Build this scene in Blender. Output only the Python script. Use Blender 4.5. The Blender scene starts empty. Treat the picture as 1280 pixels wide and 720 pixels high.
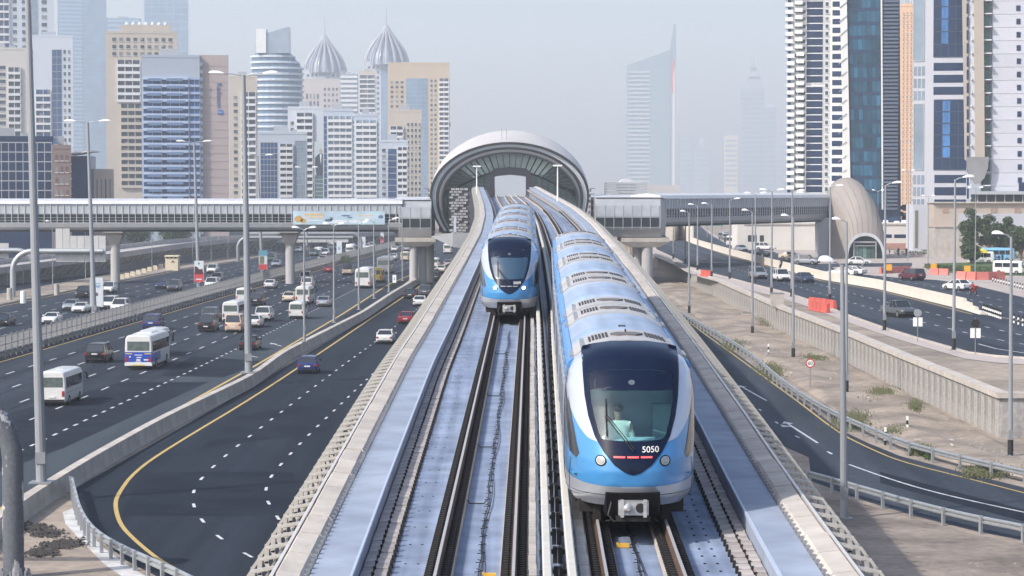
import bpy, bmesh, math, random
from mathutils import Vector, Matrix
random.seed(7)
sc = bpy.context.scene
C = sc.collection
# ------------------------------------------------------------------ camera
FPX, HCAM, TILT = 3100.0, 16.2, math.atan(122/3100)
cd = bpy.data.cameras.new('camera'); cam = bpy.data.objects.new('camera', cd); C.objects.link(cam)
cd.sensor_width = 36; cd.lens = 36*FPX/1280; cd.clip_start = .5; cd.clip_end = 12000
cam.location = (0, 0, HCAM); cam.rotation_euler = (math.pi/2-TILT, 0, 0); sc.camera = cam
sc.render.resolution_x = 1024; sc.render.resolution_y = 576
# ------------------------------------------------------------------ sky and sun
SUN_EL, SUN_BACK = math.radians(40), math.radians(34)
w = bpy.data.worlds.new('World'); sc.world = w; w.use_nodes = True
nt = w.node_tree; bg = nt.nodes['Background']
sky = nt.nodes.new('ShaderNodeTexSky'); sky.sky_type = 'NISHITA'; sky.sun_disc = False
sky.sun_elevation = SUN_EL; sky.sun_rotation = math.atan2(-math.cos(SUN_BACK), -math.sin(SUN_BACK))
sky.air_density = 1.0; sky.dust_density = 3.0; sky.ozone_density = 2.2
nt.links.new(sky.outputs[0], bg.inputs[0]); bg.inputs[1].default_value = 0.15
sd = bpy.data.lights.new('sun', 'SUN'); sd.energy = 3.3; sd.angle = math.radians(.6); sd.color = (1, .94, .85)
so = bpy.data.objects.new('sun', sd); C.objects.link(so)
D = Vector((math.cos(SUN_EL)*math.cos(SUN_BACK), math.cos(SUN_EL)*math.sin(SUN_BACK), -math.sin(SUN_EL)))
so.rotation_euler = D.to_track_quat('-Z', 'Y').to_euler(); so.location = (-80, -40, 120)
sc.view_settings.view_transform = 'Standard'; sc.view_settings.look = 'None'
sc.view_settings.exposure = 0.62; sc.view_settings.gamma = 1
sc.cycles.volume_bounces = 1; sc.cycles.max_bounces = 8
# ------------------------------------------------------------------ surveying helpers
CT, ST = math.cos(TILT), math.sin(TILT)
def ray(px, py):
    u, v = (px-640)/FPX, (360-py)/FPX
    return u, CT+v*ST, -ST+v*CT
def G(px, py, z=0.0):                      # where the sight line meets height z
    x, y, q = ray(px, py); t = (z-HCAM)/q
    return Vector((x*t, y*t, z))
def XD(px, d, py=240): x, y, q = ray(px, py); return x*d/y
def ZD(py, d): x, y, q = ray(640, py); return HCAM+q*d/y
GRADE, RAIL0 = .01613, 8.45
def zr(d): return RAIL0+GRADE*d
def interp(tab, t):
    if t <= tab[0][0]: return tab[0][1]
    for (a, p), (b, q) in zip(tab, tab[1:]):
        if t <= b: return p+(q-p)*(t-a)/(b-a)
    return tab[-1][1]
def smooth_tab(tab, n=3, step=6):
    lo, hi = tab[0][0], tab[-1][0]; xs = [lo+(hi-lo)*i/160 for i in range(161)]
    ys = [interp(tab, x) for x in xs]
    for _ in range(n*4): ys = [ys[0]]+[(ys[i-1]+2*ys[i]+ys[i+1])/4 for i in range(1, 160)]+[ys[-1]]
    return list(zip(xs, ys))
# ------------------------------------------------------------------ materials
MATS = {}
def mat(name, col, rough=.7, metal=0, var=.12, scale=3, bump=0, spec=.4, coords='obj', rnd=0, bscale=None, stretch=None, coat=0):
    if name in MATS: return MATS[name]
    m = bpy.data.materials.new(name); m.use_nodes = True; n = m.node_tree; b = n.nodes['Principled BSDF']; L = n.links
    b.inputs['Roughness'].default_value = rough; b.inputs['Metallic'].default_value = metal
    b.inputs['Specular IOR Level'].default_value = spec
    if coat: b.inputs['Coat Weight'].default_value = coat; b.inputs['Coat Roughness'].default_value = .08
    c4 = (*col, 1)
    tc = n.nodes.new('ShaderNodeTexCoord'); src = tc.outputs['Object']
    if stretch:
        mp = n.nodes.new('ShaderNodeMapping'); mp.inputs['Scale'].default_value = stretch; L.new(src, mp.inputs[0]); src = mp.outputs[0]
    if var:
        t = n.nodes.new('ShaderNodeTexNoise'); t.inputs['Scale'].default_value = scale; t.inputs['Detail'].default_value = 6; t.inputs['Roughness'].default_value = .65
        L.new(src, t.inputs['Vector'])
        r = n.nodes.new('ShaderNodeMapRange'); r.inputs[1].default_value = .25; r.inputs[2].default_value = .75
        r.inputs[3].default_value = 1-var; r.inputs[4].default_value = 1+var
        L.new(t.outputs[0], r.inputs[0])
        mx = n.nodes.new('ShaderNodeVectorMath'); mx.operation = 'SCALE'; mx.inputs[0].default_value = col
        val = r.outputs[0]
        if rnd:
            oi = n.nodes.new('ShaderNodeObjectInfo'); r2 = n.nodes.new('ShaderNodeMapRange'); r2.inputs[3].default_value = 1-rnd; r2.inputs[4].default_value = 1+rnd
            L.new(oi.outputs['Random'], r2.inputs[0]); mu = n.nodes.new('ShaderNodeMath'); mu.operation = 'MULTIPLY'
            L.new(val, mu.inputs[0]); L.new(r2.outputs[0], mu.inputs[1]); val = mu.outputs[0]
        L.new(val, mx.inputs['Scale']); L.new(mx.outputs[0], b.inputs['Base Color'])
    else: b.inputs['Base Color'].default_value = c4
    if bump:
        t2 = n.nodes.new('ShaderNodeTexNoise'); t2.inputs['Scale'].default_value = bscale or scale*6; t2.inputs['Detail'].default_value = 4
        L.new(src, t2.inputs['Vector']); bp = n.nodes.new('ShaderNodeBump'); bp.inputs['Strength'].default_value = bump; bp.inputs['Distance'].default_value = .05
        L.new(t2.outputs[0], bp.inputs['Height']); L.new(bp.outputs[0], b.inputs['Normal'])
    MATS[name] = m; return m
def two_tone(name, c1, c2, scale, rough=.9, lo=.42, hi=.58, bump=.3, fine=2.0, stretch=None, streak=None):
    """ground-like material: two colours in blotches with fine grain on top"""
    m = bpy.data.materials.new(name); m.use_nodes = True; n = m.node_tree; b = n.nodes['Principled BSDF']; L = n.links
    b.inputs['Roughness'].default_value = rough; b.inputs['Specular IOR Level'].default_value = .12
    tc = n.nodes.new('ShaderNodeTexCoord'); src = tc.outputs['Object']
    if stretch:
        mp = n.nodes.new('ShaderNodeMapping'); mp.inputs['Scale'].default_value = stretch; L.new(src, mp.inputs[0]); src2 = mp.outputs[0]
    else: src2 = src
    t = n.nodes.new('ShaderNodeTexNoise'); t.inputs['Scale'].default_value = scale; t.inputs['Detail'].default_value = 8; t.inputs['Roughness'].default_value = .6
    L.new(src2, t.inputs['Vector'])
    r = n.nodes.new('ShaderNodeMapRange'); r.inputs[1].default_value = lo; r.inputs[2].default_value = hi; L.new(t.outputs[0], r.inputs[0])
    mx = n.nodes.new('ShaderNodeMix'); mx.data_type = 'RGBA'; mx.inputs['A'].default_value = (*c1, 1); mx.inputs['B'].default_value = (*c2, 1)
    L.new(r.outputs[0], mx.inputs['Factor'])
    t2 = n.nodes.new('ShaderNodeTexNoise'); t2.inputs['Scale'].default_value = fine; t2.inputs['Detail'].default_value = 5; L.new(src, t2.inputs['Vector'])
    r2 = n.nodes.new('ShaderNodeMapRange'); r2.inputs[1].default_value = .3; r2.inputs[2].default_value = .7; r2.inputs[3].default_value = .82; r2.inputs[4].default_value = 1.15
    if streak:
        mp3 = n.nodes.new('ShaderNodeMapping'); mp3.inputs['Scale'].default_value = streak; L.new(src, mp3.inputs[0]); t3 = n.nodes.new('ShaderNodeTexNoise'); t3.inputs['Scale'].default_value = 1; t3.inputs['Detail'].default_value = 3; L.new(mp3.outputs[0], t3.inputs['Vector'])
        av = n.nodes.new('ShaderNodeMath'); av.operation = 'ADD'; L.new(t2.outputs[0], av.inputs[0]); L.new(t3.outputs[0], av.inputs[1]); hf = n.nodes.new('ShaderNodeMath'); hf.operation = 'MULTIPLY'; hf.inputs[1].default_value = .5; L.new(av.outputs[0], hf.inputs[0]); L.new(hf.outputs[0], r2.inputs[0]); r2.inputs[1].default_value = .36; r2.inputs[2].default_value = .64; r2.inputs[3].default_value = .72; r2.inputs[4].default_value = 1.3
    else: L.new(t2.outputs[0], r2.inputs[0])
    s = n.nodes.new('ShaderNodeVectorMath'); s.operation = 'SCALE'
    L.new(mx.outputs['Result'], s.inputs[0]); L.new(r2.outputs[0], s.inputs['Scale']); L.new(s.outputs[0], b.inputs['Base Color'])
    bp = n.nodes.new('ShaderNodeBump'); bp.inputs['Strength'].default_value = bump; bp.inputs['Distance'].default_value = .08
    L.new(t2.outputs[0], bp.inputs['Height']); L.new(bp.outputs[0], b.inputs['Normal'])
    MATS[name] = m; return m
def glassy(name, tint, refl=.35, rough=.03, alpha=.55):
    m = bpy.data.materials.new(name); m.use_nodes = True; n = m.node_tree; L = n.links; n.nodes.remove(n.nodes['Principled BSDF'])
    o = n.nodes['Material Output']; tr = n.nodes.new('ShaderNodeBsdfTransparent'); tr.inputs[0].default_value = (*tint, 1)
    g = n.nodes.new('ShaderNodeBsdfGlossy'); g.inputs[0].default_value = (.8, .92, 1, 1); g.inputs['Roughness'].default_value = rough
    lw = n.nodes.new('ShaderNodeFresnel'); lw.inputs[0].default_value = 1.6
    mx = n.nodes.new('ShaderNodeMixShader'); ad = n.nodes.new('ShaderNodeMath'); ad.operation = 'ADD'; ad.inputs[1].default_value = refl-.05; ad.use_clamp = True
    L.new(lw.outputs[0], ad.inputs[0]); L.new(ad.outputs[0], mx.inputs[0]); L.new(tr.outputs[0], mx.inputs[1]); L.new(g.outputs[0], mx.inputs[2]); L.new(mx.outputs[0], o.inputs[0])
    MATS[name] = m; return m
# ------------------------------------------------------------------ mesh building
class MB:
    def __init__(s): s.v = []; s.f = []; s.m = []; s.mats = []; s.mi = 0; s.M = None
    def mat(s, m):
        if m not in s.mats: s.mats.append(m)
        s.mi = s.mats.index(m); return s
    def add(s, vs, fs):
        k = len(s.v)
        if s.M: vs = [s.M @ Vector(p) for p in vs]
        s.v += [tuple(p) for p in vs]; s.f += [tuple(i+k for i in f) for f in fs]; s.m += [s.mi]*len(fs); return s
    def box(s, x0, x1, y0, y1, z0, z1):
        return s.add([(x0,y0,z0),(x1,y0,z0),(x1,y1,z0),(x0,y1,z0),(x0,y0,z1),(x1,y0,z1),(x1,y1,z1),(x0,y1,z1)],
                     [(3,2,1,0),(4,5,6,7),(0,1,5,4),(1,2,6,5),(2,3,7,6),(3,0,4,7)])
    def quad(s, a, b, c, d): return s.add([a, b, c, d], [(0,1,2,3)])
    def poly(s, pts): return s.add(pts, [tuple(range(len(pts)))])
    def prism(s, pts, z0, z1):                         # xy outline extruded in z
        n = len(pts)
        return s.add([(p[0], p[1], z0) for p in pts]+[(p[0], p[1], z1) for p in pts],
                     [tuple(range(n-1, -1, -1)), tuple(range(n, 2*n))]+[(i, (i+1) % n, n+(i+1) % n, n+i) for i in range(n)])
    def loft(s, rings, cap=True, closed=True):
        n = len(rings[0]); vs = [p for r in rings for p in r]; fs = []
        for k in range(len(rings)-1):
            for i in range(n if closed else n-1):
                j = (i+1) % n; fs.append((k*n+i, k*n+j, (k+1)*n+j, (k+1)*n+i))
        if cap: fs.append(tuple(range(n-1, -1, -1))); fs.append(tuple(range((len(rings)-1)*n, len(rings)*n)))
        return s.add(vs, fs)
    def tube(s, pts, r, n=8, r2=None, cap=True):
        rings = []; P = [Vector(p) for p in pts]; up0 = None
        for i, p in enumerate(P):
            t = (P[min(i+1, len(P)-1)]-P[max(i-1, 0)]).normalized()
            if up0 is None: up0 = Vector((0, 0, 1)) if abs(t.z) < .9 else Vector((0, 1, 0))
            a = t.cross(up0).normalized(); b = a.cross(t).normalized(); up0 = b
            rr = r if r2 is None else r+(r2-r)*i/(len(P)-1)
            rings.append([p+(a*math.cos(2*math.pi*k/n)+b*math.sin(2*math.pi*k/n))*rr for k in range(n)])
        return s.loft(rings, cap)
    def bar(s, a, b, w, h=None, up=(0,0,1)):
        a, b = Vector(a), Vector(b); t = (b-a).normalized(); u = Vector(up)
        if abs(t.dot(u)) > .95: u = Vector((0, 1, 0))
        x = t.cross(u).normalized()*w/2; z = x.cross(t).normalized()*(h or w)/2
        return s.loft([[a-x-z, a+x-z, a+x+z, a-x+z], [b-x-z, b+x-z, b+x+z, b-x+z]])
    def ball(s, c, rx, ry=None, rz=None, n=10, m=6):
        ry = ry or rx; rz = rz or rx; rings = []
        for i in range(1, m): 
            a = math.pi*i/m
            rings.append([(c[0]+rx*math.sin(a)*math.cos(2*math.pi*k/n), c[1]+ry*math.sin(a)*math.sin(2*math.pi*k/n), c[2]-rz*math.cos(a)) for k in range(n)])
        return s.loft(rings)
    def mesh(s, name, m=None, smooth=False):
        me = bpy.data.meshes.new(name); me.from_pydata(s.v, [], s.f)
        for q in (s.mats or [m]): me.materials.append(q)
        if s.mats: me.polygons.foreach_set('material_index', s.m)
        if smooth: me.polygons.foreach_set('use_smooth', [True]*len(s.f))
        bm = bmesh.new(); bm.from_mesh(me); bmesh.ops.recalc_face_normals(bm, faces=bm.faces)
        if smooth:
            bmesh.ops.remove_doubles(bm, verts=bm.verts, dist=1e-4)
            for e in bm.edges:
                if len(e.link_faces) == 2 and e.calc_face_angle(0) > .7: e.smooth = False
        bm.to_mesh(me); bm.free(); me.update(); return me
    def build(s, name, m=None, parent=None, loc=None, smooth=False, kind=None):
        return put(name, s.mesh(name, m, smooth), parent, loc, kind=kind)
def put(name, me, parent=None, loc=None, rot=None, kind=None):
    o = bpy.data.objects.new(name, me); C.objects.link(o)
    if parent: o.parent = parent
    if loc is not None: o.location = loc
    if rot is not None: o.rotation_euler = rot
    if kind: o['kind'] = kind
    return o
def tag(o, label, cat, group=None):
    o['label'] = label; o['category'] = cat
    if group: o['group'] = group
    return o
def thing(name, label, cat, loc=(0,0,0), rz=0, group=None):
    o = bpy.data.objects.new(name, None); C.objects.link(o); o.location = loc; o.rotation_euler = (0, 0, rz)
    o.empty_display_size = .5
    return tag(o, label, cat, group)
def structure(mb, name, m=None, **k):
    o = mb.build(name, m, **k); o['kind'] = 'structure'; return o
def text_mesh(txt, size, depth, m, name='lettering', align='CENTER', space=1):
    cu = bpy.data.curves.new(name, 'FONT'); cu.body = txt; cu.size = size; cu.extrude = depth; cu.align_x = align; cu.align_y = 'CENTER'; cu.space_line = space
    o = bpy.data.objects.new(name, cu); C.objects.link(o); bpy.context.view_layer.update()
    me = bpy.data.meshes.new_from_object(o.evaluated_get(bpy.context.evaluated_depsgraph_get())); bpy.data.objects.remove(o)
    me.materials.clear(); me.materials.append(m); me.name = name; return me
def resample(pts, step):
    out = [Vector(pts[0])]; rest = step
    for a, b in zip(pts, pts[1:]):
        a, b = Vector(a), Vector(b); L = (b-a).length; t = rest
        while t <= L: out.append(a.lerp(b, t/L)); t += step
        rest = t-L
    return out
def chaikin(pts, n=2):
    P = [Vector(p) for p in pts]
    for _ in range(n):
        Q = [P[0]]
        for a, b in zip(P, P[1:]): Q += [a.lerp(b, .25), a.lerp(b, .75)]
        P = Q+[P[-1]]
    return P
def ribbon(mb, pts, w, z=None, dz=0):
    P = [Vector(p) for p in pts]; vs = []
    for i, p in enumerate(P):
        t = (P[min(i+1, len(P)-1)]-P[max(i-1, 0)]); t.z = 0; t.normalize(); n = Vector((-t.y, t.x, 0))*w/2
        for q in (p+n, p-n): vs.append((q.x, q.y, (p.z if z is None else z)+dz))
    return mb.add(vs, [(2*i, 2*i+1, 2*i+3, 2*i+2) for i in range(len(P)-1)])
def wallsweep(mb, pts, prof):                        # prof: (offset, height) ring swept along a line
    P = [Vector(p) for p in pts]; rings = []
    for i, p in enumerate(P):
        t = (P[min(i+1, len(P)-1)]-P[max(i-1, 0)]); t.z = 0; t.normalize(); n = Vector((-t.y, t.x, 0))
        rings.append([p+n*a+Vector((0, 0, h)) for a, h in prof])
    return mb.loft(rings)
# ------------------------------------------------------------------ shared materials
asphalt = two_tone('asphalt', (.017, .0235, .036), (.036, .044, .060), .05, rough=.85, lo=.36, hi=.66, bump=.25, fine=3, stretch=(6, .22, 1), streak=(.9, .012, 1))
asphalt2 = two_tone('asphalt_ramp', (.0105, .0165, .0275), (.021, .0285, .042), .045, rough=.85, lo=.36, hi=.64, bump=.25, fine=3, stretch=(4, .4, 1), streak=(.8, .015, 1))
asphalt3 = two_tone('asphalt_slip', (.024, .032, .046), (.048, .058, .076), .06, rough=.85, lo=.36, hi=.64, bump=.25, fine=3, stretch=(3, .4, 1), streak=(.8, .03, 1))
sand = two_tone('sand', (.33, .28, .235), (.21, .18, .155), .11, rough=.95, lo=.42, hi=.62, bump=.8, fine=1.6)
sand_dark = two_tone('sand_trampled', (.30, .255, .22), (.17, .145, .13), .16, rough=.95, lo=.4, hi=.62, bump=.9, fine=1.8)
paving = two_tone('paving', (.42, .37, .34), (.34, .30, .28), .2, rough=.9, lo=.4, hi=.6, bump=.2, fine=3)
conc = mat('concrete', (.36, .34, .32), .85, var=.16, scale=1.2, bump=.3, bscale=8)
conc_pale = mat('pale_concrete', (.42, .385, .35), .85, var=.24, scale=.8, bump=.3, bscale=9, rnd=.07)
conc_dirty = two_tone('weathered_concrete', (.36, .345, .335), (.24, .23, .225), .7, rough=.9, lo=.45, hi=.65, bump=.3, fine=4, stretch=(1, 1, .25))
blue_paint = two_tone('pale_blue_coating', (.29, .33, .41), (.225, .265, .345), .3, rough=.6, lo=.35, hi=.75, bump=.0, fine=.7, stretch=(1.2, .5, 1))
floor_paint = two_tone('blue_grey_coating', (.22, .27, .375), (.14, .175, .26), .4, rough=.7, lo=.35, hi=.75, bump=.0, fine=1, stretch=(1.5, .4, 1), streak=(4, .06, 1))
steel = mat('galvanised_steel', (.40, .42, .44), .45, .6, var=.1, scale=2)
steel_dull = mat('dull_steel', (.27, .28, .30), .55, .5, var=.12, scale=4)
pole_mat = mat('pole_paint', (.27, .285, .31), .5, .2, var=.08, scale=.6)
lamp_white = mat('lamp_casing', (.72, .73, .74), .4, 0, var=.04)
black = mat('black_rubber', (.016, .016, .018), .6, 0, var=.2, scale=8)
darkmetal = mat('dark_metal', (.014, .012, .012), .75, 0, var=.25, scale=6)
white = mat('white_paint', (.78, .78, .76), .5, 0, var=.05, scale=2)
mark_white = mat('road_paint_white', (.50, .51, .53), .7, 0, var=.4, scale=1.2)
mark_yellow = mat('road_paint_yellow', (.46, .33, .11), .7, 0, var=.18, scale=1.5)
glass_dark = mat('dark_window_glass', (.018, .024, .032), .08, 0, var=0, spec=.9)
rail_top = mat('polished_rail', (.44, .42, .41), .42, .35, var=.1, scale=10)
rust = mat('rusty_rail', (.10, .062, .045), .7, .3, var=.3, scale=5)
# ================================================================== ground, roads, markings
g = MB(); g.box(-3500, 3500, -60, 7000, -.6, 0); structure(g, 'ground', sand)
def sheet(name, pix, z, m, dz=0, extra=None):
    mb = MB(); pts = [G(x, y, z) for x, y in pix]
    mb.poly([(p.x, p.y, z+dz) for p in pts]); return structure(mb, name, m)
# plain outlines in metres
def flat(name, pts, z, m): mb = MB(); mb.poly([(x, y, z) for x, y in pts]); return structure(mb, name, m)
def strip_between(name, A, B, z, m):
    mb = MB(); n = 60; ra, rb = [], []
    for i in range(n+1):
        t = i/n
        for P, R in ((A, ra), (B, rb)):
            d = P[0][0]+(P[-1][0]-P[0][0])*t; R.append((interp(P, d), d))
    mb.add([(x, y, z) for x, y in ra]+[(x, y, z) for x, y in rb], [(i, n+1+i, n+2+i, i+1) for i in range(n)]); return structure(mb, name, m)
# surveyed lines, as (distance, sideways) tables
bar_px = [(-30, 668), (0, 645), (26, 624), (62, 603), (104, 576), (205, 520), (320, 466), (353, 440), (455, 389), (493, 364), (536.6, 339)]
bar_line = [G(x, y, 1.0) for x, y in bar_px]
bar_line = [Vector((p.x-.2, p.y, 0)) for p in bar_line]
BAR = smooth_tab([(p.y, p.x) for p in bar_line]+[(620, -9), (800, 0)], 1)
MED_L = smooth_tab([(90, -53), (233, -48.3), (276, -46.9), (377, -43.8), (411, -42.5), (520, -38.4), (656, -33), (900, -20)], 2)   # left edge line, our side
MED_R = smooth_tab([(90, -26.5), (138, -25.9), (229, -23.7), (324, -22.2), (429, -21.3), (520, -17.5), (656, -11.0), (900, 2)], 2)
OPP_L = smooth_tab([(90, -79), (349, -72.2), (502, -68.5), (570, -62.5), (700, -56), (900, -42)], 2)
def T(tab, d, off=0): return Vector((interp(tab, d)+off, d, 0))
def line(tab, off, d0, d1, step=8): 
    n = max(2, int((d1-d0)/step)); return [T(tab, d0+(d1-d0)*i/n, off) for i in range(n+1)]
strip_between('highway', [(90, interp(MED_L, 90)-2.3), *[(d, x-2.3) for d, x in MED_L[1:]]], [(90, interp(BAR, 90)), *[(d, x) for d, x in BAR if d > 90]][:-1]+[(900, 5)], .008, asphalt)
strip_between('opposite_highway', OPP_L, [(d, x-2.3) for d, x in MED_L], .012, asphalt)
strip_between('service_road', [(d, x-24) for d, x in OPP_L], [(d, x-8) for d, x in OPP_L], .008, asphalt2)
flat('ramp_road', [(-24.5, 100), (-23.9, 130), (-21.6, 200), (-18.8, 300), (-16, 440), (-10, 600), (6, 800), (34, 800), (12, 560), (12, 60), (-10, 60), (-12, 90)], .004, asphalt2)
flat('interchange_ground', [(-520, 640), (-62, 640), (-42, 900), (-520, 1400)], .016, asphalt2)
# repaved patches
def lane_e(d): return interp(MED_L, d)+(interp(MED_R, d)-interp(MED_L, d))*.81
pm_ = two_tone('asphalt_patch_dark', (.008, .0125, .022), (.014, .0195, .031), .2, rough=.85, bump=.2, fine=3)
def patch(pix, z=.006): mb = MB(); mb.poly([(p.x, p.y, z) for p in (G(x, y) for x, y in pix)]); structure(mb, 'asphalt_patch', pm_)
patch([(175, 590), (365, 590), (392, 645), (152, 645)], .0095); patch([(300, 520), (420, 500), (408, 540), (252, 560)], .0092)
patch([(0, 520), (150, 478), (260, 478), (80, 560), (0, 590)], .0165); patch([(240, 445), (330, 452), (280, 472), (200, 470)], .0162)
pl_ = two_tone('asphalt_exit_lane', (.040, .052, .066), (.050, .063, .078), .1, rough=.85, bump=.2, fine=3, stretch=(3, .3, 1))
mb = MB(); mb.poly([(lane_e(d), d, .0155) for d in range(100, 421, 10)]+[(interp(MED_R, d)+.4, d, .0155) for d in range(420, 99, -10)]); structure(mb, 'exit_lane', pl_)
patch([(430, 395), (500, 375), (520, 380), (440, 412)], .0096); patch([(1100, 590), (1290, 640), (1290, 655), (1100, 604)], .0165)
# kerb and sandy strip beside the opposite carriageway
k = MB()
for a, b in ((0, .3), (-7.7, -7.4)): wallsweep(k, line(OPP_L, a-.3, 90, 900, 12), [(-.15, 0), (.15, 0), (.15, .15), (-.15, .15)])
structure(k, 'kerb', conc_pale)
# bare sand pocket with guardrail bottom left
sp = [(-35, 686), (0, 655), (26, 640), (60, 624), (93, 612), (100, 640), (122, 672), (160, 702), (225, 735), (260, 780), (-60, 780)]
sheet('sand_verge', sp, .02, sand)
lw = [(78, 640), (100, 632), (105, 655), (128, 684), (168, 712), (200, 730), (178, 738), (130, 705), (98, 672), (82, 655)]
sheet('spilled_lime_ground', lw, .026, mat('lime_wash', (.47, .47, .47), .9, var=.35, scale=.9))
# ---- plateau on the right with its retaining wall
PZ = 2.75
RW = [(162, 32.0), (200, 31.7), (236, 31.6), (283, 30.9), (400, 30.6), (520, 30.2), (700, 24)]
pl = MB(); pl.prism([(32.3, 162.3)]+[(x+.3, d) for d, x in RW[1:]]+[(24, 1600), (900, 1600), (900, 162.3)], -.3, PZ); structure(pl, 'plateau_ground', sand)
UR = 2.78
def usheet(name, pix, m, dz): return sheet(name, pix, UR, m, dz)
near_edge = [(815, 300), (820, 312.5), (845, 323.7), (861, 333), (880, 340), (910, 347.5), (945.6, 357), (984, 366.7), (1018, 378), (1058, 394), (1100, 409), (1143, 422.5), (1209.5, 441.4), (1245, 446), (1290, 449), (1420, 456)]
usheet('paved_plaza', [(830, 279), (870, 279), (905, 300), (1420, 300), (1480, 420), (1290, 402), (1200, 385), (1030, 346), (880, 309)], paving, .004)
usheet('upper_road', near_edge+[(1420, 430), (1290, 404), (1232, 394), (1166.7, 377), (1100, 361), (1028, 349), (963, 332), (911, 318), (862, 301.5), (846, 292), (832, 284), (818, 284)], asphalt3, .012)
usheet('second_road', [(843, 279), (856, 292), (880, 302), (911, 311.5), (963, 326), (1028, 343), (1100, 355), (1166.7, 371), (1232, 392), (1290, 403), (1420, 428), (1420, 392), (1280, 372), (1215, 356), (1171, 350), (1120, 347), (1054, 341), (1040, 334), (1140, 333), (1140, 328.5), (1000, 330), (985, 322), (968, 315), (935, 311), (905, 303), (889, 294), (877, 284), (873, 279)], asphalt3, .008)
usheet('kerb_pavement', [(x, y) for x, y in near_edge]+[(x-3, y+7) for x, y in reversed(near_edge)], mat('pink_paving', (.40, .35, .33), .85, var=.12, scale=2), .006)
kk = MB(); wallsweep(kk, [G(x, y, UR) for x, y in near_edge], [(-.1, 0), (.15, 0), (.15, .14), (-.1, .14)]); structure(kk, 'upper_kerb', conc_pale)
# ---- slip road on the right
slip_r = [(800, 352), (869, 406), (915, 438), (954.5, 467), (1000, 499), (1049, 537), (1085, 554), (1124.5, 570), (1200, 590), (1290, 612), (1420, 640)]
usl = [G(x, y, 0) for x, y in slip_r]
mb = MB(); L_ = [G(x, y, 0) for x, y in [(1420, 712), (1290, 678), (1219, 664), (1143, 645), (1077, 625), (1015, 602)]]+[Vector((18, 150, 0)), Vector((12, 200, 0)), Vector((9.5, 420, 0))]
mb.poly([(p.x, p.y, .012) for p in usl]+[(p.x, p.y, .012) for p in L_]); structure(mb, 'slip_road', asphalt3)
flat('trampled_sand', [(9, 60), (60, 60), (60, 128)]+[(G(x, y).x, G(x, y).y) for x, y in [(1290, 682), (1219, 668), (1143, 649), (1077, 629), (1015, 606)]]+[(10, 150)], .006, sand_dark)
# tyre ruts and low dunes on the waste ground
du = MB(); rnd = random.Random(5)
nx, ny = 60, 110; vs = []
for j in range(ny+1):
    for i in range(nx+1):
        d = 112+(500-112)*j/ny; lim = interp([(p.y, p.x) for p in reversed(usl)], d)+1.4
        x = lim+(31.4-lim)*i/nx; e = math.sin(math.pi*min(1, i/6)/2)*math.sin(math.pi*min(1, (nx-i)/6)/2)
        z = .03+e*(.16+.12*math.sin(x*.9+math.sin(d*.05)*3)+.08*math.sin(d*.31+x*1.7)+.05*math.sin(x*3.1+d*.7)*rnd.random())
        vs.append((x, d, max(.022, z)))
du.add(vs, [(j*(nx+1)+i, j*(nx+1)+i+1, (j+1)*(nx+1)+i+1, (j+1)*(nx+1)+i) for j in range(ny) for i in range(nx)])
structure(du, 'sandy_waste_ground', sand, smooth=True)
# ---- markings
mk_w, mk_y = MB(), MB()
ribbon(mk_y, line(MED_L, 0, 90, 900), .26, .02); ribbon(mk_y, line(MED_R, 0, 100, 520), .26, .02)
ribbon(mk_y, line(OPP_L, .9, 90, 800), .22, .02)
def lane(A, B, t, d): return interp(A, d)+(interp(B, d)-interp(A, d))*t
def dashes(mb, f, d0, d1, L, gap, w=.17, z=.02):
    d = d0
    while d < d1:
        a = Vector((f(d), d, 0)); b = Vector((f(d+L), d+L, 0)); ribbon(mb, [a, b], w, z); d += L+gap
for i in range(1, 6):
    if i < 5: dashes(mk_w, lambda d: lane(MED_L, MED_R, i*.158+.01, d), 92+i*3, 760, 3.2, 5.6)
    else: dashes(mk_w, lambda d: lane(MED_L, MED_R, .80, d), 92, 560, 1.3, 2.1, .2)
for i in range(1, 6): dashes(mk_w, lambda d: interp(MED_L, d)-2.3-i*3.75, 90+i*2, 760, 3.2, 5.6)
ribbon(mk_w, line(MED_L, -2.8, 90, 700), .15, .02)
yl = [(260, 732), (233, 719), (198, 700), (166.7, 674), (150, 656), (143.8, 634), (146, 620), (166.7, 591), (208, 561.7), (320, 495), (402, 440), (470, 394), (539.5, 348), (560, 333)]
ribbon(mk_y, chaikin([G(x, y) for x, y in yl]), .22, .02)
def px_dashes(mb, pix, z, L, gap, w=.16, dz=.02):
    P = resample(chaikin([G(x, y, z) for x, y in pix]), .5); step = int((L+gap)*2); on = int(L*2)
    for i in range(0, len(P)-on-1, step): ribbon(mb, P[i:i+on+1], w, z, dz)
px_dashes(mk_w, [(360, 722), (340, 711), (281, 678), (257, 657), (243, 637), (240, 620), (246.7, 603), (276, 574.6), (310, 547), (362.7, 506.7), (427, 457.8), (470, 427), (540, 372), (580, 330)], 0, 1.7, 4.3)
px_dashes(mk_w, [(349, 650), (341, 637.8), (331, 621), (334, 604), (343.6, 589), (370, 560), (394.7, 535), (416, 515), (464, 469), (500, 438), (560, 385)], 0, 1.7, 4.3)
px_dashes(mk_w, [(1280, 662), (1033, 553), (993, 532)][::-1][:0] or [(1040, 568), (1026, 560), (992, 545), (960, 520), (920, 490), (890, 466)], 0, 1.5, 8.5, .16)
ribbon(mk_y, chaikin([G(x, y) for x, y in [(840, 386), (869, 409), (915, 442), (954.5, 471), (1000, 504), (1049, 542), (1085, 560), (1124.5, 577), (1200, 596), (1290, 619)]]), .16, .024)
ribbon(mk_w, chaikin([G(x, y) for x, y in [(1061, 581), (1120, 602), (1180, 619), (1290, 643)]]), .16, .024)
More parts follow.
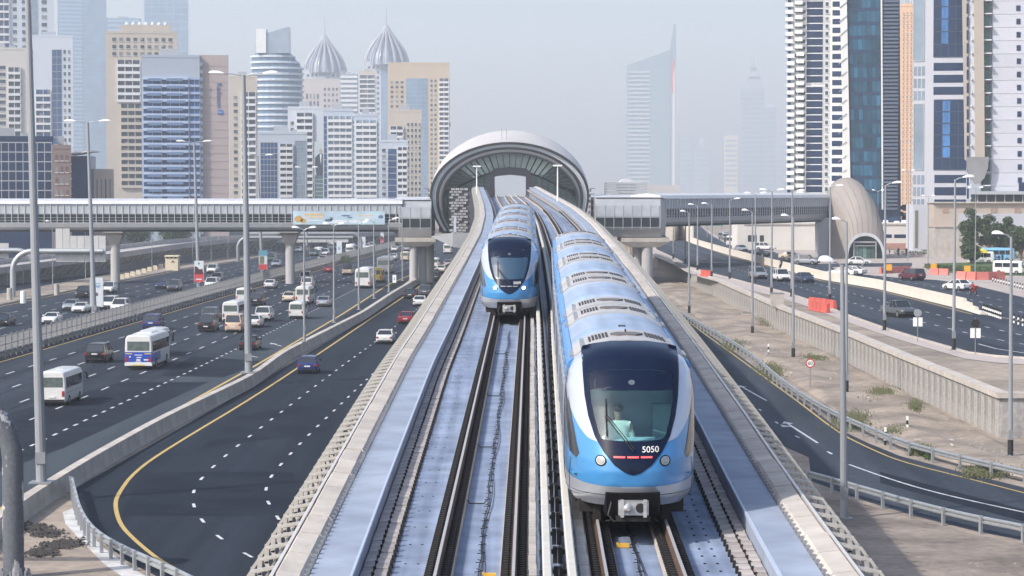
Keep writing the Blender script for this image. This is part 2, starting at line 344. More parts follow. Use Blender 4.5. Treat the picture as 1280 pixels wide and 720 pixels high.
def arrow(mb, a, b, z, w=.18):
    a, b = Vector(a), Vector(b); t = (b-a).normalized(); n = Vector((-t.y, t.x, 0))
    ribbon(mb, [a, b-t*1.6], w, z); p = b-t*1.8
    mb.poly([tuple(Vector((q.x, q.y, z+.001))) for q in (b, p+n*.4, p-n*.4)])
arrow(mk_w, G(1022, 554), G(980, 527), .022); arrow(mk_w, G(958, 501), G(924, 482), .022); arrow(mk_w, G(985, 534), G(975, 531), .023)
arrow(mk_w, G(352, 433), G(338, 429), .022); arrow(mk_w, G(322, 447), G(306, 443.5), .022)
sm_ = MB()
for i in range(1, 6): ribbon(sm_, [Vector((lane(MED_L, MED_R, i*.158+.035, d), d, 0)) for d in range(92, 520, 8)], .09, .014)
for d in (150, 171, 214, 262, 305): ribbon(sm_, [Vector((interp(MED_L, d)+1, d, 0)), Vector((interp(MED_R, d)-1, d+.8, 0))], .16, .0145)
structure(sm_, 'asphalt_seams', mat('seam_tar', (.012, .014, .019), .95, var=.3, spec=.05))
structure(mk_w, 'white_lane_markings', mark_white); structure(mk_y, 'yellow_edge_lines', mark_yellow)
m2 = MB()
px_dashes(m2, [(826, 296), (862, 309), (911, 326), (963, 339), (1028, 357), (1100, 376), (1166, 392), (1232, 409), (1300, 424)], UR, 2.2, 4.2, .16, .018)
px_dashes(m2, [(826, 301), (862, 318), (911, 334), (963, 349), (1028, 367), (1100, 389), (1166, 406), (1232, 422), (1300, 434)], UR, 2.2, 4.2, .16, .018)
px_dashes(m2, [(930, 318), (1000, 332), (1100, 346), (1166, 358), (1232, 372), (1300, 384)], UR, 2.2, 4.2, .16, .018)
px_dashes(m2, [(1130, 356), (1180, 367), (1240, 381), (1300, 396)], UR, 2.2, 4.2, .16, .018)
ribbon(m2, [G(x, y, UR) for x, y in [(1223, 430), (1245, 436), (1290, 443)]], .18, None, .018)
structure(m2, 'upper_road_markings', mark_white)
m3 = MB(); ribbon(m3, [G(x, y, UR) for x, y in [(862, 303), (911, 319.8), (963, 334), (1028, 351.5), (1100, 363.5), (1166, 380), (1215, 393)]], .2, None, .018); structure(m3, 'upper_yellow_line', mark_yellow)
# darker tyre-worn wheel tracks come from the stretched noise in the asphalt; oil-dark patches near the gore
# ---- concrete barrier between highway and ramp
b = thing('road_barrier', 'long pale concrete crash barrier dividing the highway from the ramp road', 'barrier')
seg = resample([Vector((interp(BAR, d), d, 0)) for d in range(96, 601, 6)], 6.0)
prof = [(-.45, 0), (.45, 0), (.38, .2), (.26, .95), (-.26, .95), (-.38, .2)]
for i, (p, q) in enumerate(zip(seg, seg[1:])):
    mb = MB(); t = (q-p).normalized(); wallsweep(mb, [p+t*.03-p, q-t*.03-p], prof); o = mb.build('barrier_block', conc_pale, b); o.location = p
# small grey edge of the gore on the highway side
gg = MB(); gg.poly([(interp(MED_R, d)+.6, d, .018) for d in range(330, 521, 10)]+[(interp(BAR, d)-.5, d, .018) for d in range(520, 329, -10)]); structure(gg, 'gore_pavement', asphalt2)
gb = thing('gore_barrier', 'low white barrier starting in the paved wedge beside the main barrier', 'barrier')
m_ = MB(); wallsweep(m_, [G(x, y) for x, y in [(438, 404), (460, 392), (483, 380), (500, 364), (515, 352)]], [(-.2, 0), (.2, 0), (.12, .55), (-.12, .55)]); m_.build('wall', conc_pale, gb)
# ---- median fence and guardrail
fn = thing('median_fence', 'grey mesh fence on posts running along the highway median', 'fence')
fp = resample([T(MED_L, d, -1.9) for d in range(176, 700, 8)], 2.6)
pm = MB(); 
for i in range(11): pm.box(-1.25+i*.25-.055, -1.25+i*.25+.055, -.015, .015, .25, 2.0)
for z in (.3, 1.1, 1.95): pm.box(-1.3, 1.3, -.02, .03, z-.03, z+.03)
fence_m = mat('fence_mesh', (.40, .39, .385), .6, .2, var=.1)
pme = pm.mesh('mesh_panel', fence_m); po = MB(); po.box(-.05, .05, -.06, .06, 0, 2.1); pome = po.mesh('fence_post', steel_dull)
base = MB(); wallsweep(base, [T(MED_L, d, -1.9) for d in range(90, 900, 10)], [(-.3, 0), (.3, 0), (.3, .28), (-.3, .28)]); base.build('footing', conc, fn)
for p, q in list(zip(fp, fp[1:]))[:200]:
    a = math.atan2(q.y-p.y, q.x-p.x); put('mesh_panel', pme, fn, (p+q)/2, (0, 0, a)); put('fence_post', pome, fn, p, (0, 0, a))
def guardrail(name, label, P, step, group=None, h=.78, block=False, m=steel):
    o = thing(name, label, 'guardrail', group=group); P = [Vector(p) for p in P]
    mb = MB(); wallsweep(mb, P, [(-.02, h-.36), (-.09, h-.31), (-.09, h-.25), (.0, h-.20), (.0, h-.16), (-.09, h-.11), (-.09, h-.05), (-.02, h), (.03, h), (.03, h-.36)]); mb.build('rail', m, o)
    pt = MB(); pt.box(-.08, .08, -.07, .07, 0, h+.04); me = pt.mesh('post', m)
    S = resample(P, step)
    for i, p in enumerate(S[:-1]):
        q = S[i+1]; a = math.atan2(q.y-p.y, q.x-p.x); n = Vector((-math.sin(a), math.cos(a), 0)); put('post', me, o, p-n*.13, (0, 0, a))
    return o
guardrail('guardrail', 'grey guardrail on close-set posts at the foot of the median fence', [T(MED_L, d, -1.0) for d in range(100, 700, 8)], 2.4, m=mat('guardrail_dull', (.30, .29, .28), .6, .3, var=.15))
gl = [G(x, y+16, .0) for x, y in [(91, 600), (95, 617), (100, 638), (112, 660), (130, 676), (155, 690), (185, 704), (225, 722), (262, 742)]]
guardrail('guardrail', 'curved steel guardrail on square posts around the bottom left sand', chaikin(gl), 1.9, h=.85)
g1 = [G(x, y) for x, y in [(820, 380), (862, 404), (907, 430), (940, 452), (978, 487), (1010, 510), (1049, 532), (1085, 548), (1124.5, 566), (1190.6, 585), (1290, 608), (1420, 640)]]
guardrail('guardrail', 'long curving guardrail between the slip road and the sandy waste ground', chaikin(g1), 3.9, h=.85)
g2 = [G(x, y) for x, y in [(1012, 608), (1040, 616), (1077, 627), (1143, 647), (1219, 666), (1290, 680), (1420, 716)]]
guardrail('guardrail', 'steel guardrail on heavy posts along the near side of the slip road', chaikin(g2), 3.3, h=.85)
# ---- retaining wall
rw = thing('retaining_wall', 'grey panelled concrete retaining wall below the upper road', 'wall')
wp = resample([Vector((x, d, 0)) for d, x in RW[:-1]], 2.4)
for i, (p, q) in enumerate(zip(wp, wp[1:])):
    if i < 145:
        mb = MB(); a = math.atan2(q.y-p.y, q.x-p.x); L = (q-p).length; mb.box(.03, L-.03, -.25-.02*(i % 3 == 1), .12, 0, 2.62)
        for c in range(1, 4): mb.box(c*L/4-.04, c*L/4+.04, .1, .17+.012*(c == 2), .1, 2.5)
        put('wall_panel', mb.mesh('wall_panel', conc_dirty), rw, p, (0, 0, a))
for i in range(26):
    mb = MB(); mb.box(.03, 2.37, -.12, .25, 0, 2.62); put('wall_panel', mb.mesh('wall_panel', conc_dirty), rw, (32+i*2.4, 162, 0))
cp = MB(); wallsweep(cp, [Vector((x, d, 0)) for d, x in RW[:-1]], [(-.55, 2.62), (.3, 2.62), (.3, 2.98), (-.55, 2.98)]); cp.box(31.72, 95, 161.7, 162.6, 2.623, 2.985); cp.build('coping', conc_pale, rw)
# ---- white barrier on the upper road
ub = thing('road_barrier', 'cream concrete barrier splitting the two upper roads', 'barrier')
bp = resample([G(x, y, UR) for x, y in [(834, 286), (846, 296), (862, 302), (880, 308.5), (911, 318), (963, 332), (1028, 349), (1100, 361), (1166.7, 377), (1208, 387), (1231, 394)]], 4)
cream = mat('cream_barrier', (.58, .53, .46), .8, var=.14, scale=.8, bump=.15)
for i, (p, q) in enumerate(zip(bp, bp[1:])):
    mb = MB(); t = (q-p).normalized(); h = min(1.25, .35+.3*(len(bp)-2-i)); wallsweep(mb, [t*.02, q-p-t*.02], [(-.4, 0), (.4, 0), (.25, h*.5), (.16, h), (-.16, h), (-.25, h*.5)])
    put('barrier_block', mb.mesh('barrier_block', cream), ub, p)
# ================================================================== metro viaduct
def VSf(d): return interp([(0, 1.153), (150, 1.153), (350, 1.0)], d)   # parapet lines lie on their own plane, which rises near the station
def lift(d): return interp([(0, 0), (172, 0), (350, 1.0), (430, 1.3)], d)
TR1 = smooth_tab([(0, -1.0), (45, -.70), (58, -.59), (95, -.29), (112, -.14), (140, 0), (160, .13), (200, .45), (250, .62), (300, .3), (350, -.5), (400, -1.4), (437, -1.9), (520, -1.9)], 1)
TR2 = smooth_tab([(0, 2.25), (45, 2.44), (66, 2.65), (82, 2.83), (97, 3.0), (112, 3.2), (126, 3.4), (160, 3.62), (200, 3.85), (260, 4.0), (310, 3.85), (360, 3.2), (400, 2.3), (437, 1.5), (520, 1.5)], 1)
PL = smooth_tab([(d*VSf(d), x*VSf(d)) for d, x in [(0, -3.7), (38, -3.64), (49, -3.66), (80, -3.62), (90, -3.5), (154, -3.08), (197, -2.85), (250, -3.1), (300, -3.8), (365, -5.0), (437, -6.4), (520, -6.4)]], 1)
PR = smooth_tab([(d*VSf(d), x*VSf(d)) for d, x in [(0, 5.1), (38, 5.32), (50, 5.5), (60, 5.72), (87, 6.2), (130, 6.8), (154, 7.05), (223, 7.5), (280, 7.3), (317, 6.8), (370, 5.7), (430, 4.3), (520, 4.3)]], 1)
def VP(tab, off, h, d): return Vector((interp(tab, d)+off, d, zr(d)+h+(lift(d) if tab is PL or tab is PR else 0)))
def sweepv(mb, tab, prof, d0, d1, step=4.0):
    n = max(1, int((d1-d0)/step)); rings = [[VP(tab, a, h, d0+(d1-d0)*i/n) for a, h in prof] for i in range(n+1)]; return mb.loft(rings)
def heading(tab, d): return math.atan2(-(interp(tab, d+2)-interp(tab, d-2)), 4)
V0, V1 = 12, 432
via = thing('metro_viaduct', 'concrete metro viaduct carrying both tracks up to the station', 'viaduct')
mb = MB(); n = 100; rings = []
for i in range(n+1):
    d = V0+(V1-V0)*i/n; z = zr(d); a, b = interp(PL, d), interp(PR, d)
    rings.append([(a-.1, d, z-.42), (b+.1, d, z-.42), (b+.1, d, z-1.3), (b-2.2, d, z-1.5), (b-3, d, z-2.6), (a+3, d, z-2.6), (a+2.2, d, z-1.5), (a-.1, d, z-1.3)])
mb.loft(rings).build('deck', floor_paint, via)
for tab, s in ((PL, 1), (PR, -1)):
    # walkway: pale blue coated
    mb = MB(); sweepv(mb, tab, [(s*.40, -1.6), (s*1.30, -1.6), (s*1.30, .04), (s*1.27, .07), (s*.40, .07)], V0, V1); mb.build('walkway', blue_paint, via)
    mb = MB(); sweepv(mb, tab, [(s*1.295, .0), (s*1.32, .0), (s*1.32, .075), (s*1.27, .075)], V0, V1); mb.build('walkway_edge', mat('pale_blue_edge', (.36, .42, .53), .5, var=.1), via)
    # parapet blocks with open joints
    d = V0; k = 0
    while d < V1:
        L = 2.3; far = d > 190; e = d+(L-.06 if not far else V1-d); mb = MB()
        j = 0 if far else random.uniform(-.014, .014)
        sweepv(mb, tab, [(s*-.02+j, -.85), (s*.46+j, -.85), (s*.48+j, .10), (s*.41+j, .18+j), (s*.02+j, .22+j), (s*-.04+j, .15)], d, e, 1.15 if not far else 4)
        o = mb.build('parapet_block', conc_pale, via)
        if far: break
        d += L; k += 1
    # dark gutter strip holding clips between walkway and parapet
    mb = MB(); sweepv(mb, tab, [(s*.45, .0), (s*.53, .0), (s*.53, .083), (s*.45, .083)], V0, V1); mb.build('gutter', mat('gutter_dark', (.12, .12, .13), .9, var=.5, scale=6), via)
    cl = MB(); d = 14
    while d < 160: p = VP(tab, s*.50, .10, d); cl.box(p.x-.035, p.x+.035, d-.05, d+.05, p.z-.03, p.z+.06); d += .55
    cl.build('gutter_clip', steel_dull, via, kind='stuff')
    mb = MB(); sweepv(mb, tab, [(s*-.12, .10), (s*-.06, .10), (s*-.06, .19), (s*-.12, .19)], V0, V1); mb.build('edge_pipe', mat('edge_pipe', (.62, .60, .58), .4, .3, var=.08), via)
    # outer ribs and slatted panels
    rib = MB(); rib.bar((-s*.10, 0, .12), (-s*.60, 0, .02), .075, .06); rib.bar((-s*.58, 0, .03), (-s*.70, 0, -.14), .09, .06); rib.bar((-s*.69, 0, -.12), (-s*.71, 0, -.5), .09, .06); rib.bar((-s*.71, 0, -.46), (-s*.5, 0, -1.2), .08, .06); rib.bar((-s*.55, 0, .01), (-s*.14, .85, -.02), .035, .035)
    rme = rib.mesh('rib', mat('rib_steel', (.44, .425, .40), .5, .2, var=.2, scale=5))
    pn = MB()
    for q in range(3): pn.box(-s*.50, -s*.10, .16+q*.37, .46+q*.37, -.50+q*.012, -.46+q*.012) if s > 0 else pn.box(.10, .50, .16+q*.37, .46+q*.37, -.50+q*.012, -.46+q*.012)
    pn.box(min(-s*.52, -s*.56), max(-s*.52, -s*.56), .05, 1.3, -1.1, -.44)
    pme = pn.mesh('slat_panel', mat('rib_panel', (.21, .185, .155), .8, var=.22, scale=3, rnd=.1)); rest = MB(); rest2 = MB()
    d = 14; k = 0
    while d < V1-2:
        p = VP(tab, 0, 0, d); a = heading(tab, d)
        if k < 150: put('rib', rme, via, p, (0, 0, a)); put('slat_panel', pme, via, p, (0, 0, a))
        else:
            M = Matrix.Translation(p) @ Matrix.Rotation(a, 4, 'Z')
            for R, S in ((rest, rib), (rest2, pn)): R.M = M; R.add(S.v, S.f)
        d += 1.36; k += 1
    rest.build('rib', MATS['rib_steel'], via, kind='stuff'); rest2.build('slat_panel', MATS['rib_panel'], via, kind='stuff')
# cable-trough slabs along the walkway feet and beside the inner rails
slab_m = mat('trough_slab', (.34, .31, .30), .85, var=.22, scale=2, bump=.2, rnd=.16)
slab_p = mat('trough_slab_pale', (.36, .34, .32), .85, var=.2, scale=2, bump=.2, rnd=.1)
for tab, off, w_, L, h, mm, lim in ((PL, 1.43, .22, .66, -.30, slab_m, 150), (PL, 1.69, .28, .66, -.33, slab_m, 150), (PR, -1.43, .22, .66, -.30, slab_m, 110), (PR, -1.69, .28, .66, -.33, slab_m, 110), (TR1, 1.07, .17, 1.2, -.1, slab_p, 100), (TR2, -1.10, .2, 1.2, -.1, slab_p, 60)):
    bx = MB(); bx.box(-w_/2+.012, w_/2-.012, .012, L-.012, h-.10, h); me = bx.mesh('trough_slab', mm); d = 18; k = 0; rest = MB()
    while d < V1-3:
        p = VP(tab, off, 0, d)
        if k < lim: put('trough_slab', me, via, p+Vector((random.uniform(-.008, .008), 0, random.uniform(-.012, .012))), (GRADE, 0, heading(tab, d)))
        else: rest.M = Matrix.Translation(p) @ Matrix.Rotation(heading(tab, d), 4, 'Z'); rest.add(bx.v, bx.f)
        d += L; k += 1
    if rest.v: rest.build('trough_slab', mm, via, kind='stuff')
dk = MB(); 
for tab, off in ((PL, 1.85), (PL, 1.55), (PR, -1.85), (PR, -1.55)):
    d = 18
    while d < 300: p = VP(tab, off, -.33, d); dk.box(p.x-.03, p.x+.03, d-.05, d+.05, p.z-.1, p.z+.05); d += .66
dk.build('slab_clip', darkmetal, via, kind='stuff')
bolt = MB(); 
for off in (2.1, 2.35):
    d = 20
    while d < 150: p = VP(PL, off, -.42, d); bolt.box(p.x-.025, p.x+.025, d-.03, d+.03, p.z, p.z+.008); d += 2.4
for off in (-2.15, -2.4):
    d = 20
    while d < 70: p = VP(PR, off, -.42, d); bolt.box(p.x-.025, p.x+.025, d-.03, d+.03, p.z, p.z+.02); d += .9
bolt.build('deck_bolt', darkmetal, via, kind='stuff')
# columns under the deck
for d in range(40, 431, 32):
    x = (interp(PL, d)+interp(PR, d))/2; z = zr(d)-2.6; mb = MB()
    mb.tube([(0, 0, 0), (0, 0, z-1.6)], .95, 14); mb.loft([[( -.9, -.9, z-1.7), (.9, -.9, z-1.7), (.9, .9, z-1.7), (-.9, .9, z-1.7)], [(-1.9, -1, z+.02), (1.9, -1, z+.02), (1.9, 1, z+.02), (-1.9, 1, z+.02)]])
    mb.build('column', conc, via, (x, d, 0))
# ================================================================== tracks
def track(tab, label, clipto):
    t = thing('railway_track', label, 'railway track', group='metro tracks on the viaduct')
    for s in (-1, 1):
        mb = MB(); sweepv(mb, tab, [(s*.7175-.27, -.42), (s*.7175+.27, -.42), (s*.7175+.27, -.27), (s*.7175-.27, -.27)], V0, V1); mb.build('plinth', mat('track_plinth', (.44, .39, .34), .85, var=.22, scale=3), t)
        mb = MB(); sweepv(mb, tab, [(s*.7175-.028, -.03), (s*.7175+.028, -.03), (s*.7175+.028, 0), (s*.7175-.028, 0)], V0, V1); r = mb.build('rail', rail_top, t)
        mb = MB(); sweepv(mb, tab, [(s*.7175-.07, -.27), (s*.7175+.07, -.27), (s*.7175+.02, -.03), (s*.7175-.02, -.03)], V0, V1); mb.build('rail_web', rust, t)
        fs = MB(); d = 20
        while d < 330:
            p = VP(tab, s*.7175, -.27, d); q = .27 if d < 140 else .54
            for e in (-1, 1):
                x = p.x+e*.155; fs.box(x-.085, x+.085, d-.075, d+.075, p.z, p.z+.035)
                if d < 140:
                    fs.box(x-.04, x+.04, d-.045, d+.045, p.z+.03, p.z+.12); fs.box(x+e*.07-.025, x+e*.07+.025, d-.02, d+.02, p.z, p.z+.09); fs.box(x-e*.07-.03, x-e*.07+.03, d-.03, d+.03, p.z+.02, p.z+.07)
                else: fs.box(x-.09, x+.09, d-.1, d+.1, p.z+.03, p.z+.1)
            d += q
        fs.build('rail_fastener', darkmetal, t, kind='stuff')
    return t
track(TR1, 'left metro track with bright rails running out from under the farther train', 0)
track(TR2, 'right metro track running under the nearer train numbered 5050', 0)
# conductor rails with white covers
for tab, off, lab in ((TR1, 1.34, 'white-covered conductor rail just right of the left metro track'), (TR2, -1.36, 'white-covered conductor rail hugging the left side of the nearer train')):
    t = thing('conductor_rail', lab, 'conductor rail')
    d = 14
    while d < 425:
        e = min(d+9.6, 425); mb = MB(); sweepv(mb, tab, [(off-.085, .06), (off+.085, .06), (off+.085, .2), (off+.06, .23), (off-.06, .23), (off-.085, .2)], d, e-.06, 3); mb.build('cover', mat('cover_cream', (.47, .455, .42), .6, var=.1, scale=2), t); d += 9.6
    bk = MB(); bk.box(-.04, .04, -.07, .07, -.42, .08); bk.box(-.12, .22, -.04, .04, -.12, -.04); bk.box(.13, .22, -.08, .08, -.3, .02); me = bk.mesh('bracket', darkmetal)
    sg = 1 if off > 0 else -1; bk2 = MB(); bk2.add([(-x*1, y, z) for x, y, z in bk.v], bk.f); me2 = bk2.mesh('bracket', darkmetal)
    d = 16; k = 0
    while d < 330 and k < 220: put('bracket', me if sg > 0 else me2, t, VP(tab, off, 0, d), (0, 0, heading(tab, d))); d += 2.3 if d < 200 else 4; k += 1
# lineside cable with loops between the left rails, cross bonds and yellow plates
def cable(tab, off, d0, d1, label, grp=None):
    t = thing('track_cable', label, 'cable'); pts, q = [], []
    d = d0
    while d < d1:
        pts.append(VP(tab, off+.025*math.sin(d*.8)+.012*math.sin(d*2.7), -.38, d)); q.append(VP(tab, off+.05+.05*math.sin(d*.55+1), -.37, d)); d += .5
    mb = MB(); mb.tube(pts, .013, 5); mb.tube(q, .012, 5); mb.build('cable', black, t)
    lp = MB(); d = d0
    while d < min(d1, 100):
        p = VP(tab, off, -.36, d); lp.bar(p+Vector((-.06, 0, 0)), p+Vector((.1, .12, .0)), .014); lp.bar(p+Vector((.1, .12, 0)), p+Vector((-.03, .25, .03)), .012); d += 1.1
    lp.build('cable_tie', black, t, kind='stuff')
cable(TR1, .02, 20, 112, 'thin black signalling cable lying between the rails of the left track')
cable(TR2, -.02, 20, 66, 'thin black cable lying between the rails under the nearer train')
for d in (47.5+9.4, 67.8, 82, 99, 38.2):
    t = tag(MB().tube([VP(TR1, -.42, -.3, d), VP(TR1, -.38, -.38, d+.05), VP(TR1, -.05, -.38, d+.02), VP(TR1, 0, -.36, d+.4)], .016, 5).build('cross_cable', black), 'short black cross cable inside the left track, %s one' % {38.2: 'at the edge', 56.9: 'nearest whole', 67.8: 'second', 82: 'third', 99: 'farthest'}[round(d, 1)], 'cable', 'short bonding cables across the left track')
for tab, off, d, lab in ((TR1, .24, 47.2, 'small yellow plate by the inner rail of the left track'), (TR2, -.22, 50.8, 'small yellow plate in the shade in front of the nearer train')):
    p = VP(tab, off, -.36, d); o = MB().box(-.13, .13, -.06, .06, -.05, .03).box(-.13, -.09, -.05, .05, .03, .05).build('marker_plate', mat('yellow_plate', (.62, .36, .05), .5, var=.15, scale=9), None, p); tag(o, lab, 'track marker')
# conduit bank between the tracks
cb = thing('cable_tray', 'dark cable tray and conduits in the gap between the two tracks', 'cable tray')
for off in (1.62, 1.75):
    mb = MB(); sweepv(mb, TR1, [(off-.03, -.36), (off+.03, -.36), (off+.03, -.30), (off-.03, -.30)], V0, V1); mb.build('conduit', steel_dull, cb)
# signal masts near the station
for x, d, zt in ((596, 372, 208), (697, 330, 207)):
    X = XD(x, d); z0 = zr(d)+.9; top = ZD(zt, d); t = thing('platform_light_mast', 'white twin-headed light mast beside the '+('left' if x < 640 else 'right')+' parapet before the station', 'light mast', (X, d, z0))
    h = top-z0; MB().tube([(0, 0, 0), (0, 0, h)], .11, 8, .07).build('pole', white, t); 
    for s in (-1, 1): MB().box(min(0, s*.6), max(0, s*.6), -.2, .2, h-.1, h+.12).build('lamp_head', lamp_white, t)
# ================================================================== trains
BODY = [(z, x*1.02) for z, x in [(.38, 1.20), (.55, 1.32), (1.0, 1.36), (2.1, 1.36), (2.7, 1.335), (3.05, 1.27), (3.28, 1.15), (3.44, .95), (3.54, .70), (3.61, .40), (3.64, 0)]]
def Wf(z): return interp(BODY, z)
NL = 2.5
Y0 = smooth_tab([(.38, .34), (.6, .14), (.85, .03), (1.1, 0), (1.35, .04), (1.8, .24), (2.4, .62), (3.05, 1.12), (3.3, 1.38), (3.46, 1.68), (3.56, 2.0), (3.64, 2.5)], 1)
NE = 2.5
def nose(x, z, off=0):
    W = max(.02, Wf(z)); s = min(1, abs(x)/W); a = math.asin(s**(NE/2)); y0 = interp(Y0, z)
    y = y0+(NL-y0)*(1-max(0, math.cos(a))**(2/NE)); k = 1+off/1.3*s
    return Vector((x*k, y-off*(1.2-.6*s), z+off*(.4*(z > 1.2)+2.2*max(0, min(1, (z-3.15)/.3)))))
def nose_s(s, z, off=0):
    W = Wf(z); a = abs(s)*math.pi/2; x = W*max(0, math.sin(a))**(2/NE)*(1 if s > 0 else -1); y0 = interp(Y0, z)
    y = y0+(NL-y0)*(1-max(0, math.cos(a))**(2/NE)); k = 1+off/1.3*abs(s)
    return Vector((x*k, y-off*(1.2-.6*abs(s)), z+off*2.2*max(0, min(1, (z-3.15)/.3))))
def x2s(x, z):
    W = max(.02, Wf(z)); return math.copysign(math.asin(min(1, abs(x)/W)**(NE/2))/(math.pi/2), x)
# train paints
tr_blue = mat('train_blue', (.055, .235, .50), .22, .15, var=.03, scale=.6, coat=.6)
tr_silver = mat('train_silver', (.46, .48, .53), .30, .45, var=.04, scale=.7, coat=.5)
tr_white = mat('train_white', (.44, .48, .58), .25, .25, var=.03, scale=.7, coat=.6)
tr_black = mat('train_black', (.004, .009, .028), .16, 0, var=0, spec=.22)
tr_roof = two_tone('train_roof', (.16, .345, .60), (.36, .37, .42), .11, rough=.4, lo=.30, hi=.58, bump=0, fine=.4, streak=(2.2, .12, 1))
tr_grey = mat('train_roof_panel', (.38, .37, .37), .5, .1, var=.1, scale=2)
tr_side = two_tone('train_side', (.30, .39, .56), (.40, .43, .52), .25, rough=.25, lo=.4, hi=.6, bump=0, fine=.3, stretch=(1, .4, 1))
vent_dark = mat('vent_dark', (.05, .045, .045), .6, .2, var=.2)
screen = glassy('train_windscreen', (.60, .86, .88), .07)
screen2 = mat('train_windscreen_dark', (.012, .045, .085), .05, 0, var=0, spec=.9, coat=1)
side_glass = mat('train_side_glass', (.012, .02, .03), .06, 0, var=0, spec=.9, coat=.5)
red_l = bpy.data.materials.new('red_light_bar'); red_l.use_nodes = True; b_ = red_l.node_tree.nodes['Principled BSDF']; b_.inputs['Base Color'].default_value = (.8, .05, .06, 1); b_.inputs['Emission Color'].default_value = (1, .12, .12, 1); b_.inputs['Emission Strength'].default_value = .8
lit = bpy.data.materials.new('lit_headlight'); lit.use_nodes = True; b_ = lit.node_tree.nodes['Principled BSDF']; b_.inputs['Base Color'].default_value = (.9, .95, 1, 1); b_.inputs['Emission Color'].default_value = (.85, .95, 1, 1); b_.inputs['Emission Strength'].default_value = 3
MASKO = [(-1.03, 3.50), (-1.02, 3.30), (-1.01, 3.0), (-.98, 2.6), (-.91, 2.2), (-.78, 1.8), (-.60, 1.5), (-.38, 1.24), (-.15, 1.09), (0, 1.05)]
MASKT = [(-.8, 3.56), (-.4, 3.615), (0, 3.63)]
WSO = [(-.86, 3.04), (-.88, 2.9), (-.855, 2.5), (-.79, 2.2), (-.70, 1.88), (-.65, 1.78), (-.55, 1.75), (-.3, 1.735), (0, 1.73)]
WST = [(-.80, 3.09), (-.4, 3.13), (0, 3.14)]
def closed(lo, hi):
    L = list(reversed(hi))+lo                       # from top centre round the left side to the bottom centre
    return L+[(-x, z) for x, z in reversed(L[1:-1])]
def byangle(out, c, n=96):
    """outline resampled by angle about c"""
    res = []
    for k in range(n):
        a = 2*math.pi*k/n; dx, dz = math.sin(a), math.cos(a); best = None
        for (x1, z1), (x2, z2) in zip(out, out[1:]+out[:1]):
            den = dx*(z2-z1)-dz*(x2-x1)
            if abs(den) < 1e-9: continue
            t = ((x1-c[0])*(z2-z1)-(z1-c[1])*(x2-x1))/den; u = ((x1-c[0])*dz-(z1-c[1])*dx)/den
            if t > 0 and -1e-6 <= u <= 1+1e-6: best = max(best or 0, t)
        res.append((c[0]+dx*(best or .01), c[1]+dz*(best or .01)))
    return res
def ringpatch(inner, outer, off, steps=5, fn=nose):
    n = len(inner); mb = MB(); vs = []
    for j in range(steps+1):
        for (a, b), (c, d) in zip(inner, outer):
            t = j/steps; vs.append(fn(a+(c-a)*t, b+(d-b)*t, off))
    mb.add(vs, [(j*n+i, j*n+(i+1) % n, (j+1)*n+(i+1) % n, (j+1)*n+i) for j in range(steps) for i in range(n)]); return mb
def diskpatch(out, c, off, steps=6, fn=nose):
    mb = ringpatch([(c[0]+(x-c[0])*.02, c[1]+(z-c[1])*.02) for x, z in out], out, off, steps, fn); n = len(out); mb.f.append(tuple(range(n))); mb.m.append(mb.mi); return mb
def inside(p, out):
    x, z = p; r = False
    for (x1, z1), (x2, z2) in zip(out, out[1:]+out[:1]):
        if (z1 > z) != (z2 > z) and x < (x2-x1)*(z-z1)/(z2-z1)+x1: r = not r
    return r
def person_mesh(joints, edges, radii, name, m, sub=2):
    me = bpy.data.meshes.new(name); me.from_pydata(joints, edges, []); o = bpy.data.objects.new(name, me); C.objects.link(o)
    sk = o.modifiers.new('s', 'SKIN'); sk.use_smooth_shade = True
    for v, r in zip(me.skin_vertices[0].data, radii): v.radius = r if isinstance(r, tuple) else (r, r)
    me.skin_vertices[0].data[0].use_root = True
    ss = o.modifiers.new('b', 'SUBSURF'); ss.levels = sub; ss.render_levels = sub
    bpy.context.view_layer.update(); out = bpy.data.meshes.new_from_object(o.evaluated_get(bpy.context.evaluated_depsgraph_get())); bpy.data.objects.remove(o); out.name = name
    out.materials.clear(); out.materials.append(m); return out
MONO = {}
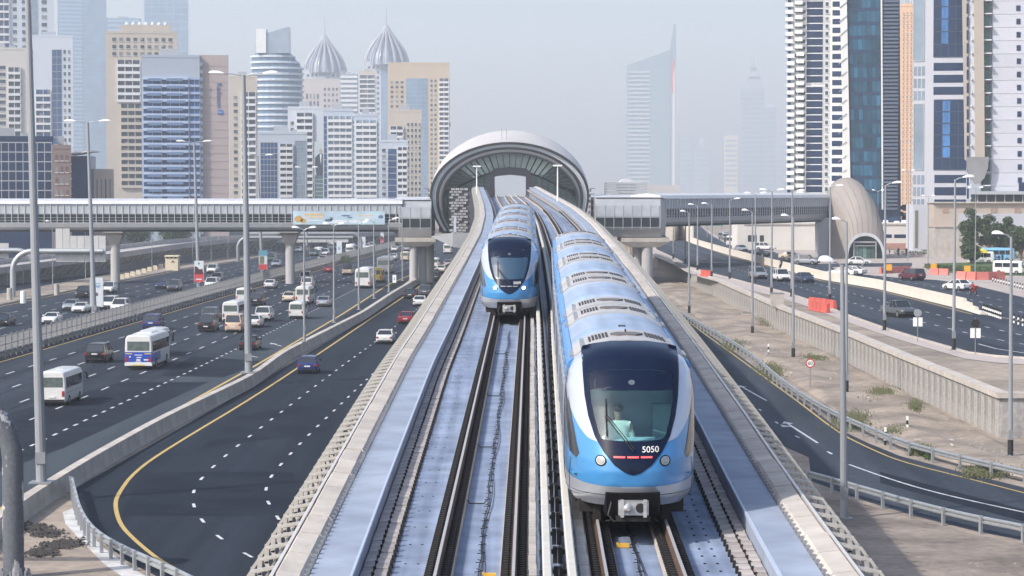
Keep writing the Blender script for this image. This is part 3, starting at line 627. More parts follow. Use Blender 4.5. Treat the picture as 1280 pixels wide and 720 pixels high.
def make_train(tab, d0, ncar, label, number, is_lit):
    root = thing('metro_train', label, 'train', VP(tab, 0, 0, d0)); root.rotation_euler = (GRADE, 0, heading(tab, d0+4))
    bpy.context.view_layer.update()
    # ---- nose shell in two paints, open behind the windscreen
    wsc = (0, 2.4); ws = byangle(closed(WSO, WST), wsc, 120); mk = byangle(closed(MASKO, MASKT), wsc, 120)
    hole = [(wsc[0]+(x-wsc[0])*1.07, wsc[1]+(z-wsc[1])*1.05) for x, z in ws]
    mb = MB(); mb.mat(tr_silver).mat(tr_blue).mat(tr_white); NS, NZ = 96, 110
    zs = [.38+(3.64-.38)*(j/NZ) for j in range(NZ+1)]; vs = [nose_s(-1+2*i/NS, z) for z in zs for i in range(NS+1)]; fs, ms = [], []
    for j in range(NZ):
        for i in range(NS):
            q = nose_s(-1+2*(i+.5)/NS, (zs[j]+zs[j+1])/2)
            if inside((q.x, q.z), hole): continue
            fs.append((j*(NS+1)+i, j*(NS+1)+i+1, (j+1)*(NS+1)+i+1, (j+1)*(NS+1)+i)); ms.append(1)
    mb.v = [tuple(v) for v in vs]; mb.f = fs; mb.m = ms
    nose_o = mb.build('cab_nose', None, root, smooth=True)
    # silver chin below a curved line
    def strip(lo, hi, off, n=90, k=8):
        m2 = MB(); vs = []
        for i in range(n+1):
            s = -1+2*i/n; a, b = lo(s), hi(s)
            for j in range(k+1): vs.append(nose_s(s, a+(b-a)*j/k, off))
        m2.add(vs, [(i*(k+1)+j, (i+1)*(k+1)+j, (i+1)*(k+1)+j+1, i*(k+1)+j+1) for i in range(n) for j in range(k)]); return m2
    strip(lambda s: .375, lambda s: .80+.22*abs(s)**2.2, .006).build('chin_panel', tr_silver, nose_o, smooth=True)
    # white cheek stripes between mask and blue side
    for s in (-1, 1):
        m2 = MB(); n, k = 50, 10; vs = []
        low = [(1.36, 3.62), (1.45, 3.62)]
        for i in range(n+1):
            z = 1.62+(3.60-1.62)*i/n; xm = interp([(1.24, .36), (1.5, .58), (1.8, .76), (2.2, .89), (2.6, .96), (3.0, .99), (3.3, 1.0), (3.5, 1.0), (3.64, 1.0)], z)
            sa = abs(x2s(min(xm, Wf(z)*.995), z)); sb = interp([(1.62, 0), (1.75, .40), (1.95, .53), (2.2, .66), (2.5, .83), (2.75, 1), (3.64, 1)], z); sb = max(sb, sa)
            for j in range(k+1): vs.append(nose_s(s*(sa+(sb-sa)*j/k), z, .006))
        m2.add(vs, [(i*(k+1)+j, (i+1)*(k+1)+j, (i+1)*(k+1)+j+1, i*(k+1)+j+1) for i in range(n) for j in range(k)]); m2.build('cheek_panel', tr_white, nose_o, smooth=True)
        # wedge-shaped side window on the corner
        so_ = [(.50, 1.28), (.57, 1.55), (.64, 1.95), (.74, 2.4), (.93, 2.9), (.985, 2.3), (.96, 1.8), (.82, 1.5), (.64, 1.34)]
        c = (.78, 1.9); ang = byangle([(a, z) for a, z in so_], c, 40)
        diskpatch([(s*a, z) for a, z in ang], (s*c[0], c[1]), .010, 5, nose_s).build('corner_window', side_glass, nose_o, smooth=True)
        # headlight: dark bezel, bright lens
        hc = (s*.665, 1.33)
        for r, off, m_, nm in ((.115, .012, tr_black, 'headlight_bezel'), (.088, .022, mat('light_rim', (.5, .5, .5), .3, .7, var=0), 'headlight_rim'), (.072 if not is_lit else .08, .03, lit if is_lit else mat('lens', (.30, .31, .30), .15, .4, var=.3, scale=14), 'headlight')):
            diskpatch([(hc[0]+r*math.sin(2*math.pi*q/28), hc[1]+r*math.cos(2*math.pi*q/28)) for q in range(28)], hc, off, 2).build(nm, m_, nose_o, smooth=True)
    se = MB()
    for zz in (.62, ): se.tube([nose_s(-.98+1.96*i/40, zz, .012) for i in range(41)], .006, 4)
    for s in (-1, 1): se.tube([nose_s(s*(.80-.10*i/10), .45+.85*i/10, .012) for i in range(11)], .006, 4); se.tube([nose_s(s*.999, .5+2.6*i/12, .012) for i in range(13)], .009, 4)
    se.build('panel_seam', vent_dark, nose_o, kind='stuff')
    ringpatch(ws, mk, .012, 8).build('mask', tr_black, nose_o, smooth=True)
    wsm = screen if not is_lit else screen2
    diskpatch(ws, wsc, .004, 8).build('windscreen', wsm, nose_o, smooth=True)
    # sunshade band and lamp inside the top of the screen
    top = [p for p in ws if p[1] > 2.72]
    band = [(-.865, 2.70), (-.865, 3.0), (-.82, 3.08), (-.4, 3.125), (0, 3.135), (.4, 3.125), (.82, 3.08), (.865, 3.0), (.865, 2.70), (.4, 2.72), (0, 2.725), (-.4, 2.72)]
    diskpatch(byangle(band, (0, 2.9), 60), (0, 2.9), .010, 4).build('shade_band', tr_black, nose_o, smooth=True)
    diskpatch([(.07*math.sin(2*math.pi*q/20), 2.88+.05*math.cos(2*math.pi*q/20)) for q in range(20)], (0, 2.88), .02, 2).build('top_lamp', mat('top_lamp', (.12, .15, .18), .2, .3, var=0), nose_o, smooth=True)
    # wiper, number, red bars
    wp = MB(); wp.tube([nose(.0, 1.52, .05), nose(-.28, 1.86, .07), nose(-.55, 2.2, .06)], .012, 6).tube([nose(.03, 1.56, .05), nose(-.25, 1.9, .07), nose(-.52, 2.23, .06)], .009, 6).tube([nose(-.53, 1.82, .04), nose(-.54, 2.2, .05), nose(-.54, 2.55, .04)], .014, 6); wp.build('wiper', black, nose_o)
    tm = text_mesh(number, .17, .004, white, 'number')
    for v in tm.vertices:
        x, z = .36+v.co.x*1.05, 1.56+v.co.y*1.0; q = nose(x, z, .022+v.co.z*1.0); v.co = q
    put('number', tm, nose_o)
    rb = MB()
    for a in (-.40, -.12, .16):
        rb.add([nose(a+t, z, .02) for t in (0, .06, .12, .18, .235) for z in (1.395, 1.43)], [(2*i, 2*i+1, 2*i+3, 2*i+2) for i in range(4)])
    rb.build('marker_bar', red_l if not is_lit else mat('bar_off', (.3, .3, .32), .3, var=0), nose_o)
    # coupler box and underframe
    cb_ = MB(); cb_.mat(mat('recess_black', (.004, .004, .005), .9, var=0, spec=.1)).prism([(-.55, -.015), (.55, -.015), (.62, .9), (-.62, .9)], .20, .68); cb_.build('coupler_recess', None, root)
    cp_ = MB(); cp_.box(-.31, .31, -.26, .1, .26, .54); cp_.box(-.27, -.2, -.3, -.2, .22, .58); cp_.box(.2, .27, -.3, -.2, .22, .58); cp = cp_.build('coupler', mat('coupler_metal', (.55, .55, .55), .35, .6, var=.3, scale=7), root)
    MB().tube([(-.12, -.27, .41), (-.12, -.40, .41)], .10, 14, .04).build('coupler_cone', mat('cone_metal', (.62, .62, .60), .3, .7, var=.1), cp)
    MB().tube([(.14, -.255, .41), (.14, -.285, .41)], .10, 14).build('coupler_socket', black, cp)
    MB().box(-.36, .36, -.20, -.05, .12, .22).build('coupler_tray', darkmetal, cp)
    MB().tube([(-.45, -.02, .5), (-.52, -.12, .25), (-.4, -.16, .12), (-.25, -.1, .15)], .02, 6).build('coupler_hose', black, cp)
    uf = MB(); uf.box(-1.1, 1.1, 1.1, 2.6, .14, .42)
    for x in (-.72, .72): uf.box(x-.08, x+.08, .9, 1.3, -.02, .34)
    for s in (-1, 1):
        uf.box(s*.7175-.07, s*.7175+.07, 1.7, 2.5, .02, .8); uf.box(s*.98-.1, s*.98+.1, 1.6, 3.4, .14, .42); uf.tube([(s*.7175-.07, 2.3, .43), (s*.7175+.07, 2.3, .43)], .43, 20)
        uf.tube([(s*.35, .3, .3), (s*.45, .2, .1), (s*.55, .3, .05)], .02, 5)
    uf.build('bogie', darkmetal, root)
    if not is_lit:
        # cab interior behind the screen
        ci = MB(); teal = mat('cab_teal', (.07, .27, .33), .6, var=.15, scale=1.5)
        ci.mat(teal); ci.quad((-1.1, 4.6, .9), (1.1, 4.6, .9), (1.1, 4.6, 3.2), (-1.1, 4.6, 3.2)); ci.quad((-1.12, 2.2, .9), (-1.12, 4.6, .9), (-1.12, 4.6, 3.2), (-1.12, 2.2, 3.2)); ci.quad((1.12, 2.2, .9), (1.12, 4.6, .9), (1.12, 4.6, 3.2), (1.12, 2.2, 3.2))
        ci.quad((-1.25, .8, 1.0), (1.25, .8, 1.0), (1.25, 4.6, 1.0), (-1.25, 4.6, 1.0)); ci.box(-.02, .02, 2.9, 3.0, 1.0, 3.3); ci.box(.25, .29, 3.4, 3.5, 1.0, 3.3)
        ci.mat(mat('cab_ledge', (.50, .62, .66), .5, var=.1)); ci.box(-.62, .62, .62, 1.15, 1.60, 1.68); ci.box(-.1, .5, 1.0, 1.3, 1.5, 1.70); ci.box(.5, 1.0, 2.2, 2.6, 1.0, 2.3)
        ci.build('cab_interior', None, nose_o)
    # ---- carriages
    L, gap = 14.75, .4; dcur = d0+NL
    yb = interp([(0, 0)], 0); half = [(x, z) for z, x in BODY]
    for c in range(ncar):
        Lc = L-(NL if c == 0 else 0); dm = dcur+Lc/2
        p = VP(tab, 0, 0, dm); 
        key = (round(Lc, 2), 'shell')
        if key not in MONO:
            mb = MB(); mb.mat(tr_side).mat(tr_blue).mat(tr_roof).mat(tr_silver); ring = [(x, z) for x, z in half]+[(-x, z) for x, z in reversed(half[:-1])]
            rr = [[(x, y, z) for x, z in ring] for y in (-Lc/2, -Lc/4, 0, Lc/4, Lc/2)]; mb.loft(rr); me = mb.mesh('carriage_body', None, smooth=False)
            for f in me.polygons:
                zc = sum(me.vertices[v].co.z for v in f.vertices)/len(f.vertices); xc = f.center.x
                f.material_index = 2 if zc > 3.0 else (1 if zc > 2.8 else (0 if zc > .8 else 3)); f.use_smooth = zc > 3.0
                if abs(f.normal.y) > .9: f.material_index = 3
            MONO[key] = me
        cb2 = put('carriage_body', MONO[key], root); cb2.matrix_world = Matrix.Translation(p) @ Matrix.Rotation(heading(tab, dm), 4, 'Z') @ Matrix.Rotation(GRADE, 4, 'X')
        # side windows and doors
        for s in (-1, 1):
            for i in range(8):
                y = -Lc/2+.9+i*(Lc-1.8)/8; k2 = (round(Lc, 2), 'win', s, i % 2)
                if k2 not in MONO:
                    m3_ = MB(); wl = (Lc-1.8)/8-.25
                    if i % 2: m3_.box(min(s*1.36, s*1.398), max(s*1.36, s*1.398), 0, wl, 1.45, 2.55)
                    else: m3_.box(min(s*1.36, s*1.406), max(s*1.36, s*1.406), .1, wl-.1, .95, 2.75)
                    MONO[k2] = m3_.mesh('side_window' if i % 2 else 'door', side_glass if i % 2 else tr_silver)
                put('side_window' if i % 2 else 'door', MONO[k2], cb2, (0, y, 0))
                if not i % 2:
                    kd = (round(Lc, 2), 'dg', s)
                    if kd not in MONO: 
                        wl = (Lc-1.8)/8-.25; q_ = MB(); q_.box(min(s*1.39, s*1.414), max(s*1.39, s*1.414), .22, wl/2-.04, 1.4, 2.6); q_.box(min(s*1.39, s*1.414), max(s*1.39, s*1.414), wl/2+.04, wl-.22, 1.4, 2.6); MONO[kd] = q_.mesh('door_window', side_glass)
                    put('door_window', MONO[kd], cb2, (0, y, 0))
            kg = (round(Lc, 2), 'gut', s)
            if kg not in MONO:
                q_ = MB(); q_.loft([[(s*x, y, z) for x, z in ((1.30, 2.98), (1.34, 3.1), (1.29, 3.2), (1.20, 3.27), (1.18, 3.2))] for y in (-Lc/2+.05, Lc/2-.05)]); MONO[kg] = q_.mesh('roof_gutter', mat('gutter_blue', (.07, .24, .55), .3, .1, var=.05))
            put('roof_gutter', MONO[kg], cb2)
        # roof equipment strips at the ends
        def arc(x): return interp([(0, 3.645), (.408, 3.615), (.714, 3.545), (.969, 3.445), (1.17, 3.285), (1.25, 3.2)], abs(x))
        ends = [(-1, Lc/2), (1, Lc/2)] if c else [(-1, Lc/2-.03), (1, Lc/2)]
        for s, ye in ends:
            if c == ncar-1 and s == 1 and False: continue
            yy = s*(ye-1.5); kp = (round(Lc, 2), 'rp', s, c == 0)
            if kp not in MONO:
                q_ = MB(); xs = [-1.18+2.36*i/16 for i in range(17)]
                q_.loft([[(x, y, arc(x)-.01) for x in xs]+[(x, y, arc(x)+.035) for x in reversed(xs)] for y in (yy-1.42, yy+1.42)]); MONO[kp] = q_.mesh('roof_panel', tr_grey)
                v_ = MB()
                for sx in (-1, 1):
                    for i in range(6):
                        x = sx*(.44+i*.075); z = arc(x)+.034
                        for j in (-1, 0, 1): v_.box(x-.026, x+.026, yy+.2+j*.46-.19, yy+.2+j*.46+.19, z-.02, z+.014)
                MONO[kp+('v',)] = v_.mesh('roof_vent', vent_dark)
                h_ = MB(); h_.prism([(-.36, yy), (-.2, yy-.4), (.2, yy-.4), (.36, yy), (.2, yy+.4), (-.2, yy+.4)], 3.63, 3.70); MONO[kp+('h',)] = h_.mesh('roof_hatch', mat('hatch', (.13, .115, .11), .5, .2, var=.2))
                b3 = MB()
                for sx in (-1, 1): b3.box(sx*.98-.05, sx*.98+.05, yy-1.2, yy+1.2, 3.40, 3.49); b3.box(sx*1.2-.07, sx*1.2+.07, yy-1.0, yy+.2, 3.18, 3.30)
                MONO[kp+('b',)] = b3.mesh('roof_box', mat('roof_box', (.27, .29, .32), .5, .2, var=.2))
            rp = put('roof_panel', MONO[kp], cb2); put('roof_vent', MONO[kp+('v',)], cb2); put('roof_hatch', MONO[kp+('h',)], cb2); put('roof_box', MONO[kp+('b',)], cb2)
        if c in (0, 2, 3) or (c == 1 and is_lit):
            a_ = MB(); yq = -Lc/2+2.2 if c == 0 else Lc/2-2.2; a_.prism([(-.11, yq+.2), (0, yq-.2), (.11, yq+.2)], 3.63, 3.66); a_.prism([(-.015, yq-.1), (.015, yq-.1), (.015, yq+.1), (-.015, yq+.1)], 3.65, 3.74); a_.build('roof_antenna', darkmetal, cb2)
            a_ = MB(); a_.box(-.08, .08, yq+2.2, yq+2.5, 3.62, 3.66); a_.build('roof_bracket', vent_dark, cb2)
        dcur += Lc
        if c < ncar-1:
            g_ = MB(); ring = [(x*.88, .5+(z-.5)*.965) for x, z in half]; ring = ring+[(-x, z) for x, z in reversed(ring[:-1])]
            g_.loft([[(x*(1 if k % 2 else .965), -.02+k*(gap+.04)/6, z) for x, z in ring] for k in range(7)]); gw = g_.build('gangway', mat('gangway_rubber', (.16, .14, .13), .8, var=.3, scale=5), root)
            gw.matrix_world = Matrix.Translation(VP(tab, 0, 0, dcur)) @ Matrix.Rotation(heading(tab, dcur), 4, 'Z') @ Matrix.Rotation(GRADE, 4, 'X'); dcur += gap
        ub_ = MB(); ub_.box(-1.15, 1.15, -Lc/2+.3, Lc/2-.3, .12, .40); ub_.build('underframe', darkmetal, cb2)
    return root
t2 = make_train(TR2, 51.0, 5, 'nearer blue and silver metro train numbered 5050 on the right track', '5050', False)
t1 = make_train(TR1, 115.5, 5, 'farther blue metro train with lit headlights on the left track', '5009', True)
# attendant standing with his back to the windscreen of train 5050
p0 = VP(TR2, 0, 0, 51.0); hd = heading(TR2, 55.9)
pe = thing('person', 'person in a pale shirt seen from behind through the windscreen of the nearer train', 'person', p0+Vector((-.26, 1.30, .93)), hd); pe.scale = (1.22, 1.22, 1.08)
shirt = mat('pale_shirt', (.85, .76, .66), .8, var=.1, scale=5); skin = mat('skin', (.35, .20, .13), .6, var=.08); hair = mat('dark_hair', (.02, .016, .014), .7, var=.2)
J = [(0,0,.50), (0,0,.72), (0,.0,.95), (0,.0,1.06), (-.17,0,.98), (-.25,.02,.72), (-.22,.18,.55), (.17,0,.98), (.25,.02,.72), (.22,.18,.55), (-.09,0,.42), (.09,0,.42), (-.1,.02,.1), (.1,.02,.1), (-.1,.0,-.0), (.1,.0,.0)]
E = [(0,1),(1,2),(2,3),(2,4),(4,5),(5,6),(2,7),(7,8),(8,9),(0,10),(0,11),(10,12),(11,13),(12,14),(13,15)]
R_ = [(.17,.12),(.19,.13),(.17,.11),.06,(.085,.08),.06,.045,(.085,.08),.06,.045,.10,.10,.08,.08,.06,.06]
put('body', person_mesh(J, E, R_, 'body', shirt), pe)
hd_ = person_mesh([(0,.0,1.02), (0,.01,1.12), (0,.03,1.24), (0,.02,1.33)], [(0,1),(1,2),(2,3)], [.055,.06,(.085,.10),(.06,.07)], 'head', skin); put('head', hd_, pe)
MB().ball((0, .0, 1.30), .092, .105, .085, 14, 8).build('hair', hair, pe, smooth=True)
# ================================================================== station
SD = 432; SX = XD(637, SD); PM = FPX/SD
sh_m = mat('station_shell', (.55, .525, .51), .55, .1, var=.1, scale=.25, bump=.05)
rim_m = mat('station_rim', (.03, .03, .035), .45, .3, var=.15)
ring_m = mat('station_ring', (.17, .17, .18), .4, .4, var=.1)
st_glass = mat('station_glass', (.10, .17, .17), .12, .1, var=.35, scale=.35, spec=.8)
st_glass2 = mat('station_fan_glass', (.62, .78, .74), .25, .1, var=.35, scale=.3)
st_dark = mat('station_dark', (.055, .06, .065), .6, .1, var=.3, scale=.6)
clad = mat('bridge_cladding', (.36, .37, .39), .45, .3, var=.12, scale=.5)
clad_w = mat('bridge_roof', (.56, .57, .59), .4, .2, var=.1, scale=.3)
br_glass = mat('bridge_glass', (.40, .43, .47), .3, .1, var=.25, scale=.4)
br_dark = mat('bridge_window', (.02, .026, .034), .12, 0, var=.3, scale=.5)
stn = thing('metro_station', 'oval golden grey metro station shell straddling the tracks', 'station', (SX, SD, 0))
ZB = ZD(292, SD)                                   # foot of the shell
def oval(rx, ztop, zb=None, y=0, n=40, wide=1.06):
    """arch that bulges slightly outwards below its middle"""
    zb = ZB if zb is None else zb; zc = zb+(ztop-zb)*.42; P = []
    for i in range(n+1):
        a = math.radians(-32)+math.radians(244)*i/n; x = rx*math.cos(a); z = zc+((ztop-zc) if math.sin(a) > 0 else (zc-zb)*1.75)*math.sin(a)
        P.append((x, y, max(z, zb)))
    return P
def archband(name, m, a, b, parent=stn, smooth=True):
    mb = MB(); n = len(a[0]); vs = [p for r in a for p in r]; mb.add(vs, [(k*n+i, k*n+i+1, (k+1)*n+i+1, (k+1)*n+i) for k in range(len(a)-1) for i in range(n-1)]); return mb.build(name, m, parent, smooth=smooth)
RX = 98/PM; ZT = ZD(179, SD)
# shell in ribbed rings, swelling behind the mouth
prof = [(0, RX, ZT), (5, RX*1.02, ZT+.7), (14, RX*1.035, ZT+1.7), (28, RX*1.05, ZT+2.7), (48, RX*1.06, ZT+3.4), (70, RX*1.02, ZT+3.0), (95, RX*.9, ZT+.6), (112, RX*.72, ZT-3)]
rings = [oval(r, z, y=y) for y, r, z in prof]
archband('shell', sh_m, rings, None)
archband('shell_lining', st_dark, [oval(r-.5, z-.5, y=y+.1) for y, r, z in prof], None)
for k in range(2, 39, 3):
    pass
mb = MB()
for y, r, z in [(prof[i][0]+(prof[i+1][0]-prof[i][0])*t/4, prof[i][1]+(prof[i+1][1]-prof[i][1])*t/4, prof[i][2]+(prof[i+1][2]-prof[i][2])*t/4) for i in range(5) for t in range(4)]:
    a = oval(r+.03, z+.03, y=y); b = oval(r+.03, z+.03, y=y+.12); mb.add(a+b, [(i, i+1, len(a)+i+1, len(a)+i) for i in range(len(a)-1)])
mb.build('shell_seam', ring_m, stn, smooth=True)
def archframe(name, m, r0, z0, r1, z1, y0, y1, zb=None):
    A, B = oval(r0, z0, y=y0), oval(r1, z1, y=y0); A2, B2 = oval(r0, z0, y=y1), oval(r1, z1, y=y1); n = len(A); mb = MB()
    mb.add(A+B+B2+A2, [f for i in range(n-1) for f in ((i, i+1, n+i+1, n+i), (n+i, n+i+1, 2*n+i+1, 2*n+i), (3*n+i, 3*n+i+1, i+1, i))]); return mb.build(name, m, stn, smooth=False)
archframe('outer_rim', rim_m, RX+.22, ZT+.22, RX-.2, ZT-.2, -.3, .4)
archframe('rim_glazing', mat('rim_glazing', (.58, .62, .68), .25, .3, var=.15, scale=.4), RX-.2, ZT-.2, RX-.8, ZT-.65, .2, .9)
archframe('inner_rim', rim_m, RX-.8, ZT-.65, RX-1.2, ZT-.95, .0, 1.0)
archframe('ring_beam', ring_m, RX-1.3, ZT-1.05, RX-1.75, ZT-1.5, .1, 2.2)
archframe('ring_lip', rim_m, RX-1.75, ZT-1.5, RX-2.05, ZT-1.8, -.1, 2.4)
# fins on both flanks
for s in (-1, 1):
    for i in range(9):
        z = ZD(236, SD)-i*.98; x = s*(RX+.45-.05*i if i < 5 else RX+.25-.2*(i-5)); mb = MB(); mb.prism([(min(x, x+s*.75), -.3), (max(x, x+s*.75), -.3), (max(x, x+s*.75), 2.5), (min(x, x+s*.75), 2.5)], z, z+.12); mb.prism([(x-.1, -.2), (x+.1, -.2), (x+.1, 3), (x-.1, 3)], z-.5, z); mb.build('flank_fin', ring_m, stn)
# end wall: portal, fan glazing, lower glazing
PX0, PX1 = XD(618, SD)-SX, XD(657.5, SD)-SX; PZT, PZB = ZD(220, SD), zr(SD)-.6
YW = 5
Wl = oval(RX-1.9, ZT-1.75, y=YW)
arc_lo = lambda x: ZD(212, SD)-.065*abs(x)**1.75
# fan panels between radial mullions
fan = MB(); N = 26
def inner(a): r = RX-1.9; zc = ZB+(ZT-1.75-ZB)*.42; return (r*math.cos(a), YW, zc+((ZT-1.75-zc) if math.sin(a) > 0 else (zc-ZB)*1.75)*math.sin(a))
for i in range(N):
    a0, a1 = math.radians(12+156*i/N), math.radians(12+156*(i+1)/N); p, q = Vector(inner(a0)), Vector(inner(a1))
    def low(P): x = P.x*.72; return Vector((x, YW, max(arc_lo(x), ZB+1)))
    mb = MB(); mb.quad(p, q, low(q), low(p)); mb.build('fan_pane', st_glass2 if 5 < i < 21 else st_glass, stn)
    mb = MB(); mb.bar(p+Vector((0, -.12, 0)), low(p)+Vector((0, -.12, 0)), .09, .2); mb.build('mullion', st_dark, stn)
mb = MB(); P = [Vector((x, YW-.2, max(ZB+1, arc_lo(x)))) for x in [(-RX*.72)+(RX*1.44)*i/24 for i in range(25)]]
mb.tube(P, .16, 6); mb.build('fan_sill', rim_m, stn)
# lower wall glazing both sides of portal
for s in (-1, 1):
    xa = PX0-.75 if s < 0 else PX1+.75; xb = s*(RX-1.6); n = 8; lw_ = MB()
    for i in range(n):
        x0, x1 = xa+(xb-xa)*i/n, xa+(xb-xa)*(i+1)/n; z0_, z1_ = arc_lo(x0), arc_lo(x1)
        mb = MB(); mb.add([(x0, YW+.2, ZB), (x1, YW+.2, ZB), (x1, YW+.2, max(ZB+.5, z1_)), (x0, YW+.2, max(ZB+.5, z0_))], [(0, 1, 2, 3)]); mb.build('lower_pane', st_glass, stn)
        MB().bar((x0, YW, ZB), (x0, YW, max(ZB+.5, z0_)), .12).build('mullion', st_dark, stn)
    for z in (PZB+2.4, PZB+4): MB().box(min(xa, xb*.82), max(xa, xb*.82), YW-.05, YW+.1, z, z+.12).build('transom', ring_m, stn)
por = mat('portal_cladding', (.10, .085, .105), .6, .1, var=.15)
mb = MB(); A = [(PX0-.85, PZB), (PX0-.85, PZT+.6), (PX0, PZT+1.35), ((PX0+PX1)/2, PZT+1.6), (PX1, PZT+1.35), (PX1+.85, PZT+.6), (PX1+.85, PZB)]; B = [(PX0, PZB), (PX0, PZT-.1), (PX0+.6, PZT+.05), ((PX0+PX1)/2, PZT+.25), (PX1-.6, PZT+.05), (PX1, PZT-.1), (PX1, PZB)]
n = len(A); V = [(x, YW-1, z) for x, z in A]+[(x, YW-1, z) for x, z in B]+[(x, YW+3, z) for x, z in B]+[(x, YW+3, z) for x, z in A]
mb.add(V, [f for i in range(n-1) for f in ((i, i+1, n+i+1, n+i), (n+i, n+i+1, 2*n+i+1, 2*n+i), (3*n+i, 3*n+i+1, i+1, i))]); mb.build('portal', por, stn)
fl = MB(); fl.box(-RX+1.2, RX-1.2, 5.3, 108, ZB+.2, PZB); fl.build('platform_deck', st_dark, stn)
for s in (-1, 1):
    mb = MB(); x0 = PX0-3.2 if s < 0 else PX1+.6; mb.box(x0, x0+2.6, 7, 105, PZB, PZB+1.7); mb.build('platform', conc_pale, stn)
# rear arch frame so the far mouth stays open
archframe2 = [oval(RX*.72-1, ZT-4, y=112), oval(RX*.72, ZT-3, y=112)]
# left side wing: brick-like cladding tower and pointed tail
kx0, kx1 = XD(564, SD-8)-SX, XD(583, SD-8)-SX; kz0, kz1 = ZD(303, SD-8), ZD(239, SD-8)
MB().box(kx0, kx1+2.2, -8, 3, kz0, kz1).build('side_screen', mat('side_screen', (.085, .09, .10), .6, .2, var=.2), stn)
bk = MB(); bk.box(0, .62, -.28, 0, 0, .34); bme = bk.mesh('cladding_block', mat('cladding_block', (.34, .335, .34), .6, .2, var=.12, rnd=.15))
for r in range(20):
    for c in range(4):
        z = kz0+r*.47; x = kx0+(c*.74 if r % 2 else c*.74-.3)
        if (r*7+c*3) % 5: put('cladding_block', bme, stn, (x, -8, z))
tl = MB(); tz = ZD(304, SD-9); tl.loft([[(XD(539, SD-9)-SX, -9, tz+1.1), (XD(539, SD-9)-SX, -8, tz+1.1), (XD(539, SD-9)-SX, -8, tz+1.2), (XD(539, SD-9)-SX, -9, tz+1.2)], [(XD(566, SD-9)-SX, -10, tz-.6), (XD(566, SD-9)-SX, -5, tz-.6), (XD(566, SD-9)-SX, -5, tz+1.7), (XD(566, SD-9)-SX, -10, tz+1.7)], [(XD(586, SD-9)-SX, -10, tz-1.0), (XD(586, SD-9)-SX, -5, tz-1.0), (XD(586, SD-9)-SX, -5, tz+1.8), (XD(586, SD-9)-SX, -10, tz+1.8)]]); tl.build('tail_cladding', clad, stn)
ad = MB(); ad.box(XD(567, SD-10)-SX, XD(570, SD-10)-SX, -10.2, -10.05, ZD(290, SD-10), ZD(270, SD-10)); ad.build('poster', mat('poster_blue_white', (.45, .52, .62), .5, var=.3, scale=2), stn)
MB().tube([(XD(627, SD)-SX, 6, ZT+.6), (XD(627, SD)-SX, 6, ZD(159, SD))], .05, 5).build('roof_mast', steel, stn); MB().tube([(XD(633, SD)-SX, 6, ZT+.6), (XD(633, SD)-SX, 6, ZD(160, SD))], .05, 5).build('roof_mast', steel, stn)
# ---- station legs and concourse boxes
def concourse(name, label, x0, x1, yt, ybot, d, depth, curved=-1):
    o = thing(name, label, 'concourse'); X0, X1 = XD(x0, d), XD(x1, d); zt, zb = ZD(yt, d), ZD(ybot, d); h = zt-zb
    side = [(0, 0), (.9, -.25), (1.0, -.05)] 
    def ringx(x, k): return [(x, d+depth, zb+.2*k), (x, d+.8*k+.2, zb+.1*k), (x, d, zb+h*.25), (x, d, zb+h*.80), (x, d+1.2, zt-.1*k), (x, d+depth*.5, zt), (x, d+depth, zt)]
    mb = MB(); e = 2.2
    R = [ringx(X0+(.0 if curved < 0 else 0), 1), ringx(X0+e*.5, 1), ringx(X1-e*.5, 1), ringx(X1, 1)]
    def shrink(r, q): c = Vector((0, d+depth/2, zb+h/2)); return [(p[0], c.y+(p[1]-c.y)*q, c.z+(p[2]-c.z)*q) for p in r]
    if curved < 0: R[0] = shrink(R[0], .72)
    else: R[3] = shrink(R[3], .72)
    mb.loft(R).build('hull', clad, o, smooth=False)
    n = max(3, int((X1-X0-e)/1.3)); xa = X0+(e*.6 if curved < 0 else .1); xb = X1-(e*.6 if curved > 0 else .1)
    for i in range(n):
        a, b = xa+(xb-xa)*i/n+.05, xa+(xb-xa)*(i+1)/n-.05
        MB().box(a, b, d-.05, d+.05, zb+h*.53, zb+h*.80).build('upper_pane', br_glass, o); MB().box(a, b, d-.05, d+.05, zb+h*.27, zb+h*.50).build('window_pane', br_dark, o)
        MB().box(a-.09, a-.02, d-.12, d+.02, zb+h*.2, zb+h*.82).build('mullion', clad_w, o)
    MB().loft([[(x, d+.9, zt+.02) for x in (X0, X1)], [(x, d+depth*.5, zt+.45) for x in (X0+.5, X1-.5)], [(x, d+depth, zt+.45) for x in (X0+.5, X1-.5)]], cap=False, closed=False).build('roof', clad_w, o)
    return o
concourse('concourse_wing', 'rounded glazed concourse box joining the left footbridge to the station', 490, 539, 250, 297, 428, 22, -1)
concourse('concourse_wing', 'rounded glazed concourse box on the right flank of the station', 744, 834, 247, 297, 424, 24, 1)
def legs(label, x0, x1, yt, yb, cols, d, ycap):
    o = thing('station_pier', label, 'pier'); X0, X1 = XD(x0, d), XD(x1, d); zt, zc = ZD(yt, d), ZD(ycap, d)
    mb = MB(); c = (X0+X1)/2; hw = (X1-X0)/2
    mb.loft([[(c-hw*.62, d-1, zc), (c+hw*.62, d-1, zc), (c+hw*.62, d+12, zc), (c-hw*.62, d+12, zc)], [(c-hw, d-1.5, zt-.7), (c+hw, d-1.5, zt-.7), (c+hw, d+14, zt-.7), (c-hw, d+14, zt-.7)], [(c-hw, d-1.5, zt), (c+hw, d-1.5, zt), (c+hw, d+14, zt), (c-hw, d+14, zt)]]).build('pier_cap', conc_pale, o)
    for px, r, dy in cols: MB().tube([(XD(px, d+dy), d+dy, -.1), (XD(px, d+dy), d+dy, zc+.2)], r, 16).build('column', mat('pier_column', (.38, .375, .375), .8, var=.15, scale=.6, stretch=(1, 1, .3), bump=.1), o)
    return o
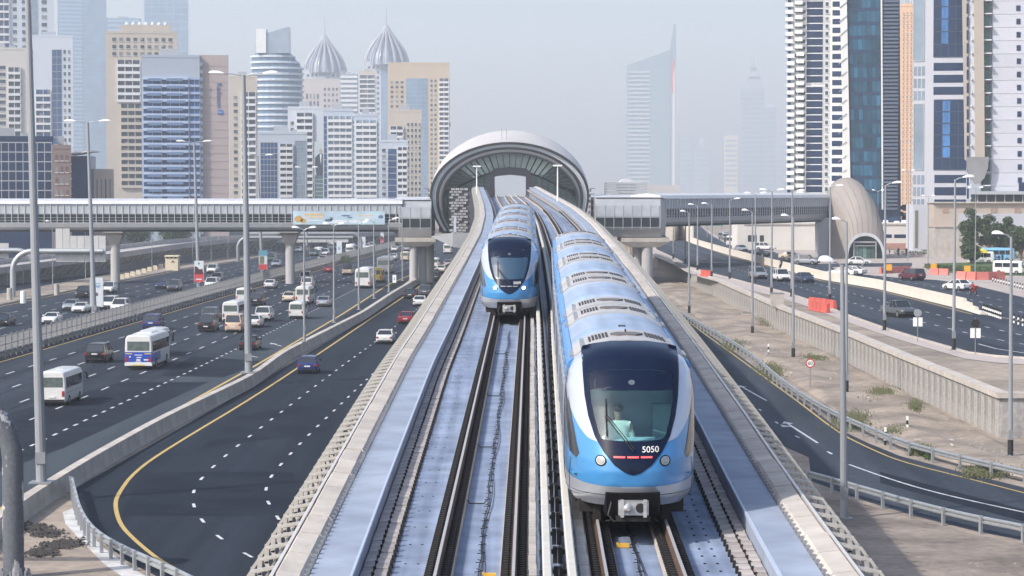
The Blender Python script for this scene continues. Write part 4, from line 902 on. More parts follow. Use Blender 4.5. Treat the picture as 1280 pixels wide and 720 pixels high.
legs('pale triple column pier under the left concourse box', 494, 545, 297, 345, [(517, .75, 0), (527, .85, 2), (537, .8, 8)], 428, 308)
legs('pale double column pier under the right concourse box', 776, 836, 297, 340, [(797, .9, 2), (809, .95, 0)], 426, 309)
rt = thing('roof_plant_room', 'grey louvred plant room on top of the right concourse', 'plant room'); d = 440
for i in range(5):
    z = ZD(245, d)+i*.5; MB().box(XD(758, d), XD(809, d), d, d+10, z, z+.42).build('louvre', clad, rt)
MB().tube([(XD(784, d), d+.5, ZD(245, d)+1.5), (XD(784, d), d+9, ZD(245, d)+1.5)], 1.6, 20).build('vault', clad_w, rt)
MB().box(XD(809, d), XD(860, d), d+20, d+30, ZD(243, d), ZD(231, d)).build('low_block', mat('haze_block', (.5, .49, .49), .8), rt)
# ---- footbridges
def bridge(name, label, A, B, zt, zb, pitch, parts=True):
    """A, B: (x, y) of the front face ends"""
    o = thing(name, label, 'footbridge'); A, B = Vector((*A, 0)), Vector((*B, 0)); L = (B-A).length; a = math.atan2(B.y-A.y, B.x-A.x)
    o.location = A; o.rotation_euler = (0, 0, a); h = zt-zb; DP = 5.5
    MB().box(0, L, .15, DP, zb+h*.16, zt-h*.1).build('core', br_dark, o)
    MB().loft([[(x, y, z) for y, z in ((-.25, zt-h*.13), (.2, zt-h*.02), (DP/2, zt+.25), (DP+.2, zt-h*.02), (DP+.2, zt-h*.13))] for x in (0, L)]).build('roof', clad_w, o)
    MB().loft([[(x, y, z) for y, z in ((.25, zb+h*.02), (-.1, zb+h*.10), (-.22, zb+h*.24), (0, zb+h*.26), (DP, zb+h*.26), (DP, zb+.02))] for x in (0, L)]).build('girder', clad, o)
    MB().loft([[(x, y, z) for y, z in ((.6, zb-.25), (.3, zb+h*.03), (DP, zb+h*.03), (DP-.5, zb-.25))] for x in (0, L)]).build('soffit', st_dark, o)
    n = int(L/pitch); up = MB(); up.box(.06, pitch-.06, .02, .10, h*.55, h*.87); upm = up.mesh('upper_pane', br_glass); wn = MB(); wn.box(.06, pitch-.06, .06, .12, h*.28, h*.52); wm = wn.mesh('window_pane', mat('bridge_window_r', (.022, .03, .038), .12, 0, var=.2, rnd=.5))
    ml = MB(); ml.box(-.045, .045, -.12, .05, h*.24, h*.88); mm = ml.mesh('mullion', clad_w); rl = MB()
    for z in (.33, .42, .535): rl.box(0, L, -.06, .0, zb+h*z-.03, zb+h*z+.03)
    rl.build('handrail', steel, o)
    for i in range(n):
        x = i*L/n; put('upper_pane', upm, o, (x, 0, zb)); put('window_pane', wm, o, (x, 0, zb)); put('mullion', mm, o, (x, 0, zb))
    return o
BD = 428
fb = bridge('footbridge', 'long glazed footbridge crossing the highway on the left of the station', (XD(-230, BD), BD), (XD(503, BD), BD), ZD(250, BD), ZD(288, BD), 1.12)
bridge('footbridge', 'glazed footbridge running right from the station over the upper road', (XD(826, 426), 426), (XD(1040, 500), 500), ZD(243.5, 426), ZD(282, 426), 1.12)
for px, yb, lab in ((142, 355, 'round concrete footbridge column among the oncoming traffic on the left'), (361.5, 338, 'round concrete footbridge column in the middle of the highway')):
    d = BD+1.5; o = thing('bridge_column', lab, 'column', (XD(px, d), d+1.4, 0)); h = ZD(288, d)
    MB().tube([(0, 0, 0), (0, 0, h-1.5)], .82, 20).build('shaft', MATS['pier_column'], o)
    MB().loft([[(-.8, -.8, h-2.4), (.8, -.8, h-2.4), (.8, .8, h-2.4), (-.8, .8, h-2.4)], [(-1.5, -1.6, h-.7), (1.5, -1.6, h-.7), (1.5, 1.6, h-.7), (-1.5, 1.6, h-.7)], [(-1.7, -2.6, h-.35), (1.7, -2.6, h-.35), (1.7, 2.6, h-.35), (-1.7, 2.6, h-.35)], [(-1.2, -2, h-.0), (1.2, -2, h-.0), (1.2, 2, h-.0), (-1.2, 2, h-.0)]]).build('capital', conc, o)
# advertising banner on the footbridge
d = BD-.6; bx0, bx1, z0, z1 = XD(366, d), XD(481, d), ZD(280.5, d), ZD(264, d)
bn = thing('billboard', 'long blue and sand coloured advertising banner hung on the footbridge', 'billboard', ((bx0+bx1)/2, d, z0)); W2, H2 = (bx1-bx0)/2, z1-z0
MB().box(-W2, W2, 0, .15, 0, H2).build('board', mat('banner_sky', (.40, .52, .60), .5, var=.25, scale=.35), bn)
MB().box(-W2-.05, W2+.05, .02, .2, -.06, -.001).box(-W2-.05, W2+.05, .02, .2, H2+.001, H2+.07).build('frame', steel, bn)
def blobs(name, m, pts, y=-.012):
    mb = MB()
    for x, z, rx, rz in pts: mb.poly([(x+rx*math.cos(a*math.pi/6), y, z+rz*math.sin(a*math.pi/6)) for a in range(12)])
    mb.build(name, m, bn)
blobs('print_figure', mat('print_ochre', (.50, .30, .10), .6, var=.3, scale=2), [(-W2+1.0, .9, .75, .6), (-W2+1.8, .6, .5, .4)])
blobs('print_figure', mat('print_dark', (.10, .16, .24), .6, var=.3, scale=2), [(-1.8, .7, .7, .25), (-1.3, .95, .3, .3), (1.2, 1.5, .8, .15), (1.9, 1.2, .5, .12), (W2-.7, 1.3, .45, .3)], -.014)
blobs('print_figure', mat('print_pale', (.62, .66, .70), .6, var=.1), [(-.5, .5, 2.2, .3), (2.6, .5, 1.2, .25)], -.010)
for x, z, w_, hh, m in ((-4.2, 1.55, 3.4, .34, (.70, .42, .10)), (-4.2, 1.08, 3.0, .3, (.72, .50, .22)), (-4.2, .62, 2.2, .16, (.7, .72, .75)), (4.4, 1.5, 2.6, .2, (.66, .50, .34)), (4.4, 1.1, 2.2, .16, (.66, .55, .42)), (4.4, .75, 2.5, .12, (.5, .5, .5))):
    mm_ = mat('print_%d' % int(m[2]*1000+z*100), m, .6, var=.1); q = MB(); x0 = x-w_/2; rr = random.Random(int(z*100)+int(w_*10))
    while x0 < x+w_/2: l = rr.uniform(.12, .3); q.quad((x0, -.016, z), (x0+l, -.016, z), (x0+l, -.016, z+hh), (x0, -.016, z+hh)); x0 += l+.07
    q.build('print_line', mm_, bn)
# ---- street-level entrance shell at the far end of the right footbridge
ED = 488; en = thing('station_entrance', 'tall bronze grey pod shell over the footbridge stairs', 'station entrance', (XD(1082, ED), ED, UR)); px = FPX/ED
shl = mat('pod_shell', (.27, .24, .22), .65, .0, var=.07, scale=.6)
secs = [(0, 24, 0, 292), (1.2, 27, 0, 272), (3.5, 31, -2, 253), (6.5, 34, -5, 237), (10, 35, -9, 226), (14, 35, -11, 221.5), (19, 33, -11, 222), (26, 26, -12, 226)]
def podring(y, hw, cx, yt, n=28, q=0):
    zt = ZD(yt, ED)-UR; hw_, c = hw/px-q, cx/px; R = []
    for i in range(n+1):
        a = math.pi*i/n; ex = 2/2.25; R.append((c+hw_*math.copysign(abs(math.cos(a))**ex, math.cos(a)), y, (zt-q)*abs(math.sin(a))**ex))
    return R
rings = [podring(*s) for s in secs]; n = 29; mb = MB(); mb.add([p for r in rings for p in r], [(k*n+i, k*n+i+1, (k+1)*n+i+1, (k+1)*n+i) for k in range(len(rings)-1) for i in range(n-1)]); mb.build('shell', shl, en, smooth=True)
sm = MB()
for j in range(3, 26, 2):
    P = [Vector(r[j])+Vector((0, -.03, .02)) for r in rings]; sm.tube(P, .045, 4)
sm.build('shell_seam', mat('pod_seam', (.22, .19, .18), .6, var=.1), en)
A = podring(-.1, 24.5, 0, 291); B = podring(-.1, 21.5, 0, 295); A2 = podring(.7, 24.5, 0, 291); m_ = MB(); m_.add(A+B+A2, [f for i in range(28) for f in ((i, i+1, 29+i+1, 29+i), (58+i, 58+i+1, i+1, i))]); m_.build('arch_rim', clad_w, en)
B = podring(.9, 22, 0, 294.5); MB().poly(B).build('glazed_wall', mat('pod_glazing', (.03, .045, .05), .15, var=.3, scale=.8), en)
for x0, x1, z0, z1 in ((-2.3, -2.05, 0, 3.1), (2.05, 2.3, 0, 3.1), (-2.3, 2.3, 3.1, 3.4), (-2.0, 2.0, 2.45, 2.6)): MB().box(x0, x1, .4, .85, z0, z1).build('door_frame', clad, en)
for i in range(5): MB().box(-1.95+i*.8, -1.25+i*.8, .8, .88, .05, 2.4).build('door_pane', mat('door_glass_green', (.10, .17, .15), .15, var=.4, scale=1.2, rnd=.5), en)
MB().box(XD(1022, 498)-XD(1082, ED), XD(1036, 498)-XD(1082, ED), 8, 14, 0, ZD(272, 498)-UR).build('stair_tower', clad, en)
# ================================================================== buildings
beige = mat('tower_beige', (.46, .38, .29), .8, var=.08, scale=.12); beige2 = mat('tower_sand', (.47, .42, .36), .8, var=.08, scale=.12)
twhite = mat('tower_white', (.62, .62, .61), .7, var=.06, scale=.1); tgrey = mat('tower_grey', (.34, .36, .39), .6, var=.08, scale=.1)
orange = mat('tower_orange', (.60, .41, .28), .75, var=.08, scale=.15); lilac = mat('tower_pale_panel', (.47, .48, .53), .55, .1, var=.05, scale=.15); tan_ = mat('tower_tan', (.36, .32, .28), .75, var=.08, scale=.15)
gl_ = mat('curtained_window', (.20, .20, .20), .5, var=.3, scale=.4)
gw = mat('tower_window', (.055, .075, .10), .15, 0, var=.35, scale=.25); gb = mat('tower_blue_glass', (.022, .065, .17), .2, 0, var=.55, scale=.12, stretch=(1, 1, .5))
gt = mat('tower_teal_glass', (.03, .13, .20), .12, .1, var=.6, scale=.2, stretch=(.3, .3, 1)); gp = mat('tower_pale_glass', (.20, .30, .42), .2, .1, var=.25, scale=.1); gblack = mat('tower_navy_glass', (.010, .028, .075), .22, 0, var=.5, scale=.1); gsteel = mat('tower_steel_glass', (.25, .31, .38), .2, .2, var=.3, scale=.1)
slabw = mat('balcony_white', (.64, .65, .66), .7, var=.06, scale=.3)
def facade(o, X0, X1, z0, z1, y, kind, fh, n=4, m=None, ww=.55, wh=.5, m2=None, out=.9, side=0, parts=False, alt=None):
    """one vertical strip of a front; side=+-1 puts it on a flank at x=X0 running back from y to X1"""
    m = m or gw; nf = max(1, int(round((z1-z0)/fh))); fh = (z1-z0)/nf; W = X1-X0
    def bx(mb, a, b, yo, yi, c, d):
        if side: mb.box(min(X0+side*yo, X0-side*yi), max(X0+side*yo, X0-side*yi), a, b, c, d)
        else: mb.box(a, b, y-yo, y+yi, c, d)
    lo = y if side else X0
    if side: W = X1
    if kind == 'win':
        cw = W/n
        if parts and nf*n <= 300:
            for f in range(nf):
                for i in range(n): mb = MB(); a = lo+cw*(i+.5-ww/2); c = z0+fh*(f+.5-wh/2); bx(mb, a, a+cw*ww, .05, .1, c, c+fh*wh); mb.build('window', m, o)
            return
        mb = MB(); fr = MB(); lt = MB(); rr = random.Random(int(abs(X0)*7+z1*3))
        for f in range(nf):
            for i in range(n):
                a = lo+cw*(i+.5-ww/2); c = z0+fh*(f+.5-wh/2); bx(mb if rr.random() > .24 else lt, a, a+cw*ww, .06, .1, c, c+fh*wh)
                if rr.random() < .12: bx(lt, a, a+cw*ww*rr.uniform(.3, .9), .09, .1, c+fh*wh*rr.uniform(.3, .7), c+fh*wh*.98)
                bx(fr, a-.1, a+cw*ww+.1, .22, .05, c-.16, c-.02)
        mb.build('window_grid', m, o, kind='stuff'); fr.build('window_sill', m2 or slabw, o, kind='stuff')
        if lt.v: lt.build('curtained_window', gl_, o, kind='stuff')
    elif kind == 'balc':
        mb = MB(); bx(mb, lo+.1, lo+W-.1, .05, .1, z0, z1); mb.build('recessed_glazing', m, o)
        mb = MB(); lt = MB(); rr = random.Random(int(abs(X0)*10))
        for f in range(nf):
            c = z0+fh*f; bx(mb, lo, lo+W, out, .1, c, c+.25); bx(mb, lo, lo+W, out, -out+.08, c+.25, c+1.05)
            for q in range(max(2, int(W/3))):
                if rr.random() < .45: a = lo+W*rr.random()*.9; bx(lt, a, a+rr.uniform(.5, 1.8), .12, .1, c+.3, c+fh*rr.uniform(.5, .95))
        for i in range(n+1): a = lo+W*i/n; bx(mb, a-.14, a+.14, out*.8, .1, z0, z1)
        mb.build('balcony', m2 or slabw, o, kind='stuff')
        if lt.v: lt.build('curtain', gl_, o, kind='stuff')
    elif kind == 'bands':
        mb = MB(); bx(mb, lo, lo+W, .06, .1, z0, z1); mb.build('glazing', m, o)
        mb = MB()
        for f in range(nf+1): c = z0+fh*f; bx(mb, lo, lo+W, out, .1, c-fh*(1-wh)/2, c+fh*(1-wh)/2)
        for i in range(n+1): a = lo+W*i/n; bx(mb, a-.06, a+.06, .12, .1, z0, z1)
        mb.build('floor_band', m2 or slabw, o, kind='stuff')
    elif kind == 'glass':
        nn = max(1, n)
        if parts and nf*nn <= 300:
            for f in range(nf):
                for i in range(nn): mb = MB(); a = lo+W*i/nn; bx(mb, a+.07, a+W/nn-.07, .06+.02*((f*3+i) % 3), .1, z0+fh*f+.1, z0+fh*(f+1)-.1); mb.build('glass_pane', (alt if alt and i == 1 and (f*5) % 7 > 0 else m), o)
        else: mb = MB(); bx(mb, lo, lo+W, .06, .1, z0, z1); mb.build('glazing', m, o)
        mb = MB()
        for f in range(nf+1): bx(mb, lo, lo+W, .14, .1, z0+fh*f-.12, z0+fh*f+.12)
        for i in range(nn+1): a = lo+W*i/nn; bx(mb, a-.08, a+.08, .14, .1, z0, z1)
        mb.build('mullion_grid', m2 or tgrey, o, kind='stuff')
def tower(label, x0, x1, yt, d, wall, strips, depth=26, name='tower', base=None, rot=0, yb=300, crown=None, flank=None, cat='tower'):
    X0, X1 = XD(x0, d), XD(x1, d); Z1 = ZD(yt, d); o = thing(name, label, cat, ((X0+X1)/2, d, 0), rot or -math.atan2((X0+X1)/2, d)); h = (X1-X0)/2
    MB().box(-h, h, 0, depth, base or 0, Z1).build('wall', wall, o)
    MB().box(-h, h, -.1, .35, Z1, Z1+.9).box(-h, -h+.4, .35, depth, Z1, Z1+.9).box(h-.4, h, .35, depth, Z1, Z1+.9).build('roof_parapet', wall, o)
    if crown is not False: MB().box(-h*.35, h*.25, depth*.3, depth*.7, Z1, Z1+3).box(h*.4, h*.6, depth*.2, depth*.4, Z1, Z1+1.8).build('roof_plant', tgrey, o)
    for s in strips:
        a, b, ya, yb_, kind, fh = s[:6]; kw = s[6] if len(s) > 6 else {}
        facade(o, XD(a, d)-(X0+X1)/2, XD(b, d)-(X0+X1)/2, ZD(yb_, d), ZD(ya, d), 0, kind, fh*d/FPX, **kw)
    fl = flank or ('win', 9, {})
    s = 1 if (X0+X1)/2 < 0 else -1
    facade(o, s*h, depth, max(0, ZD(yb, d)), Z1-2, 0.6, fl[0], fl[1]*d/FPX, side=s, n=max(3, int(depth/4.5)), **fl[2])
    return o
D_ = dict
# --- left side, nearest first (lines: px0, px1, ytop, ybottom, kind, floor height in px)
t = tower('low dark navy glass office block at the far left behind the footbridge', -60, 66, 175, 560, gblack, [(-60, 64, 178, 262, 'glass', 12, D_(n=14, m=gblack, m2=tgrey))], depth=30, name='office_block', cat='office block')
t = tower('low brown panelled block joined to the dark office block', 66, 89, 186, 561, mat('brown_panel', (.20, .15, .14), .7, var=.1), [(68, 87, 190, 262, 'win', 14, D_(n=3, m=mat('brown_dark', (.12, .09, .09), .6)))], depth=20, name='office_block', cat='office block')
t = tower('small sandstone pavilion with tall slots left of the beige tower', 89, 142, 216, 580, mat('pavilion_stone', (.44, .37, .32), .85, var=.1), [(92, 140, 222, 262, 'win', 44, D_(n=9, ww=.35, wh=.9, m=mat('slot_shadow', (.13, .11, .10), .8)))], depth=18, name='pavilion', crown=False, cat='pavilion')
cn = thing('canopy', 'white tilted roof canopy beside the dark office block', 'canopy', (XD(102, 575), 575, 0)); MB().add([(-3.2, -2, ZD(192, 575)), (2.6, -2, ZD(188, 575)), (2.6, 10, ZD(188, 575)), (-3.2, 10, ZD(192, 575)), (-3.2, -2, ZD(194, 575)), (2.6, -2, ZD(189.5, 575)), (2.6, 10, ZD(189.5, 575)), (-3.2, 10, ZD(194, 575))], [(0,1,2,3),(7,6,5,4),(0,4,5,1),(1,5,6,2),(2,6,7,3),(3,7,4,0)]).build('roof', slabw, cn); MB().box(-2.8, 2, 0, 8, 0, ZD(195, 575)).build('glass_wall', gb, cn)
tower('cream apartment block with stacked balconies at the left edge', -40, 36, 62, 1000, mat('cream_wall', (.55, .52, .49), .8, var=.06), [(-38, -6, 80, 262, 'win', 8.7, D_(n=4)), (-4, 10, 80, 262, 'win', 8.7, D_(n=1, ww=.7)), (11, 26, 84, 262, 'balc', 8.7, D_(n=2))], flank=('win', 8.7, {}))
tower('tall white and grey tower rising out of frame at the left', -60, 68, -70, 1250, mat('cool_white', (.50, .54, .60), .75, var=.06), [(-58, -2, -60, 262, 'balc', 9, D_(n=5)), (0, 13, -60, 262, 'balc', 9.3, D_(n=2, m=gb)), (14, 26, -60, 262, 'win', 9.3, D_(n=1, ww=.4)), (28, 34, -60, 262, 'win', 9.3, D_(n=1, ww=.8)), (40, 48, -60, 262, 'glass', 9, D_(n=1, m=gsteel)), (50, 62, -60, 262, 'win', 9.3, D_(n=1, ww=.55))])
tower('pale stepped tower with blue corner glazing left of the hazy blue skyscraper', 36, 92, 46, 1200, mat('cool_white2', (.52, .56, .63), .75, var=.06), [(38, 44, 60, 262, 'win', 9, D_(n=1, ww=.6)), (46, 64, 112, 262, 'balc', 9, D_(n=2, m=gb)), (66, 78, 62, 262, 'glass', 9, D_(n=2, m=gb)), (79, 90, 60, 262, 'win', 9, D_(n=2))])
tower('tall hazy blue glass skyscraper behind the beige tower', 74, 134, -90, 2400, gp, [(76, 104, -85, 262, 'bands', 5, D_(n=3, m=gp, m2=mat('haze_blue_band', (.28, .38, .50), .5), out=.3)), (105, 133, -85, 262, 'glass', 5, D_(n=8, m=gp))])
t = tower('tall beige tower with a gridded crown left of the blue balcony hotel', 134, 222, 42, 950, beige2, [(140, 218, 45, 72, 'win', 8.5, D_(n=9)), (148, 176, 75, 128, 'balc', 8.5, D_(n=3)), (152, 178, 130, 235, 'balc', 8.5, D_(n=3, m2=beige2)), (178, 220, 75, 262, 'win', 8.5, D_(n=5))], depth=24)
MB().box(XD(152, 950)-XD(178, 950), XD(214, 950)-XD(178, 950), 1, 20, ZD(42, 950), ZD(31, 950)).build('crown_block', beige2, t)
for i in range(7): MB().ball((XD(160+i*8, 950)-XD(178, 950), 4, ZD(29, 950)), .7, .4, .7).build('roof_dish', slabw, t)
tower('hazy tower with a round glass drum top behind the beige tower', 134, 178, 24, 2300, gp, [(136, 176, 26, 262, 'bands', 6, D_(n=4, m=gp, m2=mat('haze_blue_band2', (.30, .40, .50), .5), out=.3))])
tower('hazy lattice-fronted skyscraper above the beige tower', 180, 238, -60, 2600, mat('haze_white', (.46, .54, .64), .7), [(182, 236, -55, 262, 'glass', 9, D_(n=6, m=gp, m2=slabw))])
# blue balcony hotel
HD = 780; t = tower('blue balcony hotel with grey crown and tan side wing bearing a vertical sign', 178, 250, 72, HD, mat('hotel_crown', (.33, .38, .45), .6, var=.08), [(180, 236, 98, 262, 'bands', 9.2, D_(n=5, m=gb, m2=mat('hotel_slab', (.40, .48, .62), .6), out=.8, wh=.62)), (237, 250, 98, 262, 'bands', 9.2, D_(n=2, m=gb, m2=mat('hotel_slab2', (.30, .38, .55), .6), out=.4, wh=.66))], depth=22, name='hotel', flank=('bands', 9.2, D_(m=gb)), cat='hotel')
HX = (XD(178, HD)+XD(250, HD))/2
MB().box(XD(248, HD)-HX, XD(286, HD)-HX, 1.5, 24, 0, ZD(68, HD)).build('side_wing', mat('hotel_tan', (.37, .31, .30), .8, var=.06, scale=.2), t)
mb = MB(); 
for i in range(19): z = ZD(262-i*10, HD); mb.box(XD(248, HD)-HX, XD(286, HD)-HX+.04, 1.44, 24, z, z+.08)
mb.build('wall_joint', mat('joint_shadow', (.22, .19, .19), .9), t, kind='stuff')
bb = MB()
for i in range(18):
    z = ZD(258-i*9.2, HD); bb.box(XD(184+(i % 3), HD)-HX, XD(203, HD)-HX, -1.3, -.75, z, z+.9); bb.box(XD(209, HD)-HX, XD(232-(i % 2)*3, HD)-HX, -1.3, -.75, z, z+.9)
bb.build('balcony_front', mat('hotel_balcony', (.13, .20, .34), .4, var=.2), t, kind='stuff')
tm = text_mesh('Radisson', 2.25, .06, mat('sign_blue', (.06, .12, .26), .5, var=0), 'sign_lettering'); o = put('sign_lettering', tm, t, (XD(274, HD)-HX, 1.40, ZD(119, HD)), (math.radians(90), math.radians(90), 0))
sg = MB().box(XD(272.5, HD)-HX, XD(279, HD)-HX, 1.30, 1.45, ZD(142.5, HD), ZD(137, HD)).build('sign_square', mat('sign_square', (.03, .12, .38), .5, var=0), t)
put('sign_lettering', text_mesh('BLU', .62, .04, white, 'sign_lettering'), t, (XD(275.7, HD)-HX, 1.27, ZD(139.8, HD)), (math.radians(90), 0, 0))
tower('slim sand coloured apartment tower right of the hotel wing', 287, 322, 97, 1100, beige2, [(290, 300, 118, 262, 'win', 8.5, D_(n=1, ww=.5)), (302, 320, 115, 262, 'balc', 8.5, D_(n=2))])
# slanted top tower
t = thing('tower', 'pale blue rounded tower with a slanted glass top', 'tower', (XD(344, 1500), 1500, 0)); gz = mat('drum_glass', (.10, .17, .26), .25, .1, var=.3, scale=.1); q = lambda a: XD(a, 1500)-XD(344, 1500)
def oring(y, g=0): xl = 312 if y > 68 else 318; xr = 361+min(15, max(0, (y-64)*.75)); c, r = (q(xl)+q(xr))/2, (q(xr)-q(xl))/2+g; return [(c+r*math.cos(k*math.pi/12), 15+(13+g)*math.sin(k*math.pi/12), ZD(y, 1500)) for k in range(24)]
MB().loft([oring(y) for y in (262, 90, 84, 76, 70, 64)]).build('glass_drum', gz, t)
sb_ = MB()
for i in range(27): y = 262-i*7.35; sb_.loft([oring(y, .9), oring(y-2.6, .9)])
sb_.build('floor_band', mat('pale_band', (.50, .57, .64), .6), t, kind='stuff')
X = XD(344, 1500); q = lambda a: XD(a, 1500)-X
MB().loft([[(q(322), 2, ZD(66, 1500)), (q(361), 2, ZD(66, 1500)), (q(361), 18, ZD(66, 1500)), (q(322), 18, ZD(66, 1500))], [(q(331), 2, ZD(42, 1500)), (q(361), 2, ZD(33, 1500)), (q(361), 18, ZD(33, 1500)), (q(331), 18, ZD(42, 1500))]]).build('slanted_crown', gsteel, t)
MB().box(q(321), q(333), 1, 12, ZD(66, 1500), ZD(36, 1500)).build('crown_fin', slabw, t)
# middle row of pale blocks
tower('pale block with dark blue glass panel left of the portrait banner', 322, 384, 168, 840, mat('cool_block', (.45, .50, .57), .7, var=.06), [(326, 347, 178, 262, 'glass', 7, D_(n=5, m=gb, parts=False)), (350, 366, 180, 262, 'balc', 7.5, D_(n=2)), (369, 382, 176, 262, 'glass', 7.5, D_(n=2, m=gsteel))])
t = tower('white apartment block with a tall portrait banner on its face', 360, 404, 136, 950, mat('cool_block2', (.52, .55, .60), .7, var=.06), [(371, 391, 141, 262, 'balc', 8, D_(n=2)), (362, 369, 150, 262, 'win', 8, D_(n=1))], depth=20)
bd = thing('portrait_banner', 'tall building banner printed with a man in a dark suit', 'banner', (XD(401, 936), 936, 0)); q = lambda a: XD(a, 936)-XD(401, 936); Z = lambda y: ZD(y, 936)
MB().box(q(393), q(408.5), 0, .3, Z(256), Z(177)).build('sheet', mat('banner_green_grey', (.35, .40, .41), .6, var=.15, scale=.3), bd)
MB().quad((q(393.5), -.02, Z(255)), (q(408), -.02, Z(255)), (q(408), -.02, Z(219)), (q(393.5), -.02, Z(219))).build('print_panel', mat('banner_print', (.06, .085, .11), .5, var=.4, scale=.6), bd)
MB().poly([(q(a), -.04, Z(b)) for a, b in ((396, 220), (393.5, 205), (394, 197), (399, 192), (403, 192), (407, 196), (408, 205), (405, 208), (405, 220))]).build('print_suit', mat('print_suit', (.02, .025, .035), .6), bd)
MB().poly([(q(401)+.55*math.cos(a*.6283), -.06, Z(188.7)+.8*math.sin(a*.6283)) for a in range(10)]).build('print_face', mat('print_face', (.30, .21, .16), .6), bd)
MB().poly([(q(a), -.06, Z(b)) for a, b in ((400, 193), (402, 193), (401.3, 206))]).build('print_shirt', slabw, bd)
for i in range(5): MB().quad((q(395), -.05, Z(225+i*5)), (q(406-(i % 2)*2), -.05, Z(225+i*5)), (q(406-(i % 2)*2), -.05, Z(223.6+i*5)), (q(395), -.05, Z(223.6+i*5))).build('print_line', mat('print_text_green', (.18, .26, .20), .6), bd)
bc = mat('cool_block3', (.42, .48, .56), .7, var=.06)
tower('pale blue grey balcony block right of the portrait banner', 404, 442, 139, 920, bc, [(410, 440, 145, 262, 'balc', 7.6, D_(n=4, m=gsteel)), (405, 409, 145, 262, 'glass', 7.6, D_(n=1, m=gb))], depth=20)
tower('pale blue grey balcony block with a darker notch, fourth right of the banner', 443, 473, 145, 920, bc, [(445, 471, 150, 262, 'balc', 7.6, D_(n=3, m=gsteel))], depth=20)
tower('low pale apartment block in front of the beige portal tower', 474, 510, 178, 860, mat('cool_block4', (.48, .53, .60), .7, var=.06), [(476, 484, 184, 262, 'win', 7.5, D_(n=1)), (485, 496, 186, 262, 'glass', 7.5, D_(n=1, m=gb)), (497, 509, 184, 262, 'balc', 7.5, D_(n=2))], depth=18)
tower('beige apartment block with window grid before the portal tower', 486, 527, 140, 1000, beige2, [(488, 504, 158, 262, 'balc', 7.5, D_(n=2)), (508, 527, 152, 262, 'win', 7.5, D_(n=4))], depth=18)
t = tower('broad beige tower framing a recessed blue glass centre', 485, 562, 80, 1400, beige, [(508, 535, 98, 262, 'glass', 5.5, D_(n=6, m=gp)), (537, 547, 98, 262, 'win', 6, D_(n=2)), (549, 561, 98, 262, 'balc', 6, D_(n=2)), (487, 506, 100, 262, 'win', 6, D_(n=3))], crown=False)
tower('sand tower with white balconies left of the portal tower', 449, 470, 90, 1900, beige2, [(450, 469, 94, 262, 'balc', 6, D_(n=2))])
tower('pale rose tower with stepped top between the two crowned towers', 378, 425, 100, 1900, mat('rose_wall', (.46, .42, .41), .8), [(382, 400, 116, 262, 'win', 9, D_(n=4, wh=.7)), (404, 424, 108, 262, 'win', 7, D_(n=4))])
tower('narrow pale blue tower in the gap before the sand tower', 425, 448, 94, 2000, gsteel, [(426, 447, 96, 262, 'bands', 6, D_(n=3, m=gsteel))])
# two crowned towers
def crowned(label, x0, x1, ybase, ytip, yspire, d):
    cx = (x0+x1)/2; o = tower(label, x0+2, x1-2, ybase, d, mat('crown_wall', (.47, .51, .57), .6), [(x0+3, cx-8, ybase+3, 262, 'win', 6.5, D_(n=3)), (cx-7, cx+7, ybase+3, 262, 'glass', 6.5, D_(n=3, m=gp)), (cx+8, x1-3, ybase+3, 262, 'win', 6.5, D_(n=3))], crown=False, depth=20)
    R = (XD(x1, d)-XD(x0, d))/2; zb, zt = ZD(ybase+3, d), ZD(ytip-2, d); H = zt-zb; cm = mat('crown_rib', (.42, .43, .47), .4, .4, var=.1)
    prof = [(0, 1), (.12, .99), (.25, .92), (.42, .77), (.58, .57), (.72, .37), (.86, .18), (1, .03)]
    mb = MB(); N = 16
    mb.loft([[(R*.86*r*math.cos(2*math.pi*k/20), 10+R*.86*r*math.sin(2*math.pi*k/20), zb+H*.93*t) for k in range(20)] for t, r in prof]); mb.build('crown_glass', mat('crown_glazing', (.27, .32, .38), .3, .1, var=.3, scale=.2), o, smooth=True)
    for k in range(N):
        a = 2*math.pi*k/N; MB().tube([(R*r*math.cos(a), 10+R*r*math.sin(a), zb+H*t) for t, r in prof], R*.055, 5).build('crown_rib', cm, o)
    MB().tube([(0, 10, zt-1), (0, 10, ZD(yspire, d))], .7, 6, .15).build('spire', cm, o)
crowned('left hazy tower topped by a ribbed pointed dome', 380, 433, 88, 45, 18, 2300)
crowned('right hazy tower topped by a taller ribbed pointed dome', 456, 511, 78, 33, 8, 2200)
# --- right side
KD = 640; kx = XD(1010, KD)
t = tower('white balcony tower with dark blue glass strip at the left of the right-hand group', 988, 1042, -60, KD, mat('jlt_white', (.62, .62, .63), .7, var=.05), [(992, 1001, -55, 240, 'win', 9.1, D_(n=2, ww=.7)), (1007, 1028, -55, 104, 'glass', 9.1, D_(n=1, m=gblack, m2=slabw, parts=True)), (1007, 1028, 108, 250, 'glass', 9.1, D_(n=1, m=gblack, m2=slabw, parts=True)), (1030, 1035, -55, 250, 'win', 9.1, D_(n=1, ww=.7)), (1000, 1006.5, -55, 250, 'win', 9.1, D_(n=1, ww=.85))], crown=False)
bal = MB(); X = (XD(988, KD)+XD(1042, KD))/2
for i in range(34):
    z = ZD(246, KD)+i*9.1*KD/FPX; a = XD(981 if i > 19 else 983, KD)-X; bal.box(a, a+2.0, -1.2, 3, z, z+.22); bal.box(a, a+2.0, -1.2, -1.08, z+.2, z+1.05); bal.box(a+2.4, a+4.4, -1.6, 1, z+.5, z+.7); bal.box(a+2.4, a+4.4, -1.6, -1.48, z+.7, z+1.5)
bal.build('balcony', slabw, t, kind='stuff')
